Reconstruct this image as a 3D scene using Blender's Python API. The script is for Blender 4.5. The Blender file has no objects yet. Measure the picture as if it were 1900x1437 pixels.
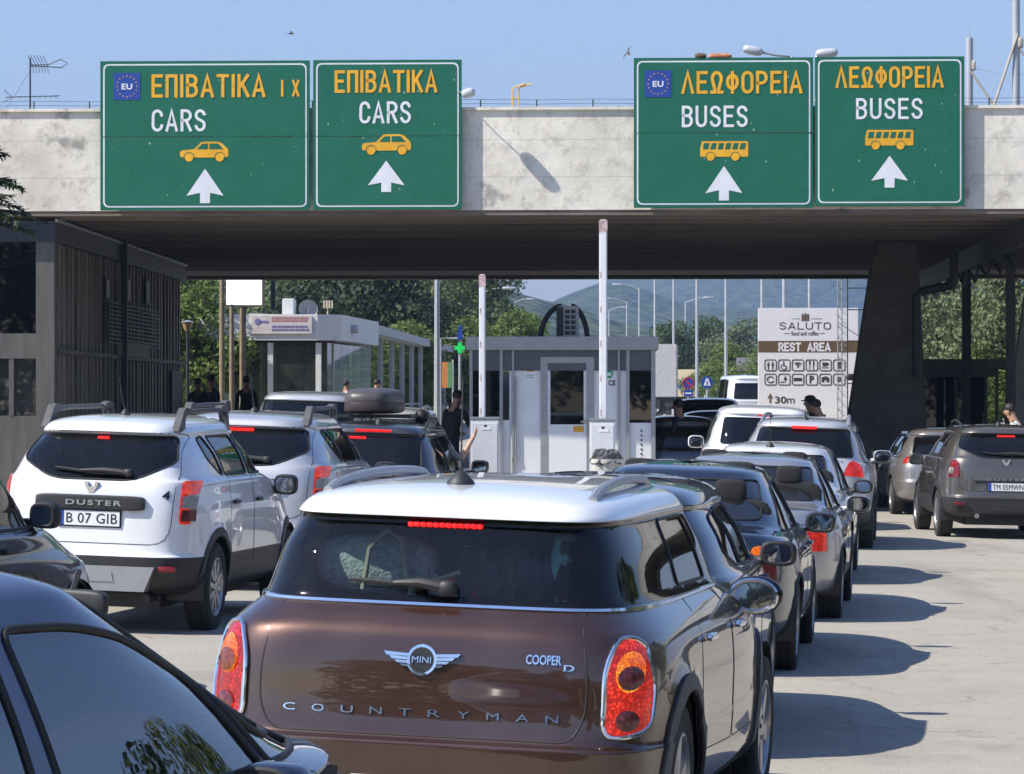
import bpy, bmesh, math, random
import numpy as np
from mathutils import Vector, Matrix
from mathutils.bvhtree import BVHTree
sc = bpy.context.scene
COL = sc.collection
R = math.radians
# ---------------------------------------------------------------- camera, sky, sun, exposure
F, HZ, CH = 6250.0, 745.0, 1.85          # focal length in photo pixels, horizon row, camera height
cd = bpy.data.cameras.new('camera')
cam = bpy.data.objects.new('camera', cd); COL.objects.link(cam)
cam.location = (0, 0, CH); cam.rotation_euler = (R(90), 0, 0)
cd.sensor_width = 36; cd.lens = 36*F/1900
cd.shift_y = (HZ-718.5)/1900
cd.clip_start = .1; cd.clip_end = 20000
sc.camera = cam
SUN_EL, SUN_AZ = 45, -112                 # azimuth clockwise from +Y: the sun stands left and behind the camera
wd = bpy.data.worlds.new('World'); sc.world = wd; wd.use_nodes = True
nt = wd.node_tree; nt.nodes.clear()
sky = nt.nodes.new('ShaderNodeTexSky'); sky.sky_type = 'NISHITA'; sky.sun_disc = False
sky.sun_elevation = R(SUN_EL); sky.sun_rotation = R(SUN_AZ)
sky.air_density = 1.25; sky.dust_density = .3; sky.ozone_density = 1.9; sky.altitude = 60
bg = nt.nodes.new('ShaderNodeBackground'); bg.inputs[1].default_value = .088
wo = nt.nodes.new('ShaderNodeOutputWorld')
tn = nt.nodes.new('ShaderNodeMixRGB'); tn.blend_type = 'MULTIPLY'; tn.inputs[0].default_value = 1; tn.inputs[2].default_value = (.89, .925, 1.19, 1)
nt.links.new(sky.outputs[0], tn.inputs[1]); nt.links.new(tn.outputs[0], bg.inputs[0]); nt.links.new(bg.outputs[0], wo.inputs[0])
sl = bpy.data.lights.new('sun', 'SUN'); sl.energy = 4.7; sl.angle = R(.5); sl.color = (1, .945, .85)
sun = bpy.data.objects.new('sun', sl); COL.objects.link(sun)
_d = Vector((math.sin(R(SUN_AZ))*math.cos(R(SUN_EL)), math.cos(R(SUN_AZ))*math.cos(R(SUN_EL)), math.sin(R(SUN_EL))))
sun.rotation_euler = _d.to_track_quat('Z', 'Y').to_euler(); sun.location = (-40, -20, 60)
sc.view_settings.view_transform = 'Standard'; sc.view_settings.look = 'None'
sc.view_settings.exposure = .74; sc.view_settings.gamma = 1
sc.render.engine = 'CYCLES'
cy = sc.cycles
cy.max_bounces = 7; cy.diffuse_bounces = 3; cy.glossy_bounces = 4; cy.transmission_bounces = 4
cy.transparent_max_bounces = 16; cy.volume_bounces = 0
cy.caustics_reflective = False; cy.caustics_refractive = False; cy.sample_clamp_indirect = 6
cy.use_adaptive_sampling = True; cy.adaptive_threshold = .02; cy.use_denoising = True

def W(px, py, d):
    """the world point at depth d that the photograph shows at (px, py)"""
    return Vector(((px-950)/F*d, d, CH-(py-HZ)/F*d))
def ZP(py, d): return CH-(py-HZ)/F*d
def XP(px, d): return (px-950)/F*d
# the crossing's buildings share one frame: u to the right, v away from the bridge's near face
SA = R(2.5); SD = 56.0
def site(o):
    o.location = (0, SD, 0); o.rotation_euler = (0, 0, -SA); return o
def SW(u, v, z=0): return Vector((u*math.cos(SA)+v*math.sin(SA), SD-u*math.sin(SA)+v*math.cos(SA), z))
def U(px, v):
    k = (px-950)/F
    return (k*(SD+v*math.cos(SA))-v*math.sin(SA))/(math.cos(SA)+k*math.sin(SA))
def ZS(py, px, v): return ZP(py, SW(U(px, v), v).y)

# ---------------------------------------------------------------- helpers
def empty(name, loc=(0, 0, 0), rz=0):
    o = bpy.data.objects.new(name, None); COL.objects.link(o)
    o.location = loc; o.rotation_euler = (0, 0, rz); o.empty_display_size = .2
    return o
def tag(o, label=None, cat=None, group=None, kind=None):
    if label: o['label'] = label
    if cat: o['category'] = cat
    if group: o['group'] = group
    if kind: o['kind'] = kind
    return o
def thing(name, label, cat, loc=(0, 0, 0), rz=0, group=None):
    return tag(empty(name, loc, rz), label, cat, group)
def copy_tree(o, parent=None):
    c = o.copy(); COL.objects.link(c); c.parent = parent
    for ch in list(o.children): copy_tree(ch, c)
    return c

class MB:
    """collects shapes; build() links them as one mesh object"""
    def __init__(s): s.v = []; s.f = []; s.m = []; s.sm = []
    def add(s, vs, fs, m=0, M=None, smooth=False):
        b = len(s.v)
        if M is not None: vs = [M @ Vector(v) for v in vs]
        s.v += [tuple(v) for v in vs]
        s.f += [tuple(i+b for i in f) for f in fs]
        s.m += [m]*len(fs); s.sm += [smooth]*len(fs)
        return s
    def box(s, lo, hi, m=0, M=None, bev=0):
        if bev:
            bm = bmesh.new(); bmesh.ops.create_cube(bm, size=1)
            for v in bm.verts: v.co = Vector([lo[i]+(hi[i]-lo[i])*(v.co[i]+.5) for i in range(3)])
            bmesh.ops.bevel(bm, geom=bm.edges[:], offset=bev, segments=2, affect='EDGES')
            s.bm(bm, m, M); bm.free(); return s
        x0, y0, z0 = lo; x1, y1, z1 = hi
        return s.add([(x0,y0,z0),(x1,y0,z0),(x1,y1,z0),(x0,y1,z0),(x0,y0,z1),(x1,y0,z1),(x1,y1,z1),(x0,y1,z1)],
                     [(0,3,2,1),(4,5,6,7),(0,1,5,4),(1,2,6,5),(2,3,7,6),(3,0,4,7)], m, M)
    def bm(s, bm, m=0, M=None, smooth=False):
        bm.verts.index_update()
        return s.add([v.co.copy() for v in bm.verts], [[v.index for v in f.verts] for f in bm.faces], m, M, smooth)
    def tube(s, pts, r, n=6, m=0, M=None, closed=False, caps=True):
        pts = [Vector(p) for p in pts]; N = len(pts); vs = []; fs = []
        rr = r if isinstance(r, (list, tuple)) else [r]*N
        prev = None
        for i, p in enumerate(pts):
            a = pts[(i-1) % N] if (closed or i) else p; b = pts[(i+1) % N] if (closed or i < N-1) else p
            t = (b-a)
            t = t.normalized() if t.length > 1e-9 else Vector((0, 0, 1))
            if prev is None: x = t.orthogonal().normalized()
            else:
                x = prev-t*prev.dot(t)
                x = x.normalized() if x.length > 1e-6 else t.orthogonal().normalized()
            prev = x; y = t.cross(x)
            for k in range(n):
                q = 2*math.pi*k/n
                vs.append(p+(x*math.cos(q)+y*math.sin(q))*rr[i])
        for i in range(N if closed else N-1):
            j = (i+1) % N
            for k in range(n):
                l = (k+1) % n
                fs.append((i*n+k, i*n+l, j*n+l, j*n+k))
        if caps and not closed: fs += [tuple(range(n-1, -1, -1)), tuple(range((N-1)*n, N*n))]
        return s.add(vs, fs, m, M, n > 4)
    def cyl(s, a, b, r, n=12, m=0, r2=None, M=None):
        return s.tube([a, b], [r, r if r2 is None else r2], n, m, M)
    def lathe(s, prof, n=24, m=0, M=None, axis='z', closed=False):
        """prof: (radius, height) pairs"""
        vs = []; fs = []; K = len(prof)
        for i in range(n):
            q = 2*math.pi*i/n; c, d = math.cos(q), math.sin(q)
            for r, h in prof:
                vs.append({'z': (r*c, r*d, h), 'x': (h, r*c, r*d), 'y': (r*c, h, r*d)}[axis])
        for i in range(n):
            j = (i+1) % n
            for k in range(K-1 if not closed else K):
                l = (k+1) % K
                f = (i*K+k, j*K+k, j*K+l, i*K+l)
                fs.append(f if axis != 'y' else f[::-1])
        return s.add(vs, fs, m, M, True)
    def prism(s, poly, a, b, m=0, M=None, plane='xz'):
        """polygon in a plane, from a to b along the third axis"""
        def P(u, w, t): return {'xz': (u, t, w), 'xy': (u, w, t), 'yz': (t, u, w)}[plane]
        n = len(poly)
        vs = [P(u, w, a) for u, w in poly]+[P(u, w, b) for u, w in poly]
        fs = [tuple(range(n)), tuple(range(2*n-1, n-1, -1))]+[(i, (i+1) % n+0, (i+1) % n+n, i+n)[::-1] for i in range(n)]
        return s.add(vs, fs, m, M)
    def sup(s, c, size, e=(.5, .5), n=(16, 10), m=0, M=None):
        """superellipsoid: rounded boxes, pads, cushions"""
        vs = []; fs = []; N, K = n
        g = lambda t, p: math.copysign(abs(t)**p, t)
        for j in range(K+1):
            ph = -math.pi/2+math.pi*j/K
            for i in range(N):
                th = 2*math.pi*i/N
                vs.append((c[0]+size[0]*g(math.cos(ph), e[0])*g(math.cos(th), e[1]), c[1]+size[1]*g(math.cos(ph), e[0])*g(math.sin(th), e[1]), c[2]+size[2]*g(math.sin(ph), e[0])))
        for j in range(K):
            for i in range(N):
                l = (i+1) % N
                fs.append((j*N+i, j*N+l, (j+1)*N+l, (j+1)*N+i))
        return s.add(vs, fs, m, M, True)
    def build(s, name, mats, parent=None, smooth=None, sharp=None):
        me = bpy.data.meshes.new(name)
        me.from_pydata(s.v, [], s.f)
        for x in (mats if isinstance(mats, (list, tuple)) else [mats]): me.materials.append(x)
        me.polygons.foreach_set('material_index', s.m)
        me.polygons.foreach_set('use_smooth', s.sm if smooth is None else [smooth]*len(s.f))
        me.validate(); me.update()
        if any(s.sm) or smooth: me.set_sharp_from_angle(angle=R(sharp or 40))
        o = bpy.data.objects.new(name, me); COL.objects.link(o); o.parent = parent
        return o

MATS = {}
def mat(name, col, rough=.55, metal=0, var=.12, scale=6, bump=0, bscale=60, coat=0, spec=.5, emit=None, estr=0, col2=None, stretch=None, ctr=.5):
    """procedural Principled material whose colour wanders a little with a noise in object space"""
    if name in MATS: return MATS[name]
    m = bpy.data.materials.new(name); m.use_nodes = True; MATS[name] = m
    t = m.node_tree; b = t.nodes['Principled BSDF']
    tc = t.nodes.new('ShaderNodeTexCoord'); mp = t.nodes.new('ShaderNodeMapping')
    t.links.new(tc.outputs['Object'], mp.inputs[0])
    if stretch: mp.inputs['Scale'].default_value = stretch
    nz = t.nodes.new('ShaderNodeTexNoise'); nz.inputs['Scale'].default_value = scale; nz.inputs['Detail'].default_value = 6; nz.inputs['Roughness'].default_value = .6
    t.links.new(mp.outputs[0], nz.inputs['Vector'])
    rp = t.nodes.new('ShaderNodeValToRGB'); c = Vector(col)
    c2 = Vector(col2) if col2 else c*(1+var); c1 = c if col2 else c*(1-var)
    rp.color_ramp.elements[0].position = ctr-.16; rp.color_ramp.elements[1].position = ctr+.16
    rp.color_ramp.elements[0].color = (*c1, 1); rp.color_ramp.elements[1].color = (*[min(x, .95) for x in c2], 1)
    t.links.new(nz.outputs['Fac'], rp.inputs[0]); t.links.new(rp.outputs[0], b.inputs['Base Color'])
    b.inputs['Roughness'].default_value = rough; b.inputs['Metallic'].default_value = metal
    b.inputs['Specular IOR Level'].default_value = spec
    b.inputs['Coat Weight'].default_value = coat; b.inputs['Coat Roughness'].default_value = .03
    if bump:
        n2 = t.nodes.new('ShaderNodeTexNoise'); n2.inputs['Scale'].default_value = bscale; n2.inputs['Detail'].default_value = 4
        t.links.new(mp.outputs[0], n2.inputs['Vector'])
        bp = t.nodes.new('ShaderNodeBump'); bp.inputs['Strength'].default_value = bump; bp.inputs['Distance'].default_value = .01
        t.links.new(n2.outputs['Fac'], bp.inputs['Height']); t.links.new(bp.outputs[0], b.inputs['Normal'])
    if emit:
        b.inputs['Emission Color'].default_value = (*emit, 1); b.inputs['Emission Strength'].default_value = estr
    return m
def glass(name, tint=(.3, .33, .33), ior=1.5, gl=.0, haze=.0):
    """window glass: a tinted see-through pane with a Fresnel mirror on it and a little dust"""
    if name in MATS: return MATS[name]
    m = bpy.data.materials.new(name); m.use_nodes = True; MATS[name] = m
    t = m.node_tree; t.nodes.clear()
    o = t.nodes.new('ShaderNodeOutputMaterial'); mx = t.nodes.new('ShaderNodeMixShader')
    tr = t.nodes.new('ShaderNodeBsdfTransparent'); tr.inputs[0].default_value = (*tint, 1)
    g = t.nodes.new('ShaderNodeBsdfGlossy'); g.inputs['Roughness'].default_value = .015
    fr = t.nodes.new('ShaderNodeFresnel'); fr.inputs[0].default_value = ior
    ma = t.nodes.new('ShaderNodeMath'); ma.operation = 'MULTIPLY_ADD'; ma.inputs[1].default_value = 1.25; ma.inputs[2].default_value = gl
    ma.use_clamp = True
    df = t.nodes.new('ShaderNodeBsdfDiffuse'); df.inputs[0].default_value = (.35, .34, .32, 1)
    m2 = t.nodes.new('ShaderNodeMixShader')
    tc = t.nodes.new('ShaderNodeTexCoord'); nz = t.nodes.new('ShaderNodeTexNoise'); nz.inputs['Scale'].default_value = 3; nz.inputs['Detail'].default_value = 7
    t.links.new(tc.outputs['Object'], nz.inputs['Vector'])
    mh = t.nodes.new('ShaderNodeMath'); mh.operation = 'MULTIPLY'; mh.inputs[1].default_value = haze
    t.links.new(nz.outputs['Fac'], mh.inputs[0]); t.links.new(mh.outputs[0], m2.inputs[0])
    t.links.new(tr.outputs[0], m2.inputs[1]); t.links.new(df.outputs[0], m2.inputs[2])
    t.links.new(fr.outputs[0], ma.inputs[0]); t.links.new(ma.outputs[0], mx.inputs[0])
    t.links.new(m2.outputs[0], mx.inputs[1]); t.links.new(g.outputs[0], mx.inputs[2]); t.links.new(mx.outputs[0], o.inputs[0])
    return m

FONT_T = {}
def text_geo(body, bold=0.0, depth=.004, spacing=1.0):
    """flat lettering as (verts, faces) with x to the right, y up, z towards the reader"""
    cu = bpy.data.curves.new('lettering_curve', 'FONT'); cu.body = body; cu.size = 1; cu.offset = bold; cu.extrude = depth/2
    cu.space_character = spacing; cu.resolution_u = 4
    ob = bpy.data.objects.new('lettering_curve', cu); COL.objects.link(ob)
    dg = bpy.context.evaluated_depsgraph_get()
    me = bpy.data.meshes.new_from_object(ob.evaluated_get(dg))
    vs = [v.co.copy() for v in me.vertices]; fs = [tuple(p.vertices) for p in me.polygons]
    bpy.data.objects.remove(ob); bpy.data.curves.remove(cu); bpy.data.meshes.remove(me)
    return vs, fs
def add_text(mb, body, x0, x1, z0, z1, y, m=0, bold=0.0, depth=.004, spacing=1.0, M=None):
    """lettering fitted into a box of the xz plane, read from -y, its front at y"""
    vs, fs = text_geo(body, bold, depth, spacing)
    ax = min(v.x for v in vs); bx = max(v.x for v in vs); ay = min(v.y for v in vs); by = max(v.y for v in vs)
    out = [((v.x-ax)/(bx-ax)*(x1-x0)+x0, y+depth/2-v.z, (v.y-ay)/(by-ay)*(z1-z0)+z0) for v in vs]
    mb.add(out, fs, m, M)
def disc(cx, cz, r, n=20, a0=0, a1=360): return [(cx+r*math.cos(R(a0+(a1-a0)*i/n)), cz+r*math.sin(R(a0+(a1-a0)*i/n))) for i in range(n)]
def rpoly(pts, r=.03, n=4):
    """polygon with rounded corners; r may be one radius or one per corner"""
    out = []; N = len(pts)
    for i, p in enumerate(pts):
        p = Vector(p); a = Vector(pts[i-1]); b = Vector(pts[(i+1) % N])
        ri = r[i] if isinstance(r, (list, tuple)) else r
        da, db = (a-p), (b-p); k = min(ri, da.length*.48, db.length*.48)
        if k < 1e-4: out.append(tuple(p)); continue
        s, e = p+da.normalized()*k, p+db.normalized()*k
        for j in range(n+1):
            t = j/n
            q = s*(1-t)**2+p*2*t*(1-t)+e*t*t
            out.append(tuple(q))
    return out
# ---------------------------------------------------------------- the setting: ground, hills, bridge
def node_mat(name, build):
    if name in MATS: return MATS[name]
    m = bpy.data.materials.new(name); m.use_nodes = True; MATS[name] = m
    build(m.node_tree, m.node_tree.nodes['Principled BSDF']); return m
def nn(t, typ, **kw):
    n = t.nodes.new('ShaderNode'+typ)
    for k, v in kw.items():
        if hasattr(n, k) and not k[0].isupper(): setattr(n, k, v)
        else: n.inputs[k.replace('_', ' ')].default_value = v
    return n
def ramp(t, src, a, b, ca, cb):
    r = t.nodes.new('ShaderNodeValToRGB'); e = r.color_ramp.elements
    e[0].position = a; e[1].position = b
    e[0].color = (*ca, 1) if not isinstance(ca, float) else (ca, ca, ca, 1)
    e[1].color = (*cb, 1) if not isinstance(cb, float) else (cb, cb, cb, 1)
    t.links.new(src, r.inputs[0]); return r.outputs[0]
def mixc(t, fac, a, b, typ='MIX'):
    n = t.nodes.new('ShaderNodeMixRGB'); n.blend_type = typ
    for i, s in ((0, fac), (1, a), (2, b)):
        if isinstance(s, (int, float)): n.inputs[i].default_value = s
        elif isinstance(s, tuple): n.inputs[i].default_value = (*s, 1)
        else: t.links.new(s, n.inputs[i])
    return n.outputs[0]

def _asphalt(t, b):
    tc = nn(t, 'TexCoord'); P = tc.outputs['Object']
    n1 = nn(t, 'TexNoise', Scale=.35, Detail=8., Roughness=.65); n2 = nn(t, 'TexNoise', Scale=9., Detail=6., Roughness=.7); n3 = nn(t, 'TexNoise', Scale=160., Detail=3.)
    mp = nn(t, 'Mapping'); mp.inputs['Scale'].default_value = (.5, .07, 1); mp.inputs['Rotation'].default_value = (0, 0, R(7)); n4 = nn(t, 'TexNoise', Scale=1.6, Detail=6., Roughness=.6)
    for n in (n1, n2, n3): t.links.new(P, n.inputs['Vector'])
    t.links.new(P, mp.inputs[0]); t.links.new(mp.outputs[0], n4.inputs['Vector'])
    c = ramp(t, n1.outputs[0], .35, .65, (.335, .305, .25), (.43, .395, .325))
    c = mixc(t, ramp(t, n2.outputs[0], .35, .7, 0., .42), c, (.43, .405, .355))
    c = mixc(t, ramp(t, n3.outputs[0], .48, .66, 0., .75), c, (.14, .13, .115)); n6 = nn(t, 'TexNoise', Scale=28., Detail=5., Roughness=.8); t.links.new(P, n6.inputs['Vector']); c = mixc(t, ramp(t, n6.outputs[0], .50, .68, 0., .5), c, (.19, .175, .15)); n7 = nn(t, 'TexNoise', Scale=1.1, Detail=9., Roughness=.6); t.links.new(P, n7.inputs['Vector']); c = mixc(t, ramp(t, n7.outputs[0], .57, .66, 0., .35), c, (.20, .185, .16))
    c = mixc(t, ramp(t, n4.outputs[0], .54, .66, 0., .4), c, (.16, .15, .135))       # oil and tyre tracks down the lanes
    # cracks: warped voronoi cell borders
    wv = nn(t, 'VectorMath', operation='MULTIPLY_ADD'); wv.inputs[1].default_value = (5., 5., 0); n5 = nn(t, 'TexNoise', Scale=.5, Detail=7., Roughness=.6); t.links.new(P, n5.inputs['Vector']); t.links.new(n5.outputs['Color'], wv.inputs[0]); t.links.new(P, wv.inputs[2])
    vo = nn(t, 'TexVoronoi', feature='DISTANCE_TO_EDGE', Scale=.17); t.links.new(wv.outputs[0], vo.inputs['Vector'])
    cr = ramp(t, vo.outputs['Distance'], .0015, .005, .55, 0.)
    c = mixc(t, cr, c, (.10, .095, .085))
    t.links.new(c, b.inputs['Base Color']); b.inputs['Roughness'].default_value = .9; b.inputs['Specular IOR Level'].default_value = .25
    bp = nn(t, 'Bump', Strength=.35, Distance=.006); t.links.new(n3.outputs[0], bp.inputs['Height']); t.links.new(bp.outputs[0], b.inputs['Normal'])
m_road = node_mat('worn_asphalt', _asphalt)
def cross(x, y): return -.0175*max(-12, min(12, x))*min(max((61-y)/8, 0), 1)*min(max((y+20)/20, 0), 1)
def gz(y):                                 # the plaza climbs gently once it has left the bridge
    t = min(max((y-62)/40, 0), 1); return .75*t*t*(3-2*t)+max(0, y-102)*.002
ys = [-60, -20, 0, 10, 20, 30, 40, 50, 53, 55, 57, 59, 61, 64, 68, 72, 76, 80, 84, 88, 92, 96, 100, 130, 180, 260, 400, 700, 1200, 2200, 4200]
xs = [-2600, -900, -300, -120, -60, -30, -12, -6, 0, 6, 12, 30, 60, 120, 300, 900, 2600]
mb = MB()
vs = [(x, y, gz(y)+cross(x, y)) for y in ys for x in xs]; nx = len(xs)
mb.add(vs, [(j*nx+i, j*nx+i+1, (j+1)*nx+i+1, (j+1)*nx+i) for j in range(len(ys)-1) for i in range(nx-1)], 0, None, True)
tag(mb.build('ground', m_road), kind='structure')

# painted lane lines that have almost worn away
m_wornpaint = node_mat('worn_road_paint', lambda t, b: (
    t.links.new(mixc(t, ramp(t, (lambda n: (t.links.new(nn(t, 'TexCoord').outputs['Object'], n.inputs['Vector']), n.outputs[0])[1])(nn(t, 'TexNoise', Scale=5., Detail=9., Roughness=.75)), .42, .56, 0., .8), (.37, .35, .31), (.6, .59, .55)), b.inputs['Base Color']),
    setattr(b.inputs['Roughness'], 'default_value', .85)))
mb = MB()
for x0, y0, L in ((-1.75, 13.5, 2.2), (-.9, 20, 2.4)):
    dx, dy = math.sin(R(7.4)), math.cos(R(7.4))
    mb.add([(p, q, cross(p, q)+.005) for p, q in ((x0, y0), (x0+.11, y0), (x0+.11+dx*L, y0+dy*L), (x0+dx*L, y0+dy*L))], [(0, 1, 2, 3)])
tag(mb.build('road_markings', m_wornpaint), kind='structure')

# hills: three ridges, each a sheet of real terrain
def _hill(t, b):
    tc = nn(t, 'TexCoord'); n1 = nn(t, 'TexNoise', Scale=.02, Detail=10., Roughness=.7); n2 = nn(t, 'TexVoronoi', Scale=.09)
    t.links.new(tc.outputs['Object'], n1.inputs['Vector']); t.links.new(tc.outputs['Object'], n2.inputs['Vector'])
    c = ramp(t, n1.outputs[0], .38, .64, (.030, .045, .022), (.085, .105, .05))
    c = mixc(t, .45, c, ramp(t, n2.outputs['Distance'], 0., .8, (.11, .13, .06), (.025, .038, .02)))
    t.links.new(c, b.inputs['Base Color']); b.inputs['Roughness'].default_value = .95; b.inputs['Specular IOR Level'].default_value = .1
    bp = nn(t, 'Bump', Strength=1., Distance=6.); t.links.new(n2.outputs['Distance'], bp.inputs['Height']); t.links.new(bp.outputs[0], b.inputs['Normal'])
m_hill = node_mat('wooded_hillside', _hill)
def ridge(name, dist, depth, prof, seed, step=12):
    rnd = np.random.RandomState(seed)
    px = np.arange(-300, 2201, step)
    h = np.interp(px, [p[0] for p in prof], [p[1] for p in prof])          # skyline, photo rows
    h = np.convolve(np.pad(h, 6, 'edge'), np.ones(13)/13, 'valid')
    top = (HZ-h)/F*dist+CH
    nz = rnd.randn(30, len(px)); k = 9
    nz = np.array([np.convolve(np.pad(r, k, 'wrap'), np.hanning(2*k+1)/k, 'valid') for r in nz])
    vs = []; rows = 26
    for j in range(rows+1):
        t = j/rows                                                         # 0 foot, .6 crest, 1 far foot
        s = math.sin(min(t/.62, 1)*math.pi/2)**1.15 if t < .62 else math.cos((t-.62)/.38*math.pi/2)
        d = dist+(t-.62)*depth
        for i, p in enumerate(px):
            wob = 1+.10*nz[j][i]*(1-abs(2*t-1.24)) if j not in (0, rows) else 1
            x = (p-950)/F*dist*(1+.15*(t-.62))
            vs.append((x, d+nz[(j*7) % 30][i]*depth*.02, 2+max(0, top[i]*s*wob) if t < .6 else 2+top[i]*s))
    n = len(px); mb = MB()
    mb.add(vs, [(j*n+i, j*n+i+1, (j+1)*n+i+1, (j+1)*n+i) for j in range(rows) for i in range(n-1)], 0, None, True)
    return tag(mb.build(name, m_hill, sharp=180), kind='structure')
ridge('hill', 1150, 500, [(-300, 520), (300, 500), (800, 515), (940, 548), (985, 560), (1030, 580), (1080, 598), (1130, 612), (1300, 640), (1600, 650), (1800, 640), (2200, 620)], 3)
ridge('hill', 2100, 900, [(-300, 600), (900, 600), (1000, 576), (1060, 556), (1150, 540), (1260, 575), (1400, 590), (2200, 560)], 4)
ridge('hill', 3300, 1400, [(-300, 620), (940, 640), (1000, 575), (1060, 552), (1130, 528), (1190, 500), (1260, 470), (1350, 452), (1450, 448), (1560, 460), (1700, 500), (1900, 520), (2200, 520)], 5)

# ---- bridge
def _conc(t, b):
    tc = nn(t, 'TexCoord'); P = tc.outputs['Object']; sp = nn(t, 'SeparateXYZ'); t.links.new(P, sp.inputs[0])
    n1 = nn(t, 'TexNoise', Scale=.55, Detail=9., Roughness=.65); n2 = nn(t, 'TexNoise', Scale=3., Detail=10., Roughness=.72)
    mp = nn(t, 'Mapping'); mp.inputs['Scale'].default_value = (3.2, 1, .28); n3 = nn(t, 'TexNoise', Scale=1.1, Detail=9., Roughness=.8)
    mp2 = nn(t, 'Mapping'); mp2.inputs['Location'].default_value = (5.3, 0, 2.2); n4 = nn(t, 'TexNoise', Scale=1.15, Detail=12., Roughness=.62)
    for n in (n1, n2): t.links.new(P, n.inputs['Vector'])
    t.links.new(P, mp.inputs[0]); t.links.new(mp.outputs[0], n3.inputs['Vector']); t.links.new(P, mp2.inputs[0]); t.links.new(mp2.outputs[0], n4.inputs['Vector'])
    c = ramp(t, n1.outputs[0], .36, .62, (.56, .525, .455), (.77, .73, .64))
    c = mixc(t, ramp(t, n2.outputs[0], .50, .66, 0., .8), c, (.40, .37, .32))
    # moss and black drips that start at the coping and run down unevenly
    h = nn(t, 'MapRange'); h.inputs[1].default_value = 5.9; h.inputs[2].default_value = 6.74; t.links.new(sp.outputs['Z'], h.inputs[0])
    ad = nn(t, 'Math', operation='ADD'); t.links.new(h.outputs[0], ad.inputs[0]); t.links.new(n3.outputs[0], ad.inputs[1])
    c = mixc(t, ramp(t, ad.outputs[0], 1.03, 1.28, 0., .92), c, (.085, .07, .045))
    c = mixc(t, ramp(t, n4.outputs[0], .60, .66, 0., .6), c, (.16, .15, .14))          # spalled patches
    # pour lines of the formwork
    wv = nn(t, 'Math', operation='PINGPONG'); wv.inputs[1].default_value = .31; t.links.new(sp.outputs['Z'], wv.inputs[0])
    c = mixc(t, ramp(t, wv.outputs[0], .004, .009, .4, 0.), c, (.3, .29, .27))
    t.links.new(c, b.inputs['Base Color']); b.inputs['Roughness'].default_value = .88; b.inputs['Specular IOR Level'].default_value = .2
    bp = nn(t, 'Bump', Strength=.5, Distance=.03); t.links.new(n2.outputs[0], bp.inputs['Height']); t.links.new(bp.outputs[0], b.inputs['Normal'])
m_conc = node_mat('whitewashed_concrete', _conc)
m_soffit = mat('dark_soffit', (.17, .15, .13), .9, var=.35, scale=.7, bump=.3, stretch=(.15, 3, 1))  # dark brown-grey underside with streaked tone
m_lip = mat('brown_drip_edge', (.17, .14, .115), .85, var=.3, scale=3, stretch=(.4, 4, 4))
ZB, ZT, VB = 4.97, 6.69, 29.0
bridge = thing('bridge', 'wide flat concrete bridge deck with stained whitewashed front beam over the lanes', 'bridge', (0, SD, 0), -SA)
mb = MB(); mb.box((-30, 0, ZB+.06), (30, .55, ZT)); mb.box((-30, -.05, ZT), (30, .6, ZT+.05)); mb.build('front_beam', m_conc, bridge)
mb = MB(); mb.box((-30, .02, ZB-.02), (30, .5, ZB+.06))
mb.box((-30, .5, ZB-.05), (30, .8, ZB+.02)); mb.build('drip_edge', m_lip, bridge)
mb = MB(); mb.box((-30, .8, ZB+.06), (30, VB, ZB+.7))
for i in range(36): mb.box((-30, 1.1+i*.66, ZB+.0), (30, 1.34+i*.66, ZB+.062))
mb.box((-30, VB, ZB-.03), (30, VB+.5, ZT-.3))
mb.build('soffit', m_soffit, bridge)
# posts and wire along the top of the beam
m_steel = mat('galvanised_steel', (.42, .43, .44), .5, .6, var=.15, scale=20)
m_dsteel = mat('dark_painted_steel', (.035, .035, .038), .55, .2, var=.2)
m_rust = mat('rusty_steel', (.2, .11, .07), .8, .2, var=.4, scale=12)
fen = thing('wire_fence', 'thin wire on short posts along the top of the concrete bridge', 'wire fence', (0, SD, 0), -SA)
mb = MB(); us = [-9+i*.94 for i in range(21)]
for u in us:
    mb2 = MB(); mb2.cyl((u, .3, ZT+.05), (u, .3, ZT+.2), .012, 6); mb2.build('post', m_dsteel, fen)
for z in (.13, .2): mb.tube([(u, .3, ZT+z+(.008 if i % 2 else -.006)) for i, u in enumerate(us)], .0045, 4)
mb.build('wire', m_dsteel, fen)
# dark beam, pier and pipes under the right end
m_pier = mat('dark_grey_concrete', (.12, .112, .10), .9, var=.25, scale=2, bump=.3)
def pxw(px, d): return (px-950)/F*d
pier = thing('bridge_pier', 'broad dark tapered concrete pier carrying the right end of the bridge', 'pier', (pxw(1640, 66), 66, 0), -SA)
mb = MB()
k = [(-.92, 0), (.86, 0), (.64, ZB-.30), (-.22, ZB-.30)]
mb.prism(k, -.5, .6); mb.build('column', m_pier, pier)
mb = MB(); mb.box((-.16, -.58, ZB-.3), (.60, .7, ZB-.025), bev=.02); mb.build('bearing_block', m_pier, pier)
bm_ = thing('canopy_beam', 'long dark steel edge beam with lattice running back under the right end of the bridge', 'beam', (0, SD, 0), -SA)
mb = MB(); ub = U(1895, 2)
mb.box((ub, 1.5, ZB-.42), (ub+.22, VB-1, ZB-.055))
for i in range(9): mb.tube([(ub-.04, 2+i*2.4, ZB-.48), (ub+.0, 3.2+i*2.4, ZB-.78), (ub-.04, 4.4+i*2.4, ZB-.48)], .03, 5)
mb.box((ub-.08, 1.5, ZB-.50), (ub+.02, VB-1, ZB-.44)); mb.build('beam_web', m_dsteel, bm_)
pp = thing('drain_pipe', 'black bent drain pipe hanging beside the dark bridge pier', 'pipe', (0, 0, 0))
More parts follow.
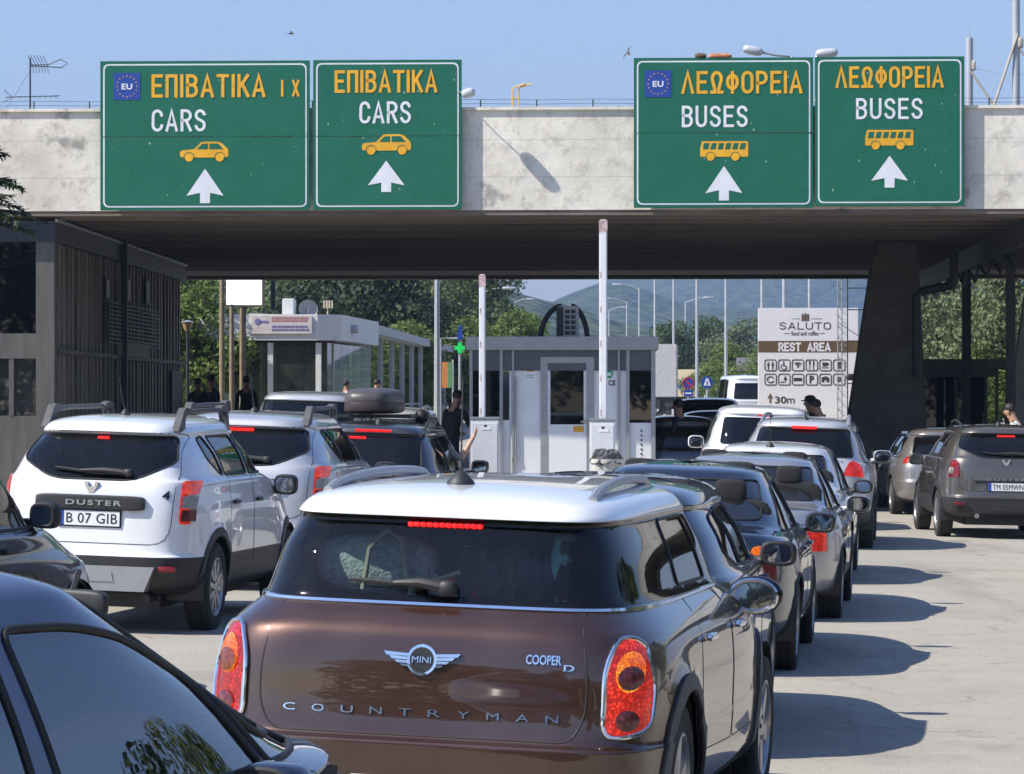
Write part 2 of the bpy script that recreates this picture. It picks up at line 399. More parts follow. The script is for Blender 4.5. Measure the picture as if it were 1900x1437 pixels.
mb = MB(); a = [W(1700, 700, 65), W(1700, 549, 65), W(1712, 540, 65), W(1762, 531, 65), W(1770, 522, 65), W(1770, 470, 65)]
mb.tube(a, .085, 10); mb.build('pipe_run', m_dsteel, pp)
for px, d, w, l in ((1793, 69, .09, 'slim black steel column behind the dark booth roof'), (1875, 63, .085, 'slim black steel column at the right edge of the photo'), (1903, 66, .24, 'pale grey splayed concrete leg at the right edge of the photo')):
    c = thing('steel_column' if w < .2 else 'concrete_leg', l, 'column', (pxw(px, d), d, 0), -SA)
    mb = MB()
    if w < .2: mb.box((-w, -w, 0), (w, w, ZB-.05), bev=.012)
    else: mb.prism([(-.55, 0), (-.1, 0), (.5, ZB-.1), (.1, ZB-.1)], -.2, .2)
    mb.build('shaft', m_dsteel if w < .2 else mat('grey_concrete', (.25, .24, .23), .9), c)
    mb = MB(); mb.box((-w*1.8, -w*1.8, gz(d)), (w*1.8, w*1.8, gz(d)+.04)); mb.build('base_plate', m_dsteel, c)

# ---- kerbed islands that carry the booths
m_kerb = mat('pale_kerb_concrete', (.42, .41, .38), .85, var=.2, scale=3, bump=.3)
def island(x0, x1, y0, y1, h=.28):
    mb = MB(); n = 8; w = (x1-x0)/2; c = (x0+x1)/2
    poly = [(c+w*math.cos(math.pi+math.pi*i/n), y0+w*.8+w*.8*math.sin(math.pi+math.pi*i/n)) for i in range(n+1)]+[(x1, y1), (x0, y1)]
    mb.prism(poly, -.05, h, plane='xy'); o = mb.build('pavement', m_kerb); tag(o, kind='structure'); return o
island(-1.25, 3.0, 50.5, 78)
island(XP(1585, 62), XP(1780, 62), 60.5, 78, .2)
island(-13, XP(345, 62), 62, 92, .3)

# ---- left building under the bridge
m_cladding = mat('weathered_ribbed_metal', (.17, .15, .125), .6, .2, var=.45, scale=1.2, stretch=(2, 2, .25))
m_navy = mat('navy_fascia', (.014, .018, .034), .45, var=.2)
m_dglass = glass('dark_office_glass', (.10, .11, .12), 1.55, .06)
m_lglass = glass('pale_office_glass', (.55, .58, .52), 1.5, .10, .25)
m_post = mat('grey_corner_post', (.10, .095, .085), .6, .2, var=.2, scale=3, stretch=(2, 2, .3))
office = thing('office_building', 'two storey border office with ribbed metal side and dark navy fascia under the bridge', 'building', (0, 0, 0), 0)
u1 = U(100, .3); uL = u1-6; v1 = 19.3; zr = ZS(410, 100, .3)
OA = R(1.1); oc = SW(u1, .3)
def OW(u, v): return Vector((oc.x+(u-u1)*math.cos(OA)+(v-.3)*math.sin(OA), oc.y-(u-u1)*math.sin(OA)+(v-.3)*math.cos(OA), 0))
office.location = OW(0, 0); office.rotation_euler = (0, 0, -OA)
zf = ZS(448, 100, .3)
mb = MB(); mb.box((uL, .3, zf), (u1+.02, .42, zr)); mb.box((u1-.12, .42, zf), (u1+.02, v1, zr)); mb.box((uL, .42, zf), (u1-.12, v1, zr-.05)); mb.build('fascia', m_navy, office)
mb = MB(); mb.box((u1+.02, .3, zr-.02), (u1+.06, v1, zr+.03)); mb.build('gutter', m_steel, office)
mb = MB()
wp = u1-U(66, .3); mb.box((u1-wp, .34, 0), (u1, .62, zf)); mb.build('corner_post', m_post, office)
rnd = random.Random(5); mb = MB(); v = .62; i = 0
while v < v1-.2:
    w = rnd.choice((.22, .26, .3)); dpt = (.0, .07)[i % 2]+rnd.uniform(-.01, .01)
    mb.box((u1-.3-dpt, v, .1), (u1-.06-dpt, v+w, zf)); v += w; i += 1
mb.build('wall', m_cladding, office)
mb = MB(); zmid = ZS(656, 150, 4)
mb.box((u1-.14, .7, zmid-.05), (u1+.04, v1-.3, zmid+.03)); mb.build('floor_band', m_post, office)
# upper windows slits, louvre, lower signs
for px, v_, w_, za, zb in ((198, None, .12, 515, 556), (235, None, .16, 515, 560), (272, None, .13, 517, 565)):
    # solve v from px along the side plane
    lo, hi = 1, v1
    for _ in range(40):
        md = (lo+hi)/2
        p = OW(u1, md); q = 950+p.x/p.y*F
        if q < px: lo = md
        else: hi = md
    y = OW(u1, lo).y; mb = MB(); mb.box((u1-.09, lo, ZP(zb, y)), (u1-.01, lo+w_*4, ZP(za, y)))
    f = mb.build('window', m_dsteel, office)
    mb = MB(); mb.box((u1-.012, lo+.06, ZP(zb, y)+.05), (u1-.002, lo+w_*4-.06, ZP(za, y)-.05)); mb.build('pane', mat('pale_blind', (.5, .52, .53), .6), f)
def vside(px):
    lo, hi = .3, v1+6
    for _ in range(40):
        md = (lo+hi)/2; p = OW(u1, md)
        if 950+p.x/p.y*F < px: lo = md
        else: hi = md
    return lo
va, vb = vside(196), vside(290)
ya, yb = OW(u1, va).y, OW(u1, vb).y
mb = MB(); z0, z1 = ZP(637, ya), ZP(562, ya)
for j in range(11):
    z = z0+(z1-z0)*j/10; mb.box((u1+.04, va, z), (u1+.07, vb, z+.035))
for vv in (va, (va*2+vb)/3, (va+vb*2)/3, vb-.05): mb.box((u1+.01, vv, z0), (u1+.035, vv+.05, z1+.05))
mb.build('louvre', m_dsteel, office)
mb = MB(); mb.box((u1-.04, vside(222), ZP(660, ya+2)), (u1+.06, vside(272), ZP(634, ya+2))); mb.build('notice_board', mat('pale_board', (.4, .39, .36), .7), office)
mb = MB(); mb.box((u1-.05, vside(318), .3), (u1+.02, vside(338), ZP(682, 66))); mb.build('door', m_dsteel, office)
mb = MB(); vp = vside(222); mb.box((u1+.02, vp, 1), (u1+.14, vp+.16, zr+.12)); mb.build('downpipe', m_dsteel, office)
mb = MB(); zs_ = ZS(650, 50, .3)
mb.box((uL, .36, zs_-.14), (u1-wp, .6, zs_-.0)); mb.box((uL, .38, 0), (u1-wp, .58, ZS(772, 50, .3)))
for px in (-10, 20): mb.box((U(px, .3)-.04, .37, ZS(772, 50, .3)), (U(px, .3)+.04, .59, zs_-.14))
mb.box((uL, .37, zs_), (u1-wp, .56, zs_+.28)); mb.build('front_frame', m_post, office)
mb = MB(); mb.box((uL, .5, zs_+.28), (u1-wp, .53, zf)); mb.build('window', m_dglass, office)
mb = MB(); mb.box((uL, .5, ZS(772, 50, .3)), (u1-wp, .53, zs_-.14)); mb.build('window', m_lglass, office)
mb = MB(); mb.box((uL, 2.4, 0), (u1-.4, 2.5, zs_-.1), 0); mb.box((uL, 2.4, zs_-.1), (u1-.4, 2.5, zf), 1); mb.box((uL, .6, zs_-.1), (u1-.4, 2.4, zs_), 1); mb.build('interior_wall', [mat('pale_interior', (.3, .3, .24), .9, var=.4, scale=1.2), mat('shade_painted_interior', (.02, .022, .025), .9)], office)  # upper wall near-black: the unlit look of the rooms is put into its colour
# ---------------------------------------------------------------- cars
def paint(name, col, metal=.0, rough=.35, flake=0, coat=1.0, dust=.07):
    def bld(t, b):
        tc = nn(t, 'TexCoord'); n1 = nn(t, 'TexNoise', Scale=2.2, Detail=7., Roughness=.65); t.links.new(tc.outputs['Object'], n1.inputs['Vector'])
        c = mixc(t, ramp(t, n1.outputs[0], .45, .8, 0., float(dust)), tuple(col), (.30, .28, .25))     # road dust in blotches
        t.links.new(c, b.inputs['Base Color']); b.inputs['Metallic'].default_value = metal
        t.links.new(ramp(t, n1.outputs[0], .4, .8, float(rough), float(min(1, rough+.08))), b.inputs['Roughness'])
        b.inputs['Coat Weight'].default_value = coat; b.inputs['Coat Roughness'].default_value = .015; b.inputs['Coat IOR'].default_value = 1.65
        if flake:
            n2 = nn(t, 'TexNoise', Scale=900., Detail=1.); t.links.new(tc.outputs['Object'], n2.inputs['Vector'])
            bp = nn(t, 'Bump', Strength=flake, Distance=.001); t.links.new(n2.outputs[0], bp.inputs['Height']); t.links.new(bp.outputs[0], b.inputs['Normal'])
        n3 = nn(t, 'TexNoise', Scale=1.6, Detail=1.); t.links.new(tc.outputs['Object'], n3.inputs['Vector'])
        b3 = nn(t, 'Bump', Strength=.03, Distance=.01); t.links.new(n3.outputs[0], b3.inputs['Height']); t.links.new(b3.outputs[0], b.inputs['Coat Normal'])
    return node_mat(name, bld)
m_rub = mat('rubber_seal', (.012, .012, .013), .6, var=.2)
m_blk = mat('black_trim_plastic', (.022, .022, .023), .55, var=.25, scale=9)
m_gry = mat('grey_cladding_plastic', (.085, .085, .085), .65, var=.2, scale=9)
m_chr = mat('chrome', (.75, .76, .78), .12, 1, var=.03)
m_sil = mat('silver_plastic', (.36, .36, .37), .4, .6, var=.06)
m_tyre = mat('tyre_rubber', (.022, .021, .02), .85, var=.3, scale=14, bump=.5, bscale=120)
m_rim = mat('alloy_rim', (.40, .40, .41), .33, .85, var=.15, scale=10)
m_rimd = mat('dark_alloy_rim', (.13, .13, .135), .38, .7, var=.15, scale=10)
m_seat = mat('dark_seat_fabric', (.016, .016, .018), .9, var=.25, scale=30)
m_cab = mat('cabin_lining', (.06, .058, .055), .9, var=.2)
m_plate = mat('white_plate', (.75, .76, .76), .4, var=.04)
m_pblue = mat('plate_blue', (.02, .06, .35), .4)
m_ink = mat('black_ink', (.012, .012, .014), .5)
m_mirg = mat('mirror_silver', (.42, .44, .46), .02, 1, var=0)
g_clear = glass('car_glass', (.42, .46, .45), 1.5, .02, .10)
g_rear = glass('tinted_rear_glass', (.20, .225, .23), 1.5, .0, .03)
g_priv = glass('privacy_glass', (.055, .06, .065), 1.5, .0, .02)
def lamp_mat(name, col, es, cell=60, dark=.25, hot=None):
    """lens over a reflector bowl of small facets; a lit lamp glows through the facets"""
    def bld(t, b):
        tc = nn(t, 'TexCoord'); v = nn(t, 'TexVoronoi', Scale=float(cell)); t.links.new(tc.outputs['Object'], v.inputs['Vector'])
        n = nn(t, 'TexNoise', Scale=7., Detail=2.); t.links.new(tc.outputs['Object'], n.inputs['Vector'])
        c = mixc(t, ramp(t, v.outputs['Distance'], .1, .7, 0., 1.), tuple(col), tuple(x*dark for x in col))
        t.links.new(c, b.inputs['Base Color']); b.inputs['Roughness'].default_value = .25; b.inputs['Coat Weight'].default_value = .35; b.inputs['Coat Roughness'].default_value = .02
        if es:
            e = mixc(t, ramp(t, v.outputs['Distance'], .05, .55, 1., .25), tuple(x*.35 for x in col), tuple(hot or col))
            e = mixc(t, ramp(t, n.outputs[0], .35, .65, .0, .7), e, tuple(x*.6 for x in col))
            t.links.new(e, b.inputs['Emission Color']); b.inputs['Emission Strength'].default_value = es
    return node_mat(name, bld)
l_red = lamp_mat('red_lens', (.30, .004, .008), 0)
l_lit = lamp_mat('lit_red_lens', (.20, .002, .002), .85, 70, .4, (1., .05, .02))
l_hot = lamp_mat('lit_amber_red_lens', (.35, .008, .003), 1.4, 95, .3, (1., .36, .01))
l_bar = lamp_mat('lit_brake_bar', (.8, .01, .01), .8, 60, .5, (1., .03, .02))
l_clr = lamp_mat('clear_lens', (.55, .5, .48), 0, 80, .5)
l_drk = lamp_mat('smoky_lens', (.20, .035, .035), 0, 50, .4)
l_hd = lamp_mat('headlight_lens', (.6, .62, .64), 0, 40, .5)

def pchip(Y, sub):
    Y = np.array(Y, float); n = len(Y); d = np.diff(Y, axis=0); m = np.zeros_like(Y)
    m[0] = d[0]; m[-1] = d[-1]
    for i in range(1, n-1):
        a, b = d[i-1], d[i]
        with np.errstate(divide='ignore', invalid='ignore'):
            m[i] = np.where(a*b > 0, 2*a*b/(a+b), 0)
    out = []; idx = []
    for i in range(n-1):
        s = sub[i] if isinstance(sub, list) else sub
        for k in range(s):
            t = k/s; h = t*t*(3-2*t)
            out.append(Y[i]+(Y[i+1]-Y[i])*h+m[i]*(t**3-2*t*t+t)+m[i+1]*(t**3-t*t)); idx.append(i+t)
    out.append(Y[-1]); idx.append(n-1)
    return np.array(out), idx
_u = np.linspace(0, 1, 420); _th = math.pi/2*(3*_u**2-2*_u**3)
def quarter(w, ye, ze, zs, ym, n, nq, kz):
    x = w*np.sin(_th)**(2/n); y = ym+(ye-ym)*np.cos(_th)**(2/n)
    dx, dy = np.diff(x), np.diff(y); L = np.hypot(dx, dy)
    an = np.unwrap(np.arctan2(dy, dx)); da = np.abs(np.diff(an, prepend=an[0]))
    s = np.concatenate([[0], np.cumsum(L+1.1*da*max(w, .15))]); s /= s[-1]
    q = np.linspace(0, 1, nq+1); X = np.interp(q, s, x); Y = np.interp(q, s, y)
    b = ((Y-ym)/(ye-ym))**kz if abs(ye-ym) > 1e-6 else np.zeros_like(Y)
    return [(a, c, zs+(ze-zs)*d) for a, c, d in zip(X, Y, b)]

class Car:
    """a car body lofted from horizontal contours, then cut into panels, panes and lamps"""
    def __init__(c, name, label, cat, loc, yaw, lev, mats, L, wheels, group=None, nq=26, sub=5, kz=3.5, flare=.012):
        c.root = thing(name, label, cat, loc, -R(yaw), group)
        c.L, c.wheels = L, wheels                        # wheels: (radius, track half, [y rear, y front], width)
        rows, c.idx = pchip(lev, sub)
        ym = L*.5; Rw, tw, wy, ww = wheels
        rings = []
        for r in rows:
            zs, w, yr, zr, yf, zf, nr, nf = r; w = max(w, 1e-4)
            a = quarter(w, yr, zr, zs, ym, nr, nq, kz); b = quarter(w, yf, zf, zs, ym, nf, nq, kz)[::-1]
            half = a+b[1:]
            pts = []
            for x, y, z in half:
                f = 0
                for y0 in wy:
                    d = math.hypot(y-y0, z-Rw)
                    f += flare*math.exp(-((d-Rw*1.18)/.07)**2) if z > .3 else 0
                k = min(1, x/max(w, .01))
                pts.append((x+f*k**8, y, z))
            rings.append(pts+[(-x, y, z) for x, y, z in pts[-2:0:-1]])
        c.rings = rings; n = len(rings[0]); c.n = n
        bm = bmesh.new(); c.bm = bm
        V = [[bm.verts.new(p) for p in r] for r in rings]
        c.lab = bm.faces.layers.int.new('lab'); c.names = {}
        for j in range(len(rings)-1):
            z = c.idx[j]
            for i in range(n):
                k = (i+1) % n
                f = bm.faces.new((V[j][i], V[j][k], V[j+1][k], V[j+1][i]))
                f[c.lab] = 0; f.material_index = int(z+1e-6)
        f = bm.faces.new([V[0][i] for i in range(n)][::-1]); f[c.lab] = c.lid('floor')
        bmesh.ops.remove_doubles(bm, verts=V[-1]+V[-2], dist=.0006)
        bmesh.ops.recalc_face_normals(bm, faces=bm.faces[:])
        if sum(f.normal.z for f in V[-2][0].link_faces if f.is_valid) < 0: bmesh.ops.reverse_faces(bm, faces=bm.faces[:])
        bm.normal_update()
        c.bvh = BVHTree.FromBMesh(bm); c.mats = mats
        c.edge = []
    def lid(c, name):
        if name not in c.names: c.names[name] = len(c.names)+1
        return c.names[name]
    def band(c, name, a, b):
        """the contours from level a to level b become part NAME"""
        k = c.lid(name)
        for f in c.bm.faces:
            if f[c.lab] == 0 and a <= f.material_index < b: f[c.lab] = k
    def ok(c, f, view):
        nz = f.normal; m = f.calc_center_median()
        return {'R': nz.y < -.02 and m.y < c.L*.5, 'F': nz.y > .02 and m.y > c.L*.5, 'S': nz.x > .12 and m.x > 0, 'Z': nz.x < -.12 and m.x < 0, 'T': nz.z > .2}[view]
    def prj(c, p, view): return {'R': (p[0], p[2]), 'F': (p[0], p[2]), 'S': (p[1], p[2]), 'Z': (p[1], p[2]), 'T': (p[0], p[1])}[view]
    def cut(c, name, poly, view, only=None, ymax=None):
        """cut polygon POLY (seen in VIEW) out of the body as part NAME"""
        k = c.lid(name); bm = c.bm
        px = [p[0] for p in poly]; py = [p[1] for p in poly]; bb = (min(px), max(px), min(py), max(py))
        def box(f):
            q = [c.prj(v.co, view) for v in f.verts]; return min(a for a, b in q), max(a for a, b in q), min(b for a, b in q), max(b for a, b in q)
        S = {}
        for f in bm.faces:
            if only is not None and f[c.lab] not in only: continue
            if c.ok(f, view):
                b = box(f)
                if b[1] > bb[0] and b[0] < bb[1] and b[3] > bb[2] and b[2] < bb[3]: S[f] = b
        if ymax is not None:
            gs = set(S)
            for f in S: gs.update(f.edges); gs.update(f.verts)
            r = bmesh.ops.bisect_plane(bm, geom=list(gs), dist=2e-5, plane_co=(0, ymax, 0), plane_no=(0, 1, 0))
            al = set(S) | {g for g in r['geom'] if isinstance(g, bmesh.types.BMFace)}
            S = {f: box(f) for f in al if f.is_valid and f.calc_center_median().y < ymax}
        N = len(poly)
        for i in range(N):
            a, d = poly[i], poly[(i+1) % N]
            eb = (min(a[0], d[0])-.02, max(a[0], d[0])+.02, min(a[1], d[1])-.02, max(a[1], d[1])+.02)
            fs = [f for f, b in S.items() if b[1] > eb[0] and b[0] < eb[1] and b[3] > eb[2] and b[2] < eb[3]]
            if not fs: continue
            u, w = d[0]-a[0], d[1]-a[1]
            co, no = {'R': ((a[0], 0, a[1]), (w, 0, -u)), 'F': ((a[0], 0, a[1]), (w, 0, -u)), 'S': ((0, a[0], a[1]), (0, w, -u)), 'Z': ((0, a[0], a[1]), (0, w, -u)), 'T': ((a[0], a[1], 0), (w, -u, 0))}[view]
            if Vector(no).length < 1e-7: continue
            gs = set(fs)
            for f in fs: gs.update(f.edges); gs.update(f.verts)
            r = bmesh.ops.bisect_plane(bm, geom=list(gs), dist=2e-5, plane_co=co, plane_no=no)
            new = [g for g in r['geom'] if isinstance(g, bmesh.types.BMFace)]
            for f in set(fs) | set(new):
                if f.is_valid and len(f.verts) > 2: S[f] = box(f)
        def inside(x, y):
            r = False; j = N-1
            for i in range(N):
                if (py[i] > y) != (py[j] > y) and x < (px[j]-px[i])*(y-py[i])/(py[j]-py[i])+px[i]: r = not r
                j = i
            return r
        for f in S:
            if f.is_valid and inside(*c.prj(f.calc_center_median(), view)): f[c.lab] = k
    def both(c, name, poly, only=None):
        c.cut(name+'|S', poly, 'S', only); c.cut(name+'|Z', poly, 'Z', only)
    def hit(c, a, b, view, off=0.0):
        o, d = {'R': ((a, -3, b), (0, 1, 0)), 'F': ((a, c.L+3, b), (0, -1, 0)), 'S': ((3, a, b), (-1, 0, 0)), 'Z': ((-3, a, b), (1, 0, 0)), 'T': ((a, b, 4), (0, 0, -1))}[view]
        p, nrm, _, _ = c.bvh.ray_cast(Vector(o), Vector(d))
        if p is None: return None, None
        return p+nrm*off, nrm
    def trace(c, poly, view, off=0, closed=True, step=.05):
        out = []; N = len(poly)
        for i in range(N if closed else N-1):
            a, b = Vector(poly[i]), Vector(poly[(i+1) % N]); n = max(1, int((b-a).length/step))
            for j in range(n):
                p = a.lerp(b, j/n); h, _ = c.hit(p[0], p[1], view, off)
                if h is not None: out.append(h)
        if not closed:
            h, _ = c.hit(poly[-1][0], poly[-1][1], view, off)
            if h is not None: out.append(h)
        return out
    def ring_at(c, lev, off=0):
        j = min(range(len(c.idx)), key=lambda i: abs(c.idx[i]-lev)); r = c.rings[j]
        out = []
        for x, y, z in r:
            v = Vector((x, y-c.L/2, 0)); v.normalize()
            out.append(Vector((x, y, z))+v*off)
        return out
    def part(c, key, name, mats, parent=None, off=0.0, skirt=0.0, drop=False, extra=None):
        """link the faces of one cut as a mesh of their own; off: shift along the surface normal; skirt: depth of an edge going inwards"""
        k = c.names.get(key, 0) if key != 'body' else 0
        fs = [f for f in c.bm.faces if f[c.lab] == k]
        if drop or not fs: return None
        idx = {}; vs = []; ns = []; F_ = []
        for f in fs:
            t = []
            for v in f.verts:
                if v not in idx:
                    idx[v] = len(vs); vs.append(v.co+v.normal*off); ns.append(v.normal.copy())
                t.append(idx[v])
            F_.append(tuple(t))
        mi = [0]*len(F_)
        if skirt:
            cnt = {}
            for f in F_:
                for i in range(len(f)):
                    e = (f[i], f[(i+1) % len(f)]); cnt[e] = 1
            rim = [e for e in cnt if (e[1], e[0]) not in cnt]
            base = {}
            for a, b in rim:
                for q in (a, b):
                    if q not in base:
                        base[q] = len(vs); vs.append(vs[q]-ns[q]*skirt); ns.append(ns[q])
            dup = {}
            for a, b in rim:
                F_.append((b, a, base[a], base[b])); mi.append(0)
        sm = [True]*len(F_)
        if extra:
            for ev, ef, em in extra:
                o = len(vs); vs += [Vector(v) for v in ev]; ns += [Vector((0, 0, 0))]*len(ev)
                F_ += [tuple(i+o for i in f) for f in ef]; mi += [em]*len(ef); sm += [True]*len(ef)
        me = bpy.data.meshes.new(name); me.from_pydata([tuple(v) for v in vs], [], F_)
        for x in (mats if isinstance(mats, (list, tuple)) else [mats]): me.materials.append(x)
        me.polygons.foreach_set('material_index', mi); me.polygons.foreach_set('use_smooth', sm)
        if not skirt: me.normals_split_custom_set_from_vertices([tuple(n) for n in ns])
        else: me.set_sharp_from_angle(angle=R(50))
        o = bpy.data.objects.new(name, me); COL.objects.link(o); o.parent = parent or c.root
        return o
    def tubes(c, lines):
        """lines: (points, radius, material, closed) -> geometry for part(extra=)"""
        out = []
        for pts, r, m, cl in lines:
            if len(pts) < 3: continue
            b = MB().tube(pts, r, 6, 0, None, cl); out.append((b.v, b.f, m))
        return out

_WHEEL = {}
def wheel_meshes(Rw, ww, kind):
    key = (Rw, ww, kind)
    if key in _WHEEL: return _WHEEL[key]
    b = MB(); h = ww/2; rr = Rw*.66
    b.lathe([(rr-.02, -h*.8), (rr, -h*.95), (Rw*.86, -h), (Rw*.955, -h*.92), (Rw, -h*.72), (Rw, -h*.5), (Rw-.008, -h*.48), (Rw-.008, -h*.42), (Rw, -h*.4), (Rw, -.012), (Rw-.008, -.008), (Rw-.008, .008), (Rw, .012), (Rw, h*.4), (Rw-.008, h*.42), (Rw-.008, h*.48), (Rw, h*.5), (Rw, h*.72), (Rw*.955, h*.92), (Rw*.86, h), (rr, h*.95), (rr-.02, h*.8)], 40, 0, None, 'x')
    t = b.build('tyre', m_tyre)
    b = MB(); a = rr
    b.lathe([(a, h*.93), (a-.012, h*.96), (a-.022, h*.86), (a-.03, h*.5), (a-.03, -h*.8), (a, -h*.9)], 40, 0, None, 'x')
    b.lathe([(.0, h*.30), (a-.03, h*.22)], 32, 1, None, 'x')
    ns = {'ten': 10, 'five': 5, 'seven': 7}[kind]
    b.lathe([(0, h*.86), (.035, h*.87), (.062, h*.82), (.07, h*.5)], 20, 0, None, 'x')
    for i in range(ns):
        q = 2*math.pi*i/ns; M = Matrix.Rotation(q, 4, 'X'); w0 = {'ten': .020, 'five': .038, 'seven': .028}[kind]
        b.add([(h*.83, -w0*.9, .05), (h*.83, w0*.9, .05), (h*.86, w0, a-.02), (h*.86, -w0, a-.02), (h*.5, -w0*1.1, .05), (h*.5, w0*1.1, .05), (h*.55, w0*1.15, a-.02), (h*.55, -w0*1.15, a-.02)], [(0, 1, 2, 3), (0, 4, 5, 1), (1, 5, 6, 2), (2, 6, 7, 3), (3, 7, 4, 0)], 0, M)
    for i in range(5):
        q = 2*math.pi*(i+.5)/5; M = Matrix.Rotation(q, 4, 'X'); b.cyl((h*.8, 0, .05), (h*.88, 0, .05), .011, 8, 1, None, M)
    r = b.build('rim', [m_rim, m_rimd])
    _WHEEL[key] = (t.data, r.data); bpy.data.objects.remove(t); bpy.data.objects.remove(r)
    return _WHEEL[key]
def add_wheels(c, kind='ten', steer=0):
    Rw, tw, wy, ww = c.wheels; td, rd = wheel_meshes(Rw, ww, kind)
    for s in (1, -1):
        for y in wy:
            t = bpy.data.objects.new('wheel', None); COL.objects.link(t); t.parent = c.root
            t.empty_display_size = .1
            t.location = (s*(tw-ww/2+.005), y, Rw-.006); t.rotation_euler = (y*1.7, 0, 0 if s > 0 else math.pi)
            for nm, d in (('tyre', td), ('rim', rd)):
                o = bpy.data.objects.new(nm, d); COL.objects.link(o); o.parent = t
    # wheel wells and floor
    b = MB()
    for s in (1, -1):
        for y in wy:
            prof = [(Rw*1.17, s*(tw-.012)), (Rw*1.17, s*(tw-.33)), (.02, s*(tw-.33))]
            n = 16; vs = []; fs = []
            for i in range(n+1):
                q = math.pi*1.15*i/n-.075*math.pi
                for r, x in prof: vs.append((x, y+r*math.cos(q), Rw+r*math.sin(q)))
            for i in range(n):
                for k in range(2): fs.append((i*3+k, i*3+k+1, (i+1)*3+k+1, (i+1)*3+k))
            b.add(vs, fs)
    b.box((-tw+.36, .35, .19), (tw-.36, c.L-.3, .30)); b.box((-.5, wy[0]-.06, .2), (.5, wy[0]+.06, .3))
    b.cyl((-tw+.2, wy[0], Rw), (tw-.2, wy[0], Rw), .05, 8); b.cyl((tw-.42, .12, .27), (tw-.42, 1.2, .29), .035, 10)
    b.build('underbody', m_blk, c.root)
def add_arches(c, name='arch', k=1.16, lip=None):
    """cut the wheel openings; with lip, leave a plastic moulding round them"""
    Rw, tw, wy, ww = c.wheels
    for i, y in enumerate(wy):
        if lip: c.both('lip%d' % i, [(a, b) for a, b in disc(y, Rw, Rw*k+lip, 28, -28, 208)])
    for y in wy:
        c.both(name, [(a, b) for a, b in disc(y, Rw, Rw*k, 28, -40, 220)])
def arch_lines(c, r=.012, k=1.16, m=1):
    Rw, tw, wy, ww = c.wheels; out = []
    for y in wy:
        for v in 'SZ': out.append((c.trace(disc(y, Rw, Rw*k, 22, -5, 185), v, 0, False), r, m, False))
    return out
def add_interior(c, sx, zf, yd, ys, zt, rear=True, mat_=None, lhd=True):
    """seats with head rests, dashboard and steering wheel"""
    b = MB(); w = sx+.36
    b.box((-w, .4, .34), (w, yd+.3, zf)); b.box((-w, yd, zf), (w, yd+.28, zf+.36), bev=.05)
    o = b.build('interior', m_cab, c.root)
    b = MB(); x = -sx if lhd else sx; q = [(x+.18*math.cos(t), yd-.13+.06*math.sin(t), zf+.40+.18*math.sin(t)) for t in np.linspace(0, 2*math.pi, 20, endpoint=False)]
    b.tube(q, .014, 6, 0, None, True); b.tube([(x-.17, yd-.13, zf+.40), (x+.17, yd-.13, zf+.40)], .016, 5); b.tube([(x, yd-.13, zf+.4), (x, yd+.1, zf+.3)], .03, 6); b.build('steering_wheel', m_blk, o)
    b = MB(); b.sup((0, 0, .07), (.25, .26, .11), (.4, .4)); b.sup((0, -.27, .38), (.23, .075, .34), (.45, .45)); b.sup((0, -.31, .80), (.125, .05, .09), (.5, .5)); b.cyl((-.05, -.3, .65), (-.05, -.31, .8), .008, 6); b.cyl((.05, -.3, .65), (.05, -.31, .8), .008, 6)
    s = b.build('seat', mat_ or m_seat, o); s.location = (sx, ys, zf)
    d = s.copy(); COL.objects.link(d); d.location = (-sx, ys, zf)
    if rear:
        b = MB(); b.sup((0, .0, .08), (sx+.3, .24, .11), (.3, .3)); b.sup((0, -.27, .36), (sx+.3, .08, .30), (.3, .3))
        for q in (-sx, 0, sx): b.sup((q, -.31, .70), (.115, .045, .08), (.5, .5))
        e = b.build('rear_seat', mat_ or m_seat, o); e.location = (0, ys-.85, zf)
    b = MB(); b.sup((0, yd+.02, zt-.09), (.11, .02, .035), (.4, .4)); b.cyl((0, yd+.02, zt-.08), (0, yd+.06, zt-.01), .008, 5); b.build('inside_mirror', m_blk, o)
    return o
def add_mirror(c, y, z, x, col, size=(.105, .06, .08), e=.55, gl=True, chrome=False, sides=(1, -1)):
    for s in sides:
        b = MB(); b.sup((s*(x+size[0]), y, z), size, (e, e), (20, 12))
        b.tube([(s*(x-.10), y+.04, z-size[2]*.75), (s*(x-.02), y+.03, z-size[2]*.62), (s*(x+size[0]*.5), y+.01, z-size[2]*.5)], [.035, .028, .03], 8)
        o = b.build('mirror', [col], c.root)
        b = MB(); n = 22; g = lambda t: math.copysign(abs(t)**e, t)
        ry = y-size[1]*1.03
        poly = [(s*(x+size[0])+size[0]*.80*g(math.cos(2*math.pi*i/n)), z+size[2]*.80*g(math.sin(2*math.pi*i/n))) for i in range(n)]
        b.prism(poly, ry-.004, ry+.03); f = b.build('mirror_glass', m_mirg, o)
        rim = [(q[0], ry-.003, q[1]) for q in poly]
        b = MB(); b.tube(rim, .010 if not chrome else .012, 6, 0, None, True); b.build('mirror_rim', m_chr if chrome else m_blk, o)
